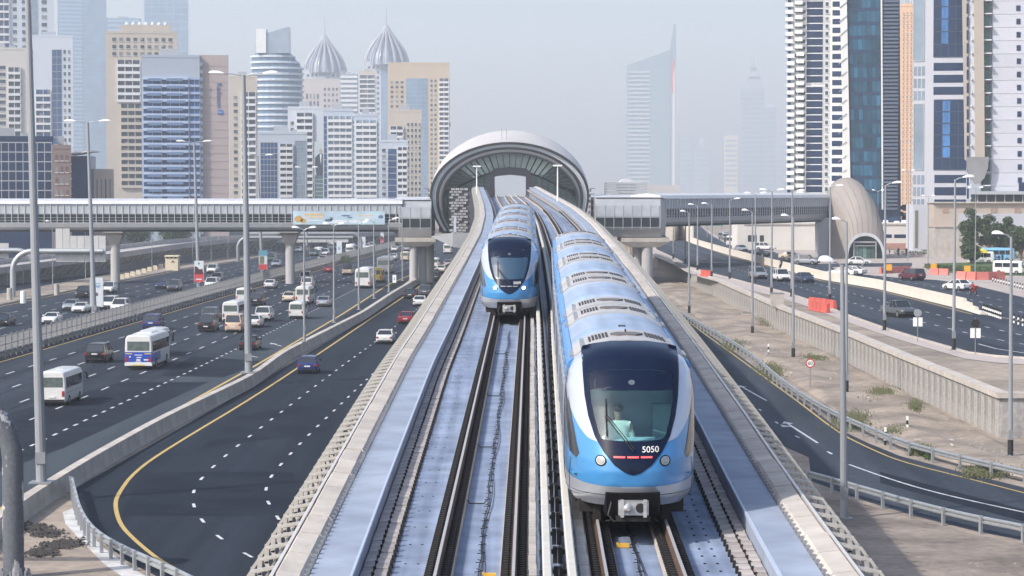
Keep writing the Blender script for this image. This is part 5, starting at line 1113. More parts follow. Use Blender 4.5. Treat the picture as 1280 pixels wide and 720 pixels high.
MB().box(XD(984, KD)-X, XD(988, KD)-X, -.2, 6, 0, ZD(-60, KD)).build('corner_glass', gb, t)
# tapering dark glass tower with white edge fins
def slab4(o, name, m, xa0, xb0, ya, xa1, xb1, yb, d, X, depth, y0=0):
    z1, z0 = ZD(ya, d), max(0, ZD(yb, d)); q = lambda a: XD(a, d)-X
    return MB().loft([[(q(xa1), y0, z0), (q(xb1), y0, z0), (q(xb1), y0+depth, z0), (q(xa1), y0+depth, z0)], [(q(xa0), y0, z1), (q(xb0), y0, z1), (q(xb0), y0+depth, z1), (q(xa0), y0+depth, z1)]]).build(name, m, o)
GD = 600; X = XD(1080, GD); t = thing('tower', 'dark teal glass tower with sloping white edge and navy louvred flank', 'tower', (X, GD, 0), -math.atan2(X, GD))
nF = 19
for i in range(nF):
    ya, yb = -60+i*17.5, -60+(i+1)*17.5; sl = lambda y: (y+60)*.024
    for j in range(7):
        a = 1057+sl(ya)+j*(1098-1057-sl(ya)*.55)/7; b = 1057+sl(yb)+j*(1098-1057-sl(yb)*.55)/7; wd = (1098-1057-sl(ya)*.55)/7
        slab4(t, 'glass_pane', mat('teal_pane', (.018, .075, .13), .2, .0, var=.5, scale=.35, rnd=.5, stretch=(1, 1, .4)), a+.25, a+wd-.25, ya+4.2, b+.25, b+wd-.25, yb-.4, GD, X, .3, -.02)
    slab4(t, 'spandrel', mat('navy_spandrel', (.022, .045, .10), .25, .1, var=.3, scale=.3), 1056.5+sl(ya), 1099, ya, 1056.5+sl(ya+4), 1099, ya+3.8, GD, X, .4, .02)
slab4(t, 'core', MATS['navy_spandrel'], 1056, 1122, -60, 1063, 1126, 290, GD, X, 26, .4)
slab4(t, 'edge_fin', twhite, 1047, 1056, -60, 1056, 1064, 262, GD, X, 20, -.6); slab4(t, 'edge_fin', twhite, 1098.5, 1100.5, -60, 1102, 1104, 262, GD, X, 2, -.9)
mb = MB(); X_ = X
for i in range(68): z = ZD(262-i*4.7, GD); mb.box(XD(1103, GD)-X, XD(1121.5, GD)-X, -.9, .5, z, z+.5)
mb.build('louvre', mat('louvre_slate', (.10, .13, .19), .4, .2, var=.1), t, kind='stuff')
mb = MB()
for i in range(18): z = ZD(255-i*17.5, GD); mb.bar((XD(1048, GD)-X, -.7, z), (XD(1058, GD)-X, -.7, z+1.6), .15)
mb.build('fin_joint', tgrey, t, kind='stuff')
tower('office annexe with dark bays between the white tower and the teal glass tower', 1037, 1058, -60, 615, twhite, [(1039, 1053, -55, 250, 'win', 10.7, D_(n=1, ww=.92, wh=.62, m=gblack, parts=True))], crown=False, depth=20)
tower('narrow apricot coloured tower between the glass towers', 1124, 1142, 8, 760, orange, [(1126, 1140, 14, 262, 'win', 5.5, D_(n=3, ww=.3, m=mat('apricot_window', (.36, .20, .12), .5)))])
# grey framed blue tower
BD2 = 560; t = tower('grey framed tower with tall blue mirror glass bays', 1141, 1207, -60, BD2, lilac, [(1141, 1154, -55, 76, 'glass', 130, D_(n=1, m=gsteel)), (1141, 1156, 81, 127, 'win', 15.3, D_(n=3, ww=.75, wh=.75, m=gsteel, parts=True)), (1142, 1154, 130, 212, 'glass', 90, D_(n=1, m=gsteel)), (1141, 1156, 217, 262, 'win', 15.3, D_(n=3, ww=.75, wh=.75, m=gsteel, parts=True)), (1166, 1202, -55, 71, 'glass', 15.5, D_(n=4, m=gblack, m2=mat('thin_joint', (.03, .05, .09), .3), alt=mat('mirror_reflection', (.05, .16, .38), .2, var=.7, scale=.5, stretch=(1, 1, .2)), parts=True)), (1166, 1203, 76, 121, 'win', 15.5, D_(n=1, ww=1, wh=.66, m=gblack, parts=True)), (1167, 1207, 125, 212, 'glass', 14.5, D_(n=4, m=gblack, m2=MATS['thin_joint'], alt=MATS['mirror_reflection'], parts=True)), (1168, 1207, 216, 262, 'win', 15.5, D_(n=1, ww=1, wh=.66, m=gblack, parts=True))], crown=False, depth=22)  # lighter blue pane column: sky reflection painted into its colour
# pale panelled tower at right edge
RD = 520; X = XD(1250, RD); t = thing('tower', 'pale panelled tower with curved stone blade at the right edge', 'tower', (X, RD, 0), -math.atan2(X, RD))
q = lambda a: XD(a, RD)-X
MB().box(q(1226), q(1400), 3, 28, ZD(248, RD), ZD(-70, RD)).build('wall', lilac, t)
for i in range(19):
    y = -66+i*16.6; MB().box(q(1239), q(1400), 2.62, 3, ZD(y+16.2, RD), ZD(y, RD)).build('wall_panel', mat('panel_lilac', (.47, .48, .54), .5, .1, var=.05, rnd=.05), t)
    MB().box(q(1267+.28*i), q(1272+.28*i), 2.5, 2.9, ZD(y+12.4, RD), ZD(y+5.6, RD)).build('window', gblack, t)
    MB().box(q(1227), q(1237.5), 2.2, 2.6, ZD(y+14.5, RD), ZD(y+2, RD)).build('window', mat('green_bay', (.05, .10, .10), .2, var=.4, rnd=.4), t); MB().box(q(1226), q(1238.5), 1.2, 2.9, ZD(y+16.3, RD), ZD(y+15, RD)).build('balcony_slab', slabw, t)
    MB().box(q(1206.5+i*.15), q(1209+i*.15), .9, 1.4, ZD(y+15.5, RD), ZD(y+3, RD)).build('window', gblack, t)
    MB().box(q(1213), q(1214.5), .55, 1.2, ZD(y+16.3, RD), ZD(y+14, RD)).build('wall_lamp', slabw, t)
slab4(t, 'stone_pier', tan_, 1200, 1207, -70, 1206, 1212, 200, RD, X, 3, 1.0); slab4(t, 'inner_wall', lilac, 1207, 1216, -70, 1212, 1220, 200, RD, X, 2, 1.3)
slab4(t, 'stone_pier', tan_, 1215, 1227, -70, 1219, 1231, 200, RD, X, 3.2, .8)
mb = MB(); P = [(1208, 196), (1209, 212), (1213, 224), (1219, 230), (1225, 229), (1231, 222), (1235, 210), (1236, 196)]; n = len(P)
mb.add([(q(a), .5, ZD(b, RD)) for a, b in P]+[(q(a), 4, ZD(b, RD)) for a, b in P], [tuple(range(n)), tuple(range(2*n-1, n-1, -1))]+[(i, (i+1) % n, n+(i+1) % n, n+i) for i in range(n)]); mb.build('blade_tip', mat('blade_grey', (.22, .22, .23), .6, .2, var=.15, scale=.5), t)
MB().box(q(1226), q(1400), 4, 26, 0, ZD(246, RD)).build('podium_wall', lilac, t); MB().box(q(1232), q(1242), 3.5, 4, ZD(240, RD), ZD(212, RD)).build('window', gt, t)
for i in range(8): MB().box(q(1222+i*11), q(1223.5+i*11), -3, -2.4, 0, ZD(243, RD)).build('podium_column', conc, t)
MB().box(q(1214), q(1400), -4, 2, ZD(243, RD), ZD(239, RD)).build('podium_canopy', tgrey, t); MB().box(q(1214), q(1400), 1, 3, ZD(262, RD), ZD(243, RD)).build('podium_glass', gw, t)
for i in range(3): MB().box(q(1273+i*18), q(1288+i*18), 2.4, 3.2, ZD(244, RD), ZD(228-i*3, RD)).build('window', gblack, t)
# hazy far towers
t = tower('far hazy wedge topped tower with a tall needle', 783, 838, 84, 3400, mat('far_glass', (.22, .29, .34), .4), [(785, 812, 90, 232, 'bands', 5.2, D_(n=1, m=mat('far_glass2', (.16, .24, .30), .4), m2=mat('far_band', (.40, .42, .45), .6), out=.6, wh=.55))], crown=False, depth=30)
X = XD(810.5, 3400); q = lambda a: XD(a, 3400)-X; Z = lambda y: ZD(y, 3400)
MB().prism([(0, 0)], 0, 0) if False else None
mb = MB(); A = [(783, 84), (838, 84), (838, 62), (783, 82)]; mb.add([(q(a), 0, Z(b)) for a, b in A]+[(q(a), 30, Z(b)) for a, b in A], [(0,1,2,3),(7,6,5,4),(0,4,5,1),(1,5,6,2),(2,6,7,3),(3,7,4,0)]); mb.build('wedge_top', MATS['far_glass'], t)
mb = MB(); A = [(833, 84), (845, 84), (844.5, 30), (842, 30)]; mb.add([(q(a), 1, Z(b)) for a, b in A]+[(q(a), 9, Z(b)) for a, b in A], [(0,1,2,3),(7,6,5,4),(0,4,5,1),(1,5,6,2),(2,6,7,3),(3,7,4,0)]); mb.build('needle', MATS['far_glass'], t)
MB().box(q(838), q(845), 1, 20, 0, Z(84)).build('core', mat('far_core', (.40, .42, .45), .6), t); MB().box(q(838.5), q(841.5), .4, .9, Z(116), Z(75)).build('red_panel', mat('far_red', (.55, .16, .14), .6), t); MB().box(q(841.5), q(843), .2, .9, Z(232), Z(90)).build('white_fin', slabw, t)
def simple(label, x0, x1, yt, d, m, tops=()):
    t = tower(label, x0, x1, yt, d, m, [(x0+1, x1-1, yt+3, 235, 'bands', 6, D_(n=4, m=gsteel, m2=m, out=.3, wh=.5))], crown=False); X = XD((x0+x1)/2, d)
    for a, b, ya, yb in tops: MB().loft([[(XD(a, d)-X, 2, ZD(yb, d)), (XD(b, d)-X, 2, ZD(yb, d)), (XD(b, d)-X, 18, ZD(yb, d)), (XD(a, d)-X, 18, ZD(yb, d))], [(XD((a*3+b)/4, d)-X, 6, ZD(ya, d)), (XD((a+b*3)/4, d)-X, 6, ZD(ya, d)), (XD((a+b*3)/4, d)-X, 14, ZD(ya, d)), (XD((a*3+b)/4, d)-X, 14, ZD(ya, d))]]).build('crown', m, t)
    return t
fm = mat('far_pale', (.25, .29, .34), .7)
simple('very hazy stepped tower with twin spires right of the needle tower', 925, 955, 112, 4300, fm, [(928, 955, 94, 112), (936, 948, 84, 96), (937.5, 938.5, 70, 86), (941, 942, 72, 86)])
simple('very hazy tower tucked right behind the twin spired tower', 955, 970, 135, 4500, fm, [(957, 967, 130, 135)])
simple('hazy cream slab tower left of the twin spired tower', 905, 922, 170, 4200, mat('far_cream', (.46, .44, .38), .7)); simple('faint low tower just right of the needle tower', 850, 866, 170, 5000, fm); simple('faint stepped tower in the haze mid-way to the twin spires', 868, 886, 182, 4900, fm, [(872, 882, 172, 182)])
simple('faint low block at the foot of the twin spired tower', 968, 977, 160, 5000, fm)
# low white car park building, beige terrace wall, small block
def lowb(label, pts, d, m, nm='low_building', h0=None):
    o = thing(nm, label, 'building', (XD(pts[0], d), d, UR)); MB().box(0, XD(pts[1], d)-XD(pts[0], d), 0, 14, 0, ZD(pts[2], d)-UR).build('wall', m, o); return o
d = 560; o = lowb('long white car park building behind the footbridge and entrance pod', (922, 1204, 279), d, mat('carpark_white', (.58, .555, .52), .8, var=.08, scale=.2)); q = lambda a: XD(a, d)-XD(922, d); Z = lambda y: ZD(y, d)-UR
for a, b in ((1104, 1115), (1118, 1138), (1138.5, 1143.5), (1147, 1153)): MB().box(q(a), q(b), -.04, .3, Z(297.5), Z(293)).build('dark_opening', gblack, o)
for a, b in ((950, 955), (935, 946)): MB().box(q(a), q(b), -.04, .3, Z(302), Z(294)).build('dark_opening', mat('opening', (.03, .03, .035), .5), o)
MB().box(q(1106), q(1160), -.3, 0, Z(311), Z(304)).build('kiosk_band', mat('kiosk_red', (.34, .19, .16), .7, var=.2, scale=.6), o); MB().box(q(930), q(1204), -.25, .2, Z(281), Z(279)-.05).build('coping', conc_pale, o)
for i, a in enumerate((955, 962, 975, 1108, 1122, 1131, 1142)): MB().box(q(a), q(a+5), 3, 5, Z(279), Z(276.5)+.2*(i % 2)).build('roof_car_shade', slabw, o)
d = 545; o = thing('small_block', 'small white utility block with a dark door near the hedge', 'building', (XD(1160, d), d, UR)); q = lambda a: XD(a, d)-XD(1160, d); Z = lambda y: ZD(y, d)-UR
MB().box(0, q(1187), 0, 6, 0, Z(299)).build('wall', MATS['carpark_white'], o); MB().box(q(1172.5), q(1178.5), -.05, .2, .3, Z(302.5)).build('door', mat('door_grey', (.08, .08, .09), .5), o)
MB().box(q(1186), q(1191), -.4, 2, 0, Z(304)).build('meter_box', conc_pale, o)
d = 470; o = thing('terrace_wall', 'beige and grey terrace retaining wall behind the trees', 'wall', (XD(1201, d), d+30, UR)); q = lambda a: XD(a, d+30)-XD(1201, d+30); Z = lambda y: ZD(y, d+30)-UR
MB().box(0, q(1400), 0, 8, Z(285), Z(254)).build('upper_band', mat('terrace_beige', (.44, .37, .31), .8, var=.1, scale=.4), o); MB().box(q(1232), q(1400), -.1, .5, Z(284), Z(267)).build('grey_panel', lilac, o); MB().box(0, q(1400), -.4, 8, 0, Z(284)-.02).build('lower_band', conc_pale, o)
for i in range(14): MB().box(q(1204+i*14), q(1204.5+i*14), -.44, -.39, .2, Z(284)-.1).build('wall_joint', conc, o)
MB().box(-.3, q(1400), -.7, 8.2, Z(254)+.001, Z(252.6)).build('coping', conc_pale, o); MB().box(0, q(1400), -.6, 0, Z(284)-.01, Z(282.8)).build('ledge', conc_pale, o)
for i in range(5): MB().box(q(1212+i*30), q(1220+i*30), -.1, .1, Z(266), Z(260)).build('wall_motif', mat('terrace_motif', (.34, .24, .20), .8, var=.3, scale=2), o)
d = 530; o = lowb('dark maroon shopfront block with a red sign band under the mirror glass tower', (1174, 1208, 262), d+6, mat('maroon', (.10, .06, .07), .7, var=.2), 'shopfront'); X = XD(1174, d+6); MB().box(XD(1174, d+6)-X, XD(1202, d+6)-X, -.3, 0, ZD(263, d+6)-UR, ZD(256.5, d+6)-UR).build('sign_band', mat('red_sign', (.42, .13, .11), .6, var=.25, scale=1.5), o)
MB().box(XD(1142, d+6)-X, XD(1173.5, d+6)-X, 0, 10, 0, ZD(256, d+6)-UR).build('side_bay', lilac, o)
for a in (1144, 1160): MB().box(XD(a, d+6)-X, XD(a+3.5, d+6)-X, -.1, .3, 1, ZD(263, d+6)-UR).build('slot_window', mat('slot_olive', (.14, .15, .10), .6), o)
# ---- distant concrete flyover on the left, with ribs, plus a painted shade wall and parked rows
fo = thing('road_flyover', 'long concrete flyover on angled ribs behind the oncoming carriageway', 'flyover')
tops = [(-60, 344, 395), (0, 334, 420), (64, 326, 447), (130, 318, 475), (180, 311, 510), (230, 304, 550), (280, 298.5, 590), (330, 295, 630), (420, 292, 690), (520, 289, 760)]
P = chaikin([Vector((XD(x, d), d, ZD(y, d))) for x, y, d in tops], 2)
for i in range(0, len(P)-1):
    a, b = P[i]-P[i], P[i+1]-P[i]
    mb = MB(); wallsweep(mb, [a, b], [(0, 0), (0, -1.1), (.6, -1.3), (2.6, -3.2), (12, -3.2), (12, -1), (11.7, -1), (11.7, 0), (11.4, 0), (11.4, -.9), (.35, -.9), (.35, 0)]); put('deck_segment', mb.mesh('deck_segment', mat('flyover_concrete', (.38, .36, .355), .85, var=.2, scale=.4)), fo, P[i])
for p, q_ in list(zip(resample(P, 4.2), resample(P, 4.2)[1:]))[:95]:
    a = math.atan2(q_.y-p.y, q_.x-p.x); mb = MB(); z = p.z; mb.M = Matrix.Rotation(a, 4, 'Z')
    mb.loft([[(-.25, .3, -1.3), (.25, .3, -1.3), (.25, 3.4, -1.3), (-.25, 3.4, -1.3)], [(-.25, 1.9, -3.0), (.25, 1.9, -3.0), (.25, 3.5, -3.0), (-.25, 3.5, -3.0)], [(-.25, 2.4, -z), (.25, 2.4, -z), (.25, 3.6, -z), (-.25, 3.6, -z)]]) if z > 3.5 else mb.box(-.25, .25, .3, 3.2, -z, -1.3)
    put('rib', mb.mesh('rib', MATS['flyover_concrete']), fo, p)
ws_ = MB(); wallsweep(ws_, [p+Vector((-1.5, 4, -p.z)) for p in P], [(0, 0), (.3, 0), (.3, 3.0), (0, 3.0)]); ws_.build('shadow_wall', mat('underpass_shade', (.17, .165, .17), .9, var=.2), fo)  # dark colour stands in for the shade under the flyover
# ================================================================== vehicles
def paint(n, c, metal=.1, rough=.28): return mat('paint_'+n, c, rough, metal, var=.06, scale=1, coat=.25)
PAINT = {'white': paint('white', (.66, .66, .65)), 'black': paint('black', (.012, .013, .016)), 'silver': paint('silver', (.36, .38, .41), .5), 'grey': paint('grey', (.11, .12, .135), .4), 'blue': paint('blue', (.015, .035, .16)), 'red': paint('red', (.25, .015, .022)), 'cream': paint('cream', (.62, .53, .40)), 'taxi': paint('taxi', (.60, .44, .33)), 'yellow': paint('yellow', (.60, .42, .06)), 'maroon': paint('maroon', (.10, .02, .03)), 'navy': paint('navy', (.02, .035, .08)), 'green': paint('green', (.10, .15, .14)), 'skyblue': paint('skyblue', (.18, .42, .66))}
tyre = mat('tyre', (.02, .02, .02), .8, var=.1); hub = mat('wheel_hub', (.25, .25, .26), .35, .6, var=.1)
headl = mat('headlamp_glass', (.60, .62, .62), .15, .2, var=0); taill = mat('tail_lamp', (.30, .02, .02), .25, var=0); plate_m = mat('number_plate', (.62, .62, .60), .5, var=0)
busblue = paint('busblue', (.02, .07, .40)); buscream = paint('buscream', (.60, .60, .62))
# stations: (y, half width, z bottom, z belt); greenhouse: belt y0,y1 / roof y0,y1 / belt z / roof z / belt hw / roof hw
SPEC = {
 'sedan': dict(L=4.75, st=[(-2.36,.72,.38,.70),(-2.3,.84,.26,.92),(-2.0,.89,.22,1.0),(-1.2,.91,.2,1.0),(.9,.91,.2,.97),(1.5,.89,.2,.90),(2.05,.87,.22,.80),(2.3,.80,.28,.66),(2.38,.66,.34,.55)], gh=(-1.75,1.05,-1.05,.25,.97,1.45,.84,.62), wb=(-1.38,1.42), wr=.33),
 'coupe': dict(L=4.6, st=[(-2.3,.75,.4,.8),(-2.2,.88,.26,.98),(-1.4,.94,.2,1.0),(.6,.93,.18,.93),(1.5,.93,.2,.86),(2.1,.88,.22,.74),(2.32,.74,.3,.58)], gh=(-1.6,.75,-.85,.0,.94,1.34,.84,.58), wb=(-1.35,1.4), wr=.35),
 'hatch': dict(L=4.2, st=[(-2.06,.74,.38,.80),(-2.0,.86,.26,1.0),(-1.2,.89,.2,1.02),(.7,.89,.2,.98),(1.4,.87,.2,.90),(1.9,.83,.24,.76),(2.1,.7,.32,.6)], gh=(-1.98,1.05,-1.62,.35,1.0,1.50,.83,.64), wb=(-1.28,1.28), wr=.33),
 'suv': dict(L=4.85, st=[(-2.4,.82,.42,.95),(-2.35,.93,.34,1.1),(-1.2,.96,.3,1.12),(.9,.96,.3,1.1),(1.6,.95,.3,1.05),(2.15,.90,.34,.92),(2.4,.78,.42,.72)], gh=(-2.3,1.15,-2.05,.45,1.1,1.80,.90,.74), wb=(-1.42,1.45), wr=.39),
 'pickup': dict(L=5.3, st=[(-2.65,.86,.46,1.0),(-2.6,.92,.4,1.12),(-.4,.93,.36,1.12),(1.3,.93,.34,1.12),(2.0,.92,.36,1.06),(2.5,.88,.4,.9),(2.65,.78,.46,.76)], gh=(-.55,1.35,-.35,.75,1.1,1.78,.87,.72), wb=(-1.6,1.65), wr=.40, bed=1),
 'van': dict(L=4.9, st=[(-2.44,.80,.34,1.15),(-2.4,.90,.26,1.18),(1.2,.91,.26,1.15),(1.9,.90,.26,1.0),(2.4,.82,.3,.8)], gh=(-2.40,2.0,-2.25,1.2,1.15,2.02,.88,.76), wb=(-1.3,1.6), wr=.34, cargo=1),
}
CACHE = {}
def car_parts(kind, col):
    key = (kind, col)
    if key in CACHE: return CACHE[key]
    S = SPEC[kind]; P = PAINT[col]; out = []
    mb = MB(); R = []
    for y, hw, z0, z1 in S['st']:
        zm = z0+(z1-z0)*.55; R.append([(-hw*.88, y, z0), (-hw, y, z0+.10), (-hw*1.01, y, zm), (-hw*.95, y, z1-.04), (-hw*.84, y, z1), (hw*.84, y, z1), (hw*.95, y, z1-.04), (hw*1.01, y, zm), (hw, y, z0+.10), (hw*.88, y, z0)])
    mb.loft(R); b0, b1, r0, r1, zb, zr_, hb, hr = S['gh']
    cn = lambda y, h, z, s: Vector((s*h, y, z))
    # roof and pillars
    mb.loft([[(-hr, y, zr_-.05), (-hr*.9, y, zr_), (0, y, zr_+.03), (hr*.9, y, zr_), (hr, y, zr_-.05)] for y in (r0, (r0+r1)/2, r1)])
    for s in (-1, 1):
        for yb_, yt_ in ((b0, r0), (b1, r1)): mb.bar(cn(yb_, hb, zb-.03, s), cn(yt_, hr, zr_-.02, s), .07, .09)
        for t in ((.42,) if kind not in ('suv', 'van') else (.33, .66)): mb.bar(cn(b0+(b1-b0)*t, hb+.005, zb-.03, s), cn(r0+(r1-r0)*t, hr+.005, zr_-.02, s), .05, .09)
        mb.bar(cn(b1-.25, hb+.04, zb-.02, s), cn(b1-.25, hb+.20, zb+.02, s), .05, .05); mb.box(*sorted((s*(hb+.06), s*(hb+.24))), b1-.36, b1-.24, zb-.02, zb+.14)
    if S.get('bed'): 
        mb.box(-.86, .86, -2.6, -.6, 1.10, 1.13)
    out.append(('body', mb.mesh('body', P, True)))
    gm = MB(); gm.loft([[(-hb, b0, zb-.04), (hb, b0, zb-.04), (hb, b1, zb-.04), (-hb, b1, zb-.04)], [(-hr, r0, zr_-.04), (hr, r0, zr_-.04), (hr, r1, zr_-.04), (-hr, r1, zr_-.04)]])
    out.append(('windows', gm.mesh('windows', glass_dark)))
    for nm, y, z, m_, w_, h_ in (('headlight', S['st'][-1][0]-.13, None, headl, .30, .13), ('tail_light', S['st'][0][0]+.02, None, taill, .24, .16)):
        st = S['st'][-2] if nm == 'headlight' else S['st'][1]; z = st[2]+(st[3]-st[2])*(.72 if nm == 'headlight' else .70)
        for s in (-1, 1): 
            q = MB(); a = sorted((s*(st[1]-w_+.0), s*(st[1]+.012))); yy = (S['st'][-1][0]-.10) if nm == 'headlight' else S['st'][0][0]+.0
            q.box(a[0], a[1], min(yy, yy+(.08 if nm == 'headlight' else -.04)), max(yy, yy+(.08 if nm == 'headlight' else -.04))+(.0), z-h_/2, z+h_/2); out.append((nm, q.mesh(nm, m_)))
    q = MB(); yf = S['st'][-1][0]; zf = S['st'][-1][2]; q.box(-.5, .5, yf-.04, yf+.02, zf+.03, zf+.20); q.box(-.62, .62, yf-.1, yf-.02, zf-.08, zf+.02); out.append(('grille', q.mesh('grille', black)))
    q = MB(); yr = S['st'][0][0]; q.box(-.26, .26, yr-.03, yr+.02, .62 if kind != 'suv' else .80, .74 if kind != 'suv' else .92); out.append(('number_plate', q.mesh('number_plate', plate_m)))
    q = MB(); q.box(-.7, .7, yr-.02, yr+.1, S['st'][0][2]-.08, S['st'][0][2]+.05); out.append(('rear_bumper', q.mesh('rear_bumper', black)))
    wr = S['wr']; hw = S['st'][3][1]
    for s in (-1, 1):
        for y in S['wb']:
            q = MB(); q.mat(tyre).tube([(s*(hw-.22), y, wr), (s*(hw+.015), y, wr)], wr, 14); q.mat(hub).tube([(s*(hw+.01), y, wr), (s*(hw+.03), y, wr)], wr*.6, 10); out.append(('wheel', q.mesh('wheel')))
    q = MB(); q.box(-hw*.8, hw*.8, S['wb'][0]-.2, S['wb'][1]+.2, .12, .3); out.append(('underbody', q.mesh('underbody', black)))
    if S.get('bed') and col == 'cream': pass
    CACHE[key] = out; return out
BUS = {'coaster': dict(L=6.6, W=1.02, H=2.62, z=.34, wy=(-1.9, 1.9), wr=.38, belt=(1.35, 2.15)), 'coach': dict(L=11, W=1.25, H=3.35, z=.36, wy=(-3, 3.2), wr=.5, belt=(1.75, 2.7)), 'citybus': dict(L=9.6, W=1.24, H=3.15, z=.40, wy=(-2.7, 3.0), wr=.5, belt=(1.65, 2.55)), 'hiace': dict(L=4.9, W=.92, H=2.18, z=.26, wy=(-1.4, 1.5), wr=.33, belt=(1.15, 1.85))}
def bus_parts(kind, col):
    key = (kind, col)
    if key in CACHE: return CACHE[key]
    S = BUS[kind]; L, W, H, z0 = S['L']/2, S['W'], S['H'], S['z']; P = PAINT.get(col, PAINT['white']); out = []
    def ring(y, k, dz=0, top=0): w_ = W*k; return [(-w_*.97, y, z0+dz), (-w_, y, z0+.2), (-w_, y, H*.62), (-w_*.95, y, H-.28+top), (-w_*.84, y, H-.08+top), (-w_*.5, y, H+top), (w_*.5, y, H+top), (w_*.84, y, H-.08+top), (w_*.95, y, H-.28+top), (w_, y, H*.62), (w_, y, z0+.2), (w_*.97, y, z0+dz)]
    mb = MB().mat(P); mb.loft([ring(-L, .93, .1, -.12), ring(-L+.1, .99, 0, -.03), ring(-L+.4, 1), ring(L-.6, 1), ring(L-.15, .98, 0, -.1), ring(L, .9, .1, -.35)]); mb.loft([[(x, y, H-.02+h) for x, h in ((-W*.55, 0), (-W*.48, .12), (W*.48, .12), (W*.55, 0))] for y in (-L*.35, L*.35)] if kind in ('citybus', 'coach') else [[(x, y, H-.03+h) for x, h in ((-W*.3, 0), (-W*.25, .06), (W*.25, .06), (W*.3, 0))] for y in (-.8, .5)])
    out.append(('body', mb.mesh('body', None, True)))
    b0, b1 = S['belt']
    q = MB(); q.box(-W*.80, W*.80, -L-.03, -L+.1, b0+.10, b1+.02); out.append(('rear_window', q.mesh('rear_window', mat('bus_rear_glass', (.10, .125, .12), .15, var=.5, scale=3))))
    q = MB(); q.add([(-W*.86, L-.02, b0-.15), (W*.86, L-.02, b0-.15), (W*.80, L-.12, b1+.15), (-W*.80, L-.12, b1+.15), (-W*.86, L+.05, b0-.15), (W*.86, L+.05, b0-.15), (W*.80, L-.05, b1+.15), (-W*.80, L-.05, b1+.15)], [(0,1,2,3),(4,5,6,7),(0,1,5,4),(1,2,6,5),(2,3,7,6),(3,0,4,7)]); out.append(('windscreen', q.mesh('windscreen', glass_dark)))
    n = {'coaster': 5, 'coach': 7, 'citybus': 7, 'hiace': 3}[kind]
    for s in (-1, 1):
        for i in range(n):
            a = -L+.35+i*(2*L-.9)/n; w_ = (2*L-.9)/n-.09; q = MB(); q.box(*sorted((s*(W-.02), s*(W+.015))), a, a+w_, b0, b1); out.append(('side_window', q.mesh('side_window', glass_dark)))
        for y in S['wy']: q = MB(); q.mat(tyre).tube([(s*(W-.28), y, S['wr']), (s*(W+.012), y, S['wr'])], S['wr'], 16); q.mat(hub).tube([(s*(W+.0), y, S['wr']), (s*(W+.03), y, S['wr'])], S['wr']*.5, 10); out.append(('wheel', q.mesh('wheel')))
        q = MB(); q.box(*sorted((s*W*.74, s*W*.92)), -L-.04, -L+.05, .75, 1.15 if kind != 'hiace' else 1.0); out.append(('tail_light', q.mesh('tail_light', taill)))
        q = MB(); q.box(*sorted((s*W*.6, s*W*.88)), L-.06, L+.05, .7, .9); out.append(('headlight', q.mesh('headlight', headl)))
        q = MB(); q.bar((s*W, L-.1, b1), (s*(W+.28), L+.1, b1-.1), .05); q.box(*sorted((s*(W+.2), s*(W+.34))), L+.02, L+.1, b1-.55, b1-.1); out.append(('mirror', q.mesh('mirror', black)))
    q = MB(); q.box(-.26, .26, -L-.045, -L, .62, .76); out.append(('number_plate', q.mesh('number_plate', plate_m)))
    q = MB(); q.box(-W*.85, W*.85, -L+.3, L-.3, .18, z0+.05); q.box(-W*.88, W*.88, -L-.05, -L+.05, z0+.02, z0+.18) if kind != 'citybus' else None; out.append(('underbody', q.mesh('underbody', black)))
    if kind == 'citybus':
        q = MB(); q.box(-W*1.003, W*1.003, -L-.02, -L+.3, .72, 1.62).box(-W*1.006, -W*.98, -L+.3, L-.8, .72, 1.5).box(W*.98, W*1.006, -L+.3, L-5.2, .72, 1.5); out.append(('blue_skirt', q.mesh('blue_skirt', busblue)))
        q = MB(); q.box(-W, W, -L-.05, -L+.2, .38, .62); out.append(('rear_bumper', q.mesh('rear_bumper', PAINT['white'])))
        q = MB()
        for x, z, w_, h_ in ((-.95, 1.42, .4, .08), (.62, 1.42, .5, .08), (-.35, 1.32, .7, .07), (-.15, 1.08, .42, .1), (-.18, .82, .36, .16), (.5, .86, .4, .12), (-.82, 1.12, .14, .14)): q.box(x, x+w_, -L-.03, -L-.018, z, z+h_)
        out.append(('rear_lettering', q.mesh('rear_lettering', plate_m)))
        q = MB(); q.box(-W*.95, -W*.45, -L-.032, -L-.02, 1.43, 1.52).box(W*.45, W*.95, -L-.032, -L-.02, 1.43, 1.52).box(-.6, .6, -L-.06, -L-.045, .40, .48); out.append(('yellow_strip', q.mesh('yellow_strip', PAINT['yellow'])))
    if col == 'white' and kind == 'coaster': q = MB(); q.box(-W*1.004, W*1.004, -L+.4, L-.4, .95, 1.02); out.append(('side_stripe', q.mesh('side_stripe', mat('stripe_grey', (.35, .36, .38), .5, var=0))))
    CACHE[key] = out; return out
def vehicle(kind, col, pos, rz, label, group=None):
    cat = {'suv': 'suv', 'sedan': 'car', 'coupe': 'car', 'hatch': 'car', 'pickup': 'pickup truck', 'van': 'van', 'hiace': 'van', 'coaster': 'minibus', 'coach': 'bus', 'citybus': 'bus'}[kind]
    nm = {'suv': 'suv', 'sedan': 'car', 'coupe': 'sports_car', 'hatch': 'hatchback', 'pickup': 'pickup_truck', 'van': 'van', 'hiace': 'van', 'coaster': 'minibus', 'coach': 'bus', 'citybus': 'bus'}[kind]
    o = thing(nm, label, cat, pos, rz, group)
    for n, me in (bus_parts if kind in BUS else car_parts)(kind, col): put(n, me, o)
    return o
def half(kind): return (BUS[kind]['L'] if kind in BUS else SPEC[kind]['L'])/2
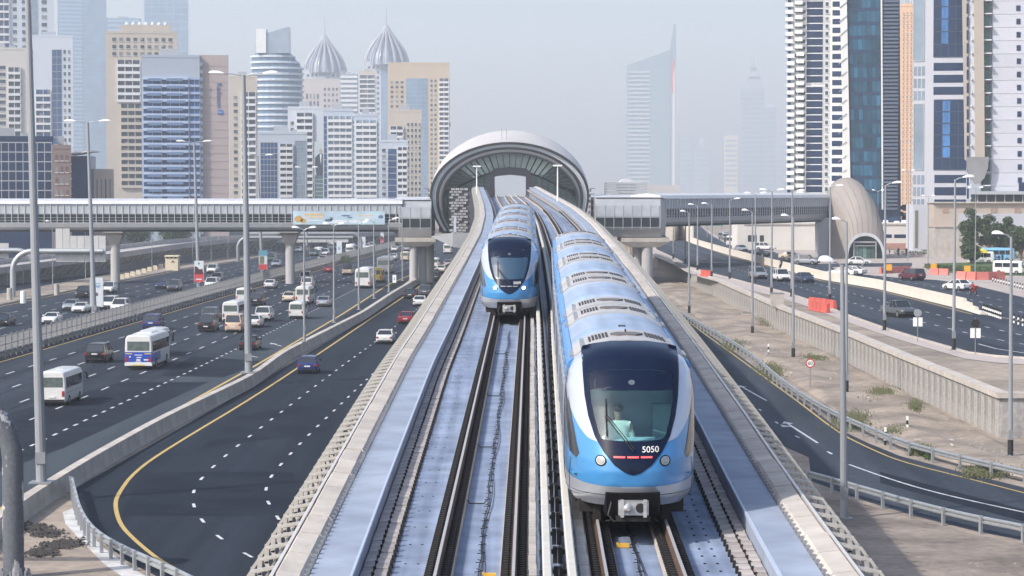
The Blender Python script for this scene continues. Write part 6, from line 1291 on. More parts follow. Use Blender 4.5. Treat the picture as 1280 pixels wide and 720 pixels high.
def place(px, py, tab, kind, col, label, away=True, z=0.02, grp=None, yaw=None):
    """px,py = where the camera-side bumper meets the road"""
    p = G(px, py, z); a = math.atan2(-(interp(tab, p.y+6)-interp(tab, p.y-6)), 12) if yaw is None else yaw
    f = Vector((-math.sin(a), math.cos(a), 0)); c = p+f*(half(kind))
    return vehicle(kind, col, (c.x, c.y, z), a if away else a+math.pi, label, grp)
g1n = 'traffic driving away on the highway'; g2n = 'oncoming traffic beyond the median fence'; g3n = 'cars on the ramp beside the viaduct'; g4n = 'oncoming traffic on the upper right road'; g5n = 'parked cars by the station entrance'
A = lambda x, y, k, c, l: place(x, y, MED_L, k, c, l, True, .02, g1n)
A(65, 508, 'coaster', 'white', 'white minibus nearest the camera at the left, partly behind the tall mast')
A(118, 454, 'suv', 'black', 'black suv driving between the white minibus and the blue bus')
A(173, 462.5, 'citybus', 'white', 'white bus with bright blue lower rear panel')
A(186, 446, 'coaster', 'white', 'white minibus mostly hidden ahead of the blue and white bus')
A(188, 413, 'suv', 'blue', 'dark blue suv just ahead of the blue and white bus near the median')
A(257, 415.5, 'van', 'black', 'black boxy van with white lower rear in the middle lanes')
A(261, 403, 'suv', 'grey', 'dark suv just ahead of the black van')
A(288, 404, 'coaster', 'white', 'white minibus directly ahead of the peach taxi')
A(291, 416, 'van', 'taxi', 'peach coloured taxi van tight behind a white minibus')
A(315, 410, 'sedan', 'white', 'white sedan partly behind the tall mast right of the peach taxi')
A(328, 402, 'suv', 'white', 'white suv with dark rear window just right of the tall mast')
A(309, 438.5, 'sedan', 'black', 'black sedan with red tail lights behind the tall mast')
A(302.5, 379, 'hiace', 'white', 'white van left of the mast beside the dark suv')
A(319, 383, 'suv', 'black', 'dark suv immediately right of the tall mast')
A(336, 361, 'sedan', 'white', 'white sedan alone near the median beyond the dark suv')
A(360, 378, 'sedan', 'cream', 'cream sedan left of the grey white minibus')
A(378, 381, 'coaster', 'white', 'white minibus ahead of the big white van behind a lamp post')
A(370, 399, 'hiace', 'white', 'big white van with black bumper behind the first double lamp post')
A(403, 384, 'sedan', 'silver', 'silver sedan between the first two double lamp posts')
A(383, 361, 'suv', 'white', 'white suv right ahead of the white minibus')
A(381, 352.5, 'suv', 'silver', 'pale suv furthest ahead in the column behind the lamp post')
A(410, 341, 'sedan', 'red', 'red sedan near the median below the footbridge column')
pk = A(433.5, 344.5, 'pickup', 'cream', 'cream pickup carrying a stacked dark load')
A(453, 361, 'coach', 'white', 'large white coach seen from behind left of the yellow minibus')
A(469.5, 353.5, 'coaster', 'yellow', 'yellow minibus beside the white coach')
A(479, 343, 'coach', 'silver', 'grey and white bus ahead of the yellow minibus')
A(491, 325, 'sedan', 'white', 'white sedan left of the station pier, nearer of two'); A(492.5, 314.5, 'sedan', 'white', 'white sedan left of the station pier, farther of two')
A(492, 303, 'suv', 'white', 'white suv passing under the footbridge end'); A(505.5, 326.5, 'hiace', 'cream', 'cream van against the station pier'); A(508, 314, 'sedan', 'silver', 'pale car just above the cream van beside the pier')
B_ = lambda x, y, k, c, l: place(x, y, MED_L, k, c, l, False, .02, g2n)
B_(0, 408, 'sedan', 'black', 'black car cut by the left edge of the picture'); B_(60, 405.5, 'coupe', 'white', 'white coupe with black grille close to the median fence'); B_(85, 388.5, 'sedan', 'silver', 'silver sedan left of the white sports car')
B_(97, 391.5, 'coupe', 'white', 'white sports car beside the silver sedan'); B_(133, 387.5, 'suv', 'white', 'white suv just right of the pale lamp banner, left of a pair'); B_(146, 391, 'suv', 'white', 'white suv behind the median fence, right of a pair')
B_(101, 373, 'suv', 'black', 'black suv left of the pale lamp banner'); B_(133, 367, 'suv', 'white', 'white suv beside the first footbridge column'); B_(200, 361, 'sedan', 'navy', 'dark blue grey sedan left of the grey suv')
B_(215, 364.5, 'suv', 'grey', 'grey suv with bright grille in the middle of the oncoming lanes'); B_(263.5, 342, 'suv', 'white', 'white suv beyond the red lamp banner'); B_(262, 361, 'suv', 'white', 'white suv behind the fence right of the red banner')
B_(269, 354, 'suv', 'silver', 'pale suv tucked behind the white one near the red banner'); B_(299, 351, 'sedan', 'black', 'black sedan half hidden by the fence near the tall mast'); B_(344, 333.5, 'sedan', 'silver', 'silver sedan left of the middle footbridge column')
B_(338, 327, 'van', 'green', 'grey green van behind the silver sedan and blue banner'); B_(335, 320, 'sedan', 'navy', 'dark car farther behind the grey green van'); B_(371.5, 315.5, 'sedan', 'white', 'white car just right of the middle footbridge column')
B_(397, 320, 'hiace', 'white', 'white van in the jam below the footbridge banner'); B_(405, 320, 'suv', 'white', 'white suv right of the van in the far jam'); B_(390, 320.5, 'suv', 'green', 'grey green suv left of the white van in the far jam')
B_(402, 327.5, 'sedan', 'white', 'white sedan nearest in the far jam'); B_(411, 324, 'sedan', 'maroon', 'maroon sedan in the far jam'); B_(413, 312, 'hiace', 'white', 'white van farther back in the far jam'); B_(422, 308, 'suv', 'silver', 'silver suv left of the pale roadside banner')
B_(437, 318, 'coaster', 'white', 'white minibus beside the pale roadside banner'); B_(444, 310, 'sedan', 'navy', 'dark sedan between two lamp posts far away'); B_(458, 311.5, 'sedan', 'white', 'white sedan far away below the banner end'); B_(463, 311, 'suv', 'white', 'white suv far away below the banner end')
B_(449, 306, 'suv', 'grey', 'grey suv in the far queue under the footbridge'); B_(472, 304.5, 'sedan', 'red', 'red car far away by the red roadside sign'); B_(478, 303.5, 'suv', 'red', 'red suv far away beside the red car'); B_(430, 303, 'suv', 'white', 'white suv in the far queue left of the lamp post'); B_(441, 301.5, 'sedan', 'silver', 'silver sedan in the far queue'); B_(466, 302.5, 'hiace', 'white', 'white van in the far queue by the tall board')
RT = [(d, interp(PL, d)-6-(d-100)*.02) for d in range(90, 700, 10)]; RT = [(d, interp(BAR, d)+6) for d in range(90, 700, 10)]
R1 = lambda x, y, k, c, l: place(x, y, RT, k, c, l, True, .02, g3n)
R1(384, 467.5, 'hatch', 'blue', 'dark blue hatchback alone on the ramp road'); R1(480, 430.5, 'sedan', 'white', 'white sedan alone on the ramp below the red car'); R1(506.5, 405.5, 'sedan', 'red', 'red sedan on the ramp ahead of the white one')
R1(524, 383.5, 'sedan', 'white', 'white sedan with black rear screen between two dark cars'); R1(512, 374, 'sedan', 'black', 'black sedan left of the white one on the ramp'); R1(530.5, 371.5, 'suv', 'grey', 'dark grey suv right ahead of the white sedan on the ramp')
R1(545, 350.5, 'sedan', 'grey', 'grey sedan in shade near the pier on the ramp'); R1(551, 341, 'sedan', 'white', 'white sedan at the end of the ramp beside the viaduct ribs'); R1(542.5, 335.5, 'hiace', 'white', 'white van at the end of the ramp'); R1(559.5, 333.5, 'sedan', 'silver', 'pale sedan closest to the viaduct ribs'); R1(559, 317.5, 'coaster', 'white', 'small white bus under the station tail'); R1(537, 317, 'sedan', 'white', 'white car beyond the station pier')
UA = math.atan2(-(G(1058, 394, UR).x-G(945, 358, UR).x), (G(1058, 394, UR).y-G(945, 358, UR).y)) 
def U(x, y, k, c, l, yaw, g=g4n, away=False): p = G(x, y, UR+.03); f = Vector((-math.sin(yaw), math.cos(yaw), 0)); q = p+f*half(k); return vehicle(k, c, (q.x, q.y, UR+.02), yaw+(0 if away else math.pi), l, g)
UY = math.radians(20)
U(1137, 397.5, 'pickup', 'grey', 'dark grey pickup alone in the near lanes of the upper right road', math.radians(17)); U(952.5, 349, 'suv', 'silver', 'silver suv, leftmost of three facing the camera', math.radians(9)); U(982, 352, 'suv', 'white', 'white suv, middle of three facing the camera, behind a pole', math.radians(9)); U(1012, 353.5, 'sedan', 'navy', 'dark blue sedan, rightmost of three facing the camera', math.radians(10))
g6n = 'traffic on the second upper road'
U(1151, 351, 'suv', 'maroon', 'dark maroon suv near the orange barriers', math.radians(25), g6n, True); U(1211, 363.5, 'sedan', 'white', 'white sedan with a red motorcycle behind it', math.radians(28), g6n, True); U(924, 308.5, 'coaster', 'white', 'white minibus coming down the second upper road', math.radians(14), g6n); U(931, 314.5, 'sedan', 'silver', 'silver sedan right in front of the white minibus', math.radians(14), g6n); U(907.5, 299.5, 'hiace', 'silver', 'pale van coming off the far ramp', math.radians(10), g6n)
U(961, 321, 'sedan', 'black', 'dark car turning near the parked white suv', math.radians(50), g6n); U(915, 303, 'sedan', 'black', 'black car behind the minibus on the second road', math.radians(12), g6n)
U(1070, 345.5, 'sedan', 'white', 'white sedan behind the cream barrier, left of a pair', math.radians(60), g6n, True); U(1081, 344, 'sedan', 'white', 'white sedan with dark windows just right of another behind the barrier', math.radians(55), g6n, True); U(1090, 331, 'sedan', 'white', 'white sedan parked side on before the entrance pod', math.radians(82), g6n)
U(970, 313, 'suv', 'white', 'white and dark suv parked by the car park wall', math.radians(75), g5n); U(1003, 324, 'sedan', 'cream', 'cream car at the start of the row parked by the stair tower', math.radians(62), g5n); U(1012, 327, 'sedan', 'cream', 'cream car second in the row parked by the stair tower', math.radians(62), g5n); U(1024, 331, 'suv', 'silver', 'silver suv at the near end of the parked row', math.radians(62), g5n)
g7n = 'vehicles parked behind the hedge'
U(1243, 329, 'hiace', 'white', 'white van parked behind the hedge by a yellow umbrella', math.radians(75), g7n); U(1268, 327, 'coaster', 'skyblue', 'light blue minibus parked behind the hedge', math.radians(80), g7n); U(1280, 343, 'hiace', 'white', 'white van cut by the right edge above the hedge', math.radians(60), g7n)
# parked rows far left behind the gantry signs
rr = random.Random(3)
for i in range(16):
    d = 640+rr.uniform(-40, 60); x = 14+i*2.7 if i < 10 else 88+(i-10)*5; vehicle(rr.choice(['sedan', 'suv', 'hiace']), rr.choice(['white', 'white', 'silver', 'blue', 'grey']), (XD(x, d), d, .03), rr.uniform(-.3, .3)+1.2, 'pale parked vehicle in the distant lot behind the gantry signs', 'vehicles in the distant parking lot')
# dark load on the cream pickup
o = thing('cargo_load', 'stacked dark load strapped on the cream pickup bed', 'cargo', pk.location+Vector((0, -1.5, 1.12)), pk.rotation_euler.z)
MB().box(-.8, .8, -.9, .8, .03, .7).build('crate', mat('load_dark', (.04, .05, .05), .8, var=.4), o); MB().box(-.7, .6, -.7, .6, .7, 1.15).build('bundle', mat('load_blue', (.05, .07, .11), .8, var=.4), o)
# ---- people and motorcycles
def figure(name, label, loc, rz, cols, pose='stand', grp=None):
    o = thing(name, label, 'person', loc, rz, grp); top, leg = cols
    key = ('fig', pose)
    if key not in CACHE:
        if pose == 'stand':
            LJ = [(0,0,.92), (-.1,0,.86), (.1,0,.86), (-.11,.03,.5), (.11,-.03,.5), (-.11,-.03,.09), (.12,-.06,.09), (-.12,.10,.04), (.13,.08,.04)]
            TJ = [(0,0,.95), (0,0,1.2), (0,0,1.4), (0,0,1.5), (-.18,0,1.40), (-.24,.02,1.12), (-.22,.12,.90), (.18,0,1.40), (.24,0,1.12), (.23,.08,.88)]; hz = 1.60; hy = .01
        else:
            LJ = [(0,-.1,.82), (-.12,-.05,.80), (.12,-.05,.80), (-.2,.35,.72), (.2,.35,.72), (-.2,.15,.32), (.2,.15,.32), (-.2,.3,.27), (.2,.3,.27)]
            TJ = [(0,-.12,.85), (0,-.05,1.1), (0,.03,1.3), (0,.05,1.4), (-.19,.03,1.3), (-.27,.2,1.1), (-.28,.5,1.02), (.19,.03,1.3), (.27,.2,1.1), (.28,.5,1.02)]; hz = 1.5; hy = .08
        LE = [(0,1),(0,2),(1,3),(2,4),(3,5),(4,6),(5,7),(6,8)]; TE = [(0,1),(1,2),(2,3),(2,4),(4,5),(5,6),(2,7),(7,8),(8,9)]
        def mk(m1, m2): return [('trousers', person_mesh(LJ, LE, [.14,.10,.10,.075,.075,.055,.055,.045,.045], 'trousers', m2, 1)), ('shirt', person_mesh(TJ, TE, [(.16,.11),(.17,.12),(.15,.10),.055,.075,.05,.035,.075,.05,.035], 'shirt', m1, 1)), ('head', MB().ball((0, hy, hz), .082, .098, .12, 10, 7).mesh('head', skin, True)), ('hair', MB().ball((0, hy-.02, hz+.04), .088, .100, .095, 10, 6).mesh('hair', hair, True))]
        CACHE[key] = mk
    for n, me in CACHE[key](top, leg): put(n, me, o)
    return o
cl = lambda n, c: mat('cloth_'+n, c, .85, var=.12, scale=5)
def motorbike(label, loc, rz, c):
    o = thing('motorcycle', label, 'motorcycle', loc, rz)
    for y in (-.65, .68): q = MB(); q.mat(tyre).tube([(-.06, y, .3), (.06, y, .3)], .3, 16).mat(hub).tube([(-.065, y, .3), (.065, y, .3)], .17, 10); q.build('wheel', None, o)
    MB().loft([[(-.1, -.6, .55), (.1, -.6, .55), (.1, -.6, .8), (-.1, -.6, .8)], [(-.14, -.1, .4), (.14, -.1, .4), (.14, -.1, .78), (-.14, -.1, .78)], [(-.12, .4, .5), (.12, .4, .5), (.12, .4, .9), (-.12, .4, .9)]]).build('frame', c, o, smooth=True)
    MB().box(-.13, .13, -.65, .1, .76, .84).build('seat', black, o); MB().tube([(0, .68, .3), (0, .5, .95)], .035, 6).tube([(-.33, .42, 1.02), (0, .48, .98), (.33, .42, 1.02)], .02, 6).build('handlebar', steel_dull, o)
    MB().box(-.24, .24, -.95, -.5, .8, 1.2).build('delivery_box', c, o); MB().ball((0, .62, .82), .09).build('headlamp', headl, o); return o
p = G(147.5, 363, .02); motorbike('motorcycle riding toward the camera beside the first footbridge column', p, math.pi, darkmetal); figure('person', 'rider in dark clothes on the motorcycle beside the footbridge column', p, math.pi, (cl('dark', (.03, .035, .04)), cl('dark', (.03, .035, .04))), 'ride')
p = G(1216, 368.5, UR+.02); motorbike('red delivery motorcycle following the white sedan', p, math.radians(20), PAINT['red']); figure('person', 'rider in a red jacket on the red delivery motorcycle', p, math.radians(20), (cl('red', (.35, .04, .04)), cl('dark', (.03, .035, .04))), 'ride')
p = G(977, 336, UR+.02); motorbike('dark motorcycle on the second upper road behind the three cars', p, math.radians(20), darkmetal); figure('person', 'rider with a white helmet on the dark motorcycle of the upper road', p, math.radians(20), (cl('dark', (.03, .035, .04)), cl('dark', (.03, .035, .04))), 'ride')
p = G(1078, 337, UR+.02); figure('person', 'person in white standing before the parked white sedan', p, 0, (cl('white', (.6, .6, .58)), cl('grey', (.2, .2, .22))))
for x, y, lab, c in ((1240, 329, 'person in a pale shirt among the group behind the hedge', 'white'), (1244.5, 330, 'person in a blue shirt in the middle of the group behind the hedge', 'blue'), (1248.5, 330, 'person in a dark shirt, rightmost of the group behind the hedge', 'dark'), (1253, 328, 'person standing by the white van behind the hedge', 'dark'), (1042, 318, 'person in dark clothes left of the entrance pod', 'dark'), (1123, 320, 'person in dark clothes walking right of the entrance pod', 'dark'), (1133, 320, 'person in dark clothes beside the white kiosk panel', 'dark'), (1112, 319, 'person in a white shirt just right of the entrance pod', 'white'), (1030, 320, 'person in white near the stair tower', 'white')):
    figure('person', lab, G(x, y, UR+.02), rr.uniform(0, 6), (cl(c, {'white': (.6, .6, .58), 'blue': (.08, .16, .35), 'dark': (.03, .035, .04)}[c]), cl('dark', (.03, .035, .04))))
p = G(1226, 329, UR+.02); um = thing('umbrella', 'yellow parasol behind the hedge', 'umbrella', p); MB().tube([(0, 0, 0), (0, 0, 2.6)], .03, 6).build('pole', steel, um)
MB().loft([[(r*math.cos(k*math.pi/4), r*math.sin(k*math.pi/4), z) for k in range(8)] for r, z in ((1.5, 1.9), (1.1, 2.35), (.6, 2.6), (.05, 2.7))]).build('canopy', mat('umbrella_yellow', (.65, .52, .02), .7, var=.08), um)
# ================================================================== lamp posts
def lamp(label, px, yb, yt, z0=0, arms=(-1,), r=.11, arm=1.2, grp=None, black_foot=False, zb=None, head=.8, lean=0, name='street_lamp', headz=.22):
    p = G(px, yb, z0) if zb is None else zb; h = ZD(yt, p.y)-p.z; o = thing(name, label, 'street lamp', p, 0, grp)
    MB().tube([(0, 0, 0), (lean*h*.5, 0, h*.5), (lean*h, 0, h)], r, 12, r*.5).build('pole', pole_mat, o); MB().box(-r*2, r*2, -r*2, r*2, -.02, .05).build('base_plate', steel_dull, o)
    if black_foot: MB().tube([(0, 0, .0), (0, 0, 1.0)], r*1.12, 12).build('black_foot', mat('foot_black', (.02, .02, .022), .6, var=.1), o)
    MB().box(-r*.9, r*.9, -r*1.15, 0, 1.0, 1.6).build('hatch_door', steel_dull, o)
    X = lean*h
    for s in arms:
        MB().tube([(X, 0, h-.1), (X+s*arm*.5, 0, h+.10), (X+s*arm, 0, h+.16)], .045, 7).build('arm', steel, o)
        c = X+s*(arm+head*.42); q = MB(); q.loft([[(c+s*head*t, y*w_, h+.17+dz+z*headz) for y, z in ((-1, 0), (-.8, k_*.6), (-.35, k_), (.35, k_), (.8, k_*.6), (1, 0))] for t, w_, k_, dz in ((-.5, .07, .25, -.03), (-.35, .13, .6, -.02), (-.05, .19, .95, 0), (.25, .2, .9, .01), (.42, .15, .6, .02), (.5, .07, .25, .03))]); q.build('lamp_head', lamp_white, o)
    return o
hm = 'tall double-armed masts along the highway'
def mast(label, px, yb, yt, z=1.0, r=.2, xt=None):
    d = 3100*15.2/(yb-238); p = Vector((XD(px, d, yb), d, z)); h = ZD(yt, d)-z; return lamp(label, px, yb, yt, 0, (-1, 1), r, 1.7, hm, zb=p, head=1.3, lean=((XD(xt, d)-p.x)/h if xt else 0), name='lighting_mast')
mast('tallest looking lighting mast, nearest at the left, running out of the top of the picture', 52, 604, -30, r=.29, xt=36)
mast('double-armed lighting mast on the barrier in the middle of the left half', 311, 466, 94, r=.33, xt=305)
def mast2(label, px, yb, yt, d, xt): p = Vector((XD(px, d, yb), d, .3)); h = ZD(yt, d)-.3; return lamp(label, px, yb, yt, 0, (-1, 1), .33, 1.5, hm, zb=p, head=1.5, lean=(XD(xt, d)-p.x)/h, name='lighting_mast')
mast2('lighting mast on the median carrying the pale banner', 118, 398, 153, 3100*15.9/(398-238), 110)
mast2('lighting mast on the median carrying the red banner', 248.5, 361, 178, 3100*15.9/(362-238), 243); mast2('slim lighting mast on the median with the blue and red board', 328, 345, 195, 3100*15.9/(345-238), 322)
mast2('distant lighting mast left of the middle footbridge column', 383.5, 322, 210, 3100*15.9/(318-238), 383)
n_ = ['nearest', 'second', 'third', 'fourth', 'fifth', 'sixth']
for i, (x, yb, yt) in enumerate([(380.5, 427, 287), (417.5, 403, 282), (448.5, 387, 279.5), (467.5, 373, 277), (486, 365, 275.5), (503, 351, 274)]):
    lamp(n_[i]+' of the shorter lamp posts in a row on the ramp barrier', x, yb, yt, 1.0, (-1, 1) if i < 2 else (-1,) if i % 2 else (1,), .14, .55, 'lamp posts on the ramp barrier', head=.75)
for x, yb, yt, a, lab in ((861.5, 391.5, 266, (-1,), 'lamp post on the waste ground nearest the viaduct, leftmost'), (940.5, 419, 265, (-1,), 'lamp post on the waste ground, second from the viaduct'), (991.5, 448, 272, (-1,), 'lamp post on the waste ground, third from the viaduct'), (1058, 491, 277, (-1,), 'lamp post on the waste ground just behind the 60 sign'), (1263, 570, 296, (-1,), 'lamp post standing on the sand at the right edge')):
    lamp(lab, x, yb, yt, .03, a, .16, .5, 'lamp posts on the waste ground', True, head=.75, lean=-.004)
lamp('thick near lamp post between the slip road guardrails with its lamp head pointing left', 1055, 648, 331, 0, (-1,), .2, .45, None, False, head=.8, headz=.3, lean=-.012)
ups = [(1192, 437.6, 224, (1,)), (1105.5, 413, 231, (1,)), (1037, 378, 234, (1,)), (989.5, 371, 240, (1,)), (964.3, 369, 239, (-1, 1)), (943.8, 354, 243, (-1, 1)), (912, 348.6, 250, (1,)), (889.5, 347, 256, (-1,)), (871.8, 339, 257, (-1,)), (856.6, 330.5, 260, (-1,)), (841.6, 323.6, 254, (-1,))]
nm = ['nearest', 'second', 'third', 'fourth', 'fifth', 'sixth', 'seventh', 'eighth', 'ninth', 'tenth', 'farthest']
for i, (x, yb, yt, a) in enumerate(ups): lamp(nm[i]+' lamp post along the near kerb of the upper right road', x, yb, yt, UR, a, .16, .7, 'lamp posts along the upper road kerb', True, head=1.0, lean=.002)
for x, yb, yt, lab in ((1135, 326, 214, 'left'), (1160, 330, 246, 'second'), (1219, 343, 236, 'third'), (1097, 322, 239, 'pod side')): lamp('far double lamp post behind the orange barriers, '+lab+' one', x, yb, yt, UR, (-1, 1), .1, .6, 'far lamp posts behind the orange barriers', head=.7)
lamp('lamp post in front of the right concourse box', 788.5, 345, 268, .02, (-1,), .11, .6, head=.8)
for i, (x, yb, yt) in enumerate([(66, 367, 278), (107, 355, 280), (190, 342, 287), (241, 330, 288), (264, 329, 288), (285, 325, 286)]): lamp('slim distant lamp post number %s before the flyover' % ['one', 'two', 'three', 'four', 'five', 'six'][i], x, yb, yt, .02, (-1,), .08, .5, 'slim lamp posts before the flyover', head=.6)
# banners on masts
def banner(label, x0, x1, y0, y1, d, base_m, draw):
    o = thing('lamp_banner', label, 'banner', (XD((x0+x1)/2, d), d, ZD(y1, d))); w_ = (XD(x1, d)-XD(x0, d))/2; h = ZD(y0, d)-ZD(y1, d)
    MB().box(-w_, w_, -.12, .0, 0, h).build('panel', base_m, o); fr = MB(); fr.box(-w_-.06, -w_-.001, -.14, .02, -.05, h+.05).box(w_+.001, w_+.06, -.14, .02, -.05, h+.05).build('frame', steel, o); draw(o, w_, h); return o
wm_ = mat('banner_white', (.58, .62, .66), .5, var=.06)
def dr1(o, w_, h):
    for i, (z, k) in enumerate(((.78, .6), (.70, .66), (.66, .5))): MB().box(-w_*k, w_*k, -.135, -.121, h*z, h*(z+.035)).build('print_line', mat('banner_blue', (.20, .34, .55), .6), o)
    MB().poly([(w_*.3*math.cos(a*.785), -.125, h*.42+w_*.3*math.sin(a*.785)*1.0) for a in range(8)]).build('print_mark', mat('banner_mark', (.12, .08, .08), .6), o)
banner('pale advertising banner with blue lettering on the nearer median mast', 112, 128, 347, 383, 310, wm_, dr1)
def dr2(o, w_, h):
    MB().box(-w_, w_, -.13, -.119, 0, h*.46).build('print_field', mat('banner_red', (.50, .05, .06), .6, var=.2), o); MB().poly([(-w_*.9, -.132, h*.36), (w_*.9, -.132, h*.36), (w_*.8, -.132, h*.62), (w_*.1, -.132, h*.60), (-w_*.5, -.132, h*.74), (-w_*.9, -.132, h*.72)]).build('print_figure', mat('banner_dark', (.07, .02, .03), .6, var=.4, scale=4), o)
    MB().box(-w_*.15, w_*.15, -.13, -.12, h*.82, h*.92).build('print_mark', mat('banner_dark2', (.03, .04, .06), .6), o); MB().box(-w_*.6, w_*.6, -.14, -.131, h*.10, h*.16).build('print_line', wm_, o)
banner('red and white advertising banner on the median mast', 242.5, 254, 326, 352.5, 393, wm_, dr2)
def dr3(o, w_, h):
    MB().box(-w_, w_, -.13, -.119, 0, h*.28).build('print_field', MATS['banner_red'], o); MB().box(-w_, w_, -.13, -.119, h*.72, h).build('print_field', mat('banner_cyan', (.10, .30, .42), .6, var=.2), o); MB().box(-w_*.8, w_*.3, -.14, -.119, h*.3, h*.7).build('print_figure', mat('banner_olive', (.16, .18, .12), .6, var=.5, scale=5), o)
banner('blue over red advertising board on the slim median mast', 323.5, 333.5, 313, 337, 450, wm_, dr3)
def dr4(o, w_, h): MB().box(-w_*.4, w_*.4, -.13, -.12, h*.4, h*.6).build('print_mark', MATS['banner_blue'], o)
banner('small white and blue banner beyond the white suv pair', 272.5, 276.5, 341, 350, 440, wm_, dr4)
banner('tall pale banner far along the median', 420.5, 427, 301, 320, 590, wm_, dr4); banner('second tall pale banner farther along the median', 451.5, 456.5, 296, 311, 660, wm_, dr4)
def dr5(o, w_, h): MB().box(-w_*.5, w_*.5, -.13, -.12, h*.6, h*.8).build('print_mark', mat('banner_ochre', (.3, .22, .12), .6), o)
banner('dark advertising banner right of the middle footbridge column', 381, 386.5, 307, 319, 560, mat('banner_black', (.06, .06, .08), .5, var=.3), dr5)
banner('red and white board far away under the footbridge end', 475.5, 479.5, 291, 303.5, 720, wm_, dr2)
sg = thing('gore_sign', 'small white and black arrow board standing in the gore', 'sign', G(493, 361, .02)); MB().box(-.3, .3, -.05, .05, 1.0, 2.3).build('panel', white, sg); MB().box(-.32, .32, -.12, .12, 0, .98).build('base', black, sg); MB().box(-.1, .1, -.06, -.051, 1.4, 1.9).build('print_mark', MATS['banner_blue'], sg)
# ---- sign gantries (bent pipe portals)
def gantry(label, cx, yb, d, yt, dirn, span, r, m, z0=0):
    X = XD(cx, d); h = ZD(yt, d)-z0; o = thing('sign_gantry', label, 'gantry', (X, d, z0)); R = min(h*.42, 3.4)
    P = [(0, 0, 0), (0, 0, h-R)]+[(dirn*R*(1-math.cos(a*math.pi/16)), 0, h-R+R*math.sin(a*math.pi/16)) for a in range(1, 9)]+[(dirn*span, 0, h)]
    MB().tube(P, r, 16).build('pipe', m, o, smooth=True); f = MB(); f.tube([(0, 0, 0), (0, 0, .08)], r*1.7, 16)
    for k in range(10): a = k*math.pi/5; f.tube([(r*1.4*math.cos(a), r*1.4*math.sin(a), .05), (r*1.4*math.cos(a), r*1.4*math.sin(a), .22)], .05, 6)
    f.build('base_flange', steel_dull, o); return o
o = gantry('bent pipe sign gantry over the oncoming lanes carrying white panels', 15, 373, 372, 314, 1, 13.6, .42, steel)
for i in range(7):
    x = 6.4+i*1.08; t = 3.4 if i < 2 else 2.3; z = ZD(314, 372); MB().box(x, x+1.02, .5, .6, z-1.6, z+t-(.0 if i else .0)).build('sign_panel', mat('sign_back', (.46, .46, .46), .6, .1, var=.08, rnd=.08), o)
o = gantry('second bent pipe gantry reaching out of the left edge', 42, 372, 400, 313, -1, 14, .42, steel); MB().box(-7, -4.2, .5, .6, ZD(323, 400), ZD(304, 400)).build('sign_panel', MATS['sign_back'], o)
gantry('far bent pipe gantry rising beside the tall mast', 297, 330, 560, 297, 1, 26, .4, steel_dull)
o = gantry('far bent pipe gantry over the distant lanes right of the column', 451, 322, 640, 292, -1, 30, .42, steel_dull)
for i in range(12): MB().box(-26+i*1.9, -24.2+i*1.9, .5, .6, ZD(303, 640), ZD(289, 640)).build('sign_panel', MATS['sign_back'], o)
peel = two_tone('peeling_grey_paint', (.11, .12, .14), (.46, .46, .47), 1.0, rough=.5, lo=.575, hi=.595, bump=.2, fine=8, stretch=(1.6, 1.6, .7))
P0 = G(17, 722, .03); d = P0.y; X0 = P0.x; o = thing('sign_gantry', 'thick grey bent pipe column with peeling paint at the bottom left corner', 'gantry', P0)
H = ZD(486, d); Z = .03; R = 3.0; P = [(0, 0, 0), (0, 0, H-R)]+[(-R*(1-math.cos(a*math.pi/16)), 0, H-R+R*math.sin(a*math.pi/16)) for a in range(1, 9)]+[(-14, 0, H)]
MB().tube(P, .44, 24).build('pipe', peel, o, smooth=True); f = MB(); f.tube([(0, 0, 0), (0, 0, .1)], .8, 20)
for k in range(12): a = k*math.pi/6; f.tube([(.65*math.cos(a), .65*math.sin(a), .05), (.65*math.cos(a), .65*math.sin(a), .34)], .055, 6)
f.build('base_flange', steel_dull, o)
# rubble heaps on the sand
rk = MB(); rr = random.Random(11)
for i in range(1400):
    t = rr.random(); c = [(70, 683), (88, 680), (60, 668), (52, 692), (45, 660)][rr.randrange(5)] if t < 1 else 0
    p = G(c[0]+rr.gauss(0, 9), c[1]+rr.gauss(0, 2.2), .03); s = rr.uniform(.03, .12); z = .02+abs(rr.gauss(0, .06)); rk.add([(p.x+s*a, p.y+s*b, z+s*e) for a, b, e in ((-1, -.8, 0), (1, -.7, .1), (.8, 1, 0), (-.9, .8, .1), (0, 0, .9))], [(0, 1, 4), (1, 2, 4), (2, 3, 4), (3, 0, 4)])
o = rk.build('rubble', mat('rubble_dark', (.045, .043, .043), .9, var=.4, scale=8), kind='stuff'); tag(o, 'dark gravel heaps on the bottom left sand', 'rubble')
# scattered stones over the waste ground
st_ = MB()
for i in range(2600):
    d = rr.uniform(115, 330); x = rr.uniform(interp([(p.y, p.x) for p in reversed(usl)], d)+1.5, 31); s = rr.uniform(.03, .14); st_.add([(x+s*a, d+s*b, .03+s*e) for a, b, e in ((-1, -.8, 0), (1, -.7, .1), (.8, 1, 0), (-.9, .8, .1), (.1, 0, .8))], [(0, 1, 4), (1, 2, 4), (2, 3, 4), (3, 0, 4)])
for i in range(900):
    d = rr.uniform(62, 108); x = rr.uniform(12, 26); s = rr.uniform(.02, .07); st_.add([(x+s*a, d+s*b, .01+s*e) for a, b, e in ((-1, -.8, 0), (1, -.7, .1), (.8, 1, 0), (-.9, .8, .1), (.1, 0, .8))], [(0, 1, 4), (1, 2, 4), (2, 3, 4), (3, 0, 4)])
o = st_.build('loose_stones', mat('stone_grey', (.26, .24, .22), .9, var=.3, scale=5), kind='stuff'); tag(o, 'loose stones scattered on the sandy waste ground', 'stones')
tk = MB()
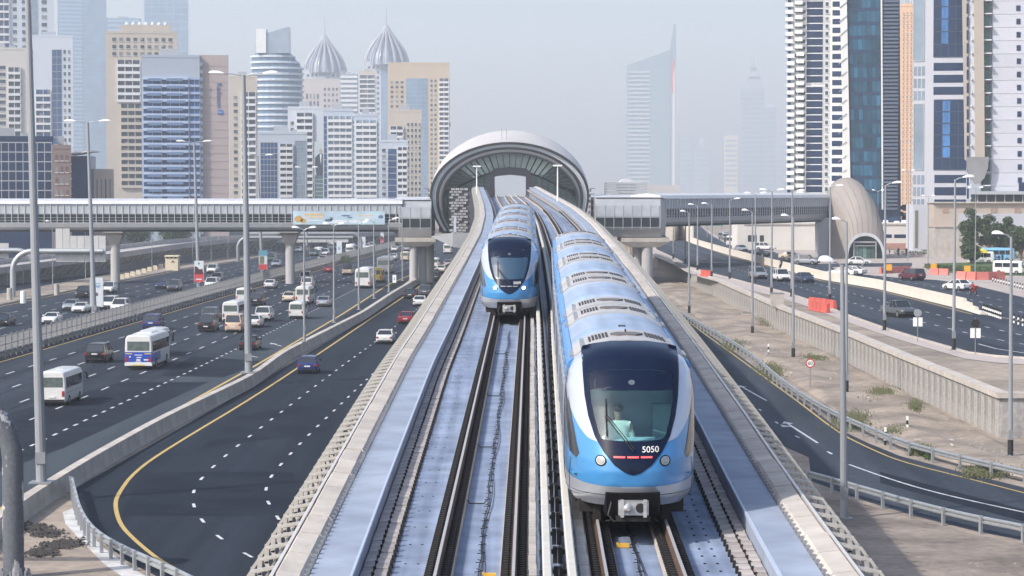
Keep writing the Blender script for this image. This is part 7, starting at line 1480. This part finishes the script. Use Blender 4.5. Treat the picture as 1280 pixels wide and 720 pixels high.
for pts, off in (([(905, 420), (960, 440), (1010, 470), (1060, 500), (1120, 522), (1200, 560)], 0), ([(930, 410), (985, 425), (1030, 452), (1080, 470), (1150, 500), (1210, 548)], 0)):
    P = chaikin([G(x, y, 0) for x, y in pts], 2)
    for e in (-.8, .8): ribbon(tk, [Vector((p.x+e, p.y, 0)) for p in P], .28, .33)
o = tk.build('tyre_track', sand_dark); o['kind'] = 'structure'; bpy.data.objects.remove(o)
lt_ = MB()
for i in range(28):
    d = rr.uniform(120, 300); x = rr.uniform(interp([(p.y, p.x) for p in reversed(usl)], d)+1.5, 30); s_ = rr.uniform(.08, .22); a = rr.uniform(0, 3); z = .3+rr.uniform(0, .1); lt_.add([(x, d, z), (x+s_*math.cos(a), d+s_*math.sin(a), z), (x+s_*math.cos(a)-.05, d+s_*math.sin(a)+.1, z+.12), (x-.05, d+.1, z+.1)], [(0, 1, 2, 3)])
o = lt_.build('litter', mat('litter_pale', (.42, .41, .40), .8, var=.2), kind='stuff'); tag(o, 'scraps of pale litter blown over the sandy waste ground', 'litter')
# ---- 60 speed sign
p = G(1012.5, 488, .03); o = thing('speed_sign', 'round 60 speed limit sign with red rim beside the slip road', 'road sign', p); d = p.y; z = ZD(454, d)-.03; rd = mat('sign_red', (.50, .03, .03), .5, var=0)
MB().tube([(0, 0, 0), (0, 0, z+.2)], .035, 8).build('post', steel_dull, o); MB().tube([(0, -.07, z), (0, -.05, z)], .37, 32).build('red_rim', rd, o); MB().tube([(0, -.078, z), (0, -.071, z)], .28, 32).build('white_disc', white, o)
put('numerals', text_mesh('60', .40, .004, black, 'numerals'), o, (0, -.09, z+.0), (math.pi/2, 0, 0))
# small black and white delineators, road studs and the two-plate signs on the kerb
for x, y, zz, lab in ((1106.5, 556, .02, 'left'), (1134, 541, .02, 'right'), (960.5, 444, .02, 'far')):
    p = G(x, y, zz); o = thing('marker_post', 'white marker post with black bands on the sand, '+lab+' one', 'marker post', p)
    for k in range(4): MB().box(-.07, .07, -.07, .07, k*.28, k*.28+.279).build('band', white if k % 2 else black, o)
for i, (x, y, kind) in enumerate(((1147, 427, 0), (1219, 443, 0))):
    p = G(x, y, UR+.01); o = thing('kerb_sign', 'post with two small white plates seen from behind, '+('left' if i == 0 else 'right')+' one on the upper kerb', 'sign', p); q = FPX/p.y
    MB().tube([(0, 0, 0), (0, 0, 3.0 if i else 2.6)], .035, 6).build('post', steel_dull, o)
    for s in (-1, 1): MB().box(min(s*.06, s*.42), max(s*.06, s*.42), -.05, -.02, 1.35, 2.15).build('plate', white, o)
    MB().tube([(0, -.1, 2.55), (0, .1, 2.55)], .34, 12).build('lamp_box', darkmetal if i else steel, o)
for i in range(15):
    t = i/14; x, y = (1229+t*34, 391+t*12) if i < 10 else (1262+(i-9)*5.5, 402+(i-9)*1.8)
    p = G(x, y, UR+.01); o = thing('lane_bollard', 'black and white striped lane bollard in the row beyond the cream barrier end', 'bollard', p, 0, 'striped bollards beyond the barrier end')
    for k in range(4): MB().tube([(0, 0, k*.24), (0, 0, k*.24+.239)], .10, 8).build('band', white if k % 2 == 0 else black, o)
for i in range(13):
    x, y = 1241+i*3.4, 352+i*.9; p = G(x, y, UR+.01); o = thing('lane_bollard', 'small black and white bollard in the far row on the paving', 'bollard', p, 0, 'striped bollards on the far paving')
    for k in range(3): MB().tube([(0, 0, k*.27), (0, 0, k*.27+.269)], .08, 6).build('band', white if k % 2 else black, o)
# ---- orange and red plastic barriers
ob = [mat('barrier_orange', (.52, .10, .075), .6, var=.12, scale=1.5, rnd=.12), mat('barrier_pink', (.56, .17, .14), .6, var=.1, scale=1.5, rnd=.12)]
def plastic(label, pts, n, grp, m=0, h=1.0):
    P = resample([G(x, y, UR+.015) for x, y in pts], 1.9)
    for a, b in zip(P, P[1:]):
        an = math.atan2(b.y-a.y, b.x-a.x); q = MB(); q.loft([[(x, y, z) for y, z in ((-.28, 0), (.28, 0), (.2, .35), (.14, h), (-.14, h), (-.2, .35))] for x in (.05, 1.8)]); o = q.build('plastic_barrier', ob[m]); o.location = a; o.rotation_euler = (0, 0, an); tag(o, label, 'plastic barrier', grp)
plastic('red plastic road barrier in the small stack on the kerb before the near lamp posts', [(1013, 387), (1032, 391), (1047, 391)], 2, 'red barriers stacked on the kerb'); plastic('red plastic road barrier at the back of the small stack on the kerb', [(1012, 382), (1030, 384), (1045, 387)], 2, 'red barriers at the back of the stack', 0)
plastic('red plastic road barrier in the far group on the kerb by the retaining wall', [(877, 345), (893, 347)], 1, 'red barriers on the far kerb'); plastic('orange red plastic barrier in the long line before the hedge', [(1100, 342), (1140, 340)], 1, 'plastic barriers before the entrance pod', 1)
plastic('pink red plastic barrier in the line left of the hedge', [(1162, 343), (1195, 344)], 1, 'plastic barriers at the hedge start', 1); plastic('pink red plastic barrier in the long line before the hedge', [(1196, 349), (1225, 350), (1262, 349)], 1, 'plastic barriers before the hedge', 1, 1.2)
for x, y, lab in ((1111, 342, 'by the entrance pod'), (1167, 341, 'left of the hedge'), (1209, 344, 'in front of the hedge')):
    o = thing('work_sign', 'yellow orange road works board '+lab, 'sign', G(x, y, UR+.02)); MB().box(-.5, .5, -.06, .0, .5, 1.5).build('board', mat('works_yellow', (.65, .33, .03), .6, var=.1), o); MB().box(-.4, -.33, -.05, .3, 0, .5).box(.33, .4, -.05, .3, 0, .5).build('leg', black, o)
# grey utility cabinets on the sand, concrete block on the wall base, white kiosk board
for x, y, w_, h_, lab, z in ((972, 383, 1.5, 1.5, 'pale wire cage left behind a lamp post on the kerb', UR), (868, 352, .8, 1.0, 'small pale concrete block at the top of the retaining wall', 2.4), (934, 396, 1.2, .5, 'dark low box on the waste ground', .03)):
    o = thing('utility_box', lab, 'utility box', G(x, y, z)); MB().box(-w_/2, w_/2, 0, .9, 0, h_).build('body', conc_pale if z else darkmetal, o); MB().box(-w_/2-.05, w_/2+.05, -.05, .95, h_+.001, h_+.07).build('lid', steel_dull, o)
gs = thing('direction_sign', 'green direction sign facing the far ramp behind the right footbridge', 'road sign', G(893, 296, UR)); MB().box(-2.6, 2.6, 0, .12, 3.2, 6).build('panel', mat('sign_green', (.02, .22, .17), .5, var=.05), gs); MB().box(-2.2, -2.0, 0.02, .1, 0, 3.2).box(2.0, 2.2, .02, .1, 0, 3.2).build('post', steel_dull, gs)
MB().box(-2.2, 1.2, -.02, -.001, 4.9, 5.25).box(-2.2, .4, -.02, -.001, 4.1, 4.4).build('print_line', white, gs)
fl_ = thing('retaining_parapet', 'cream wall rising beside the far ramp under the right footbridge', 'wall'); q = MB(); wallsweep(q, [G(x, y, UR) for x, y in ((832, 301), (842, 301), (850, 298), (858, 301), (866, 303))], [(-.2, 0), (.2, 0), (.2, 5.5), (-.2, 5.5)]); q.build('wall', cream, fl_)
# ---- guard house, orange barriers and blue works on the far left verge
d = 500; o = thing('guard_house', 'small cream booth with three dark windows on the far verge', 'booth', (XD(205.5, d), d, 0)); q = lambda a: XD(a, d)-XD(205.5, d); Z = lambda y: ZD(y, d)
MB().box(q(206), q(222), 0, 3, 0, Z(321)).build('wall', mat('booth_cream', (.60, .54, .40), .7, var=.06), o); MB().box(q(205), q(223), -.3, 3.3, Z(321)+.01, Z(319.4)).build('roof', MATS['booth_cream'], o)
for a in (207, 212, 217): MB().box(q(a), q(a+3.2), -.05, .2, Z(322.8), Z(321.2)).build('window', glass_dark, o)
MB().poly([(q(213), -.06, Z(328)), (q(218), -.06, Z(328)), (q(216), -.06, Z(325))]).build('print_mark', mat('booth_mark', (.25, .12, .05), .6), o)
for i in range(9): x = 152+i*7; o = thing('verge_block', 'small concrete block standing in a line on the far sandy verge', 'block', G(x, 349-i*2.0, .16), 0, 'concrete blocks on the far verge'); MB().loft([[(-.5, -.3, 0), (.5, -.3, 0), (.5, .3, 0), (-.5, .3, 0)], [(-.4, -.2, .85), (.4, -.2, .85), (.4, .2, .85), (-.4, .2, .85)]]).build('body', mat('verge_cream', (.56, .50, .38), .8, var=.1), o)
for i, (x, y) in enumerate(((29, 379), (12, 375), (71, 369))): o = thing('verge_cabinet', ['white cylindrical cabinet beside the gantry foot', 'grey concrete gantry footing block', 'pale cabinet beside a slim lamp post'][i], 'cabinet', G(x, y, .16)); MB().tube([(0, 0, 0), (0, 0, 1.6), (0, 0, 1.75)], .42, 14, .36).build('body', [white, conc, conc_pale][i], o)
vg = MB(); vg.poly([(interp(OPP_L, dd)-.3, dd, .15) for dd in range(100, 801, 10)]+[(interp(OPP_L, dd)-7.4, dd, .15) for dd in range(800, 99, -10)]); structure(vg, 'far_verge', sand)
guardrail('guardrail', 'long low railing between the far verge and the flyover road', [T(OPP_L, dd, -24.5) for dd in range(250, 700, 10)], 3.0, h=1.1, m=conc_pale)
# ================================================================== plants
leafm = [mat('leaf_dark', (.035, .062, .022), .7, var=.35, scale=2, rnd=.15), mat('leaf_mid', (.055, .088, .030), .7, var=.35, scale=2, rnd=.15), mat('scrub', (.10, .105, .05), .8, var=.35, scale=3)]
bark = mat('bark', (.12, .085, .06), .9, var=.3, scale=3)
def foliage(mb, blobs, n, s, rr):
    for i in range(n):
        c, r = rr.choice(blobs); v = Vector((rr.gauss(0, 1), rr.gauss(0, 1), rr.gauss(0, 1))).normalized()*(r*(.25+1.05*rr.random()**.7)); v.z *= .75; p = Vector(c)+v
        a = Vector((rr.gauss(0, 1), rr.gauss(0, 1), rr.gauss(0, .6))).normalized(); b = a.cross(Vector((rr.gauss(0, 1), rr.gauss(0, 1), rr.gauss(0, 1)))).normalized(); k = s*rr.uniform(.6, 1.4)
        mb.add([p-a*k, p+b*k*.6, p+a*k, p-b*k*.6], [(0, 1, 2, 3)])
def tree(label, px, yb, x0, x1, yt, seed, m=0, z0=UR, yl=None):
    rr = random.Random(seed); p = G(px, yb, z0); d = p.y; w_ = (XD(x1, d)-XD(x0, d))*.6; cx = (XD(x0, d)+XD(x1, d))/2-p.x; top = ZD(yt, d)-z0; lo = (ZD(yl, d)-z0) if yl else top*.14
    o = thing('tree', label, 'tree', p); t = MB(); t.tube([(0, 0, -.1), (.1, 0, lo*.7), (cx*.5, 0, lo+.3*(top-lo))], .22, 8, .1)
    bl = []
    for i in range(15):
        a = i*2.4; r = w_*rr.uniform(.28, .5); c = (cx+math.cos(a)*w_*.52*rr.uniform(.5, 1), math.sin(a)*w_*.6, lo+(top-lo)*rr.uniform(.28, .75)); bl.append((c, r)); t.tube([(cx*.4, 0, lo*.8), ((cx*.4+c[0])/2, c[1]*.5, (lo+c[2])/2), c], .08, 5, .03)
    bl.append(((cx, 0, top-w_*.35), w_*.4)); t.build('trunk', bark, o); f = MB(); f.mat(leafm[m]); foliage(f, bl, 3800, .24, rr); f.mat(leafm[1-m] if m < 2 else leafm[2]); foliage(f, bl, 1700, .22, rr); f.build('crown', None, o, kind='stuff'); return o
tree('tallest leafy tree behind the hedge, leftmost of the group', 1216, 323, 1199, 1227, 260, 1, 0); tree('broad dark tree behind the hedge, right of the tallest one', 1237, 323, 1222, 1251, 268, 2, 0); tree('rounded tree between the broad tree and the right edge', 1260, 323, 1249, 1272, 271, 3, 1)
tree('large green tree cut by the right edge', 1276, 326, 1262, 1292, 283, 4, 1); tree('low clipped round tree before the hedge', 1214, 330, 1203, 1225, 303, 5, 1, yl=328); tree('small round tree right of the yellow parasol', 1254, 322, 1243, 1266, 297, 6, 0, yl=320)
for i, (x0, x1, yt) in enumerate(((1098, 1112, 258), (1112, 1126, 254), (1122, 1140, 256), (1206, 1226, 290))): tree('green tree showing above the car park roof, '+['left', 'middle', 'right', 'farthest right'][i]+' one', (x0+x1)/2, 305, x0, x1, yt, 10+i, i % 2)
for i, (x0, x1) in enumerate(((1, 40), (45, 70), (150, 190), (196, 240))):
    tree('dark tree below the left footbridge, '+['first', 'second', 'third', 'fourth'][i]+' from the left', (x0+x1)/2, 309, x0, x1, 280, 20+i, 0, z0=.0)
def hedge(label, pts, w_, h, n, m=1, z0=UR, name='hedge'):
    rr = random.Random(n); f = MB(); P = resample([G(x, y, z0) for x, y in pts], .5)
    for p in P:
        for k in range(n):
            q = p+Vector((rr.uniform(-.3, .3), rr.uniform(0, w_), rr.uniform(.05, h))); a = Vector((rr.gauss(0, 1), rr.gauss(0, 1), rr.gauss(0, .6))).normalized()*.14; b = Vector((rr.gauss(0, 1), rr.gauss(0, 1), rr.gauss(0, 1))).normalized()*.1; f.add([q-a, q+b, q+a, q-b], [(0, 1, 2, 3)])
    o = f.build(name, leafm[m], kind='stuff'); return tag(o, label, 'hedge')
hedge('clipped green hedge strip behind the pink barriers', [(1163, 337), (1200, 340), (1240, 341), (1290, 342)], 7, .9, 60); hedge('low green shrubs along the small white block', [(1155, 318), (1200, 320)], 3, 1.0, 30, 0)
hedge('green planting strip behind the orange barriers near the pod', [(1120, 318), (1155, 319)], 2, .8, 24, 0)
gr = MB(); gr.poly([tuple(G(x, y, UR+.03)) for x, y in ((1160, 337), (1170, 329), (1290, 326), (1290, 345), (1200, 343))]); structure(gr, 'lawn', mat('lawn', (.06, .10, .03), .9, var=.3, scale=.8))
hedge('ragged green shrub row along the foot of the terrace wall', [(1196, 320), (1290, 321)], 3, 1.8, 40, 0)
hedge('dark green shrub bank between the terrace shrubs and the parked blue minibus', [(1222, 324), (1290, 325)], 2, 1.2, 30, 1)
def scrub(label, cx, cy, rx, ry, n, z0=.03, m=2, h=.35):
    rr = random.Random(int(cx)); p0 = G(cx, cy, z0); f = MB()
    for i in range(n):
        q = G(cx+rr.gauss(0, rx*.42), cy+rr.gauss(0, ry*.4), z0); s = rr.uniform(.3, 1)*h; a = rr.uniform(0, 6.28); t = Vector((math.cos(a)*.35*s, math.sin(a)*.35*s, s)); n_ = Vector((-math.sin(a), math.cos(a), 0))*.035; f.add([q-n_, q+n_, q+t], [(0, 1, 2)])
        q2 = q+t*rr.uniform(.4, 1); k = .05; f.add([q2+Vector((-k, 0, 0)), q2+Vector((0, k, k)), q2+Vector((k, 0, 0)), q2+Vector((0, -k, -k*.5))], [(0, 1, 2, 3)])
    o = f.build('scrub_bush', leafm[m], kind='stuff'); o.location = (0, 0, 0); tag(o, label, 'bush')
scrub('sprawling green scrub patch in the middle of the waste ground', 1106, 493, 20, 8, 1500, m=2); scrub('small green bush at the foot of the retaining wall', 1144, 512, 9, 6, 900, h=.6); scrub('green bush by the left marker post', 1125, 541, 20, 6, 1100, h=.4)
scrub('dry pale bush against the far retaining wall', 962, 401, 16, 8, 900, h=1.2); scrub('olive scrub along the guardrail below the marker post', 1150, 566, 14, 5, 900, h=.5); scrub('bright green tuft under the guardrail', 1160, 571, 6, 4, 500, m=1, h=.5)
scrub('low scrub strip behind the long guardrail, upper stretch', 965, 463, 22, 14, 1300, h=.3); scrub('low scrub strip behind the long guardrail, middle stretch', 1065, 528, 26, 12, 1300, h=.35); scrub('dry brown scrub near the right edge guardrail', 1235, 592, 34, 8, 1200, h=.4); scrub('thin scrub on the slope near the far lamp posts', 1020, 448, 22, 6, 700, h=.3); scrub('dark scrub patch below the lamp post in the upper waste ground', 920, 433, 20, 10, 700, h=.25)
scrub('leafy shrub on the median far away beside the cargo pickup', 431.5, 328, 6, 3, 900, h=1.8, m=0)
# curved drainage pipe lying on the sand
p = G(1168, 552, .1); o = thing('concrete_slab', 'broken pale slab lying on the sand near the wall corner', 'slab', p); MB().box(-1.3, 1.2, -.3, .3, 0, .16).build('slab', conc_pale, o); 
# ================================================================== haze
HZ = 430
hz = MB().box(-4200, 4200, -90, 6900, -3, HZ).build('haze'); hz['kind'] = 'stuff'
hm_ = bpy.data.materials.new('haze'); hm_.use_nodes = True; n = hm_.node_tree; n.nodes.remove(n.nodes['Principled BSDF']); v = n.nodes.new('ShaderNodeVolumePrincipled'); v.inputs['Color'].default_value = (.90, .95, 1, 1); v.inputs['Density'].default_value = .00025; v.inputs['Anisotropy'].default_value = .3
n.links.new(v.outputs[0], n.nodes['Material Output'].inputs['Volume']); hz.data.materials.clear(); hz.data.materials.append(hm_)
tag(hz, 'pale daytime haze filling the air over the whole scene', 'haze')
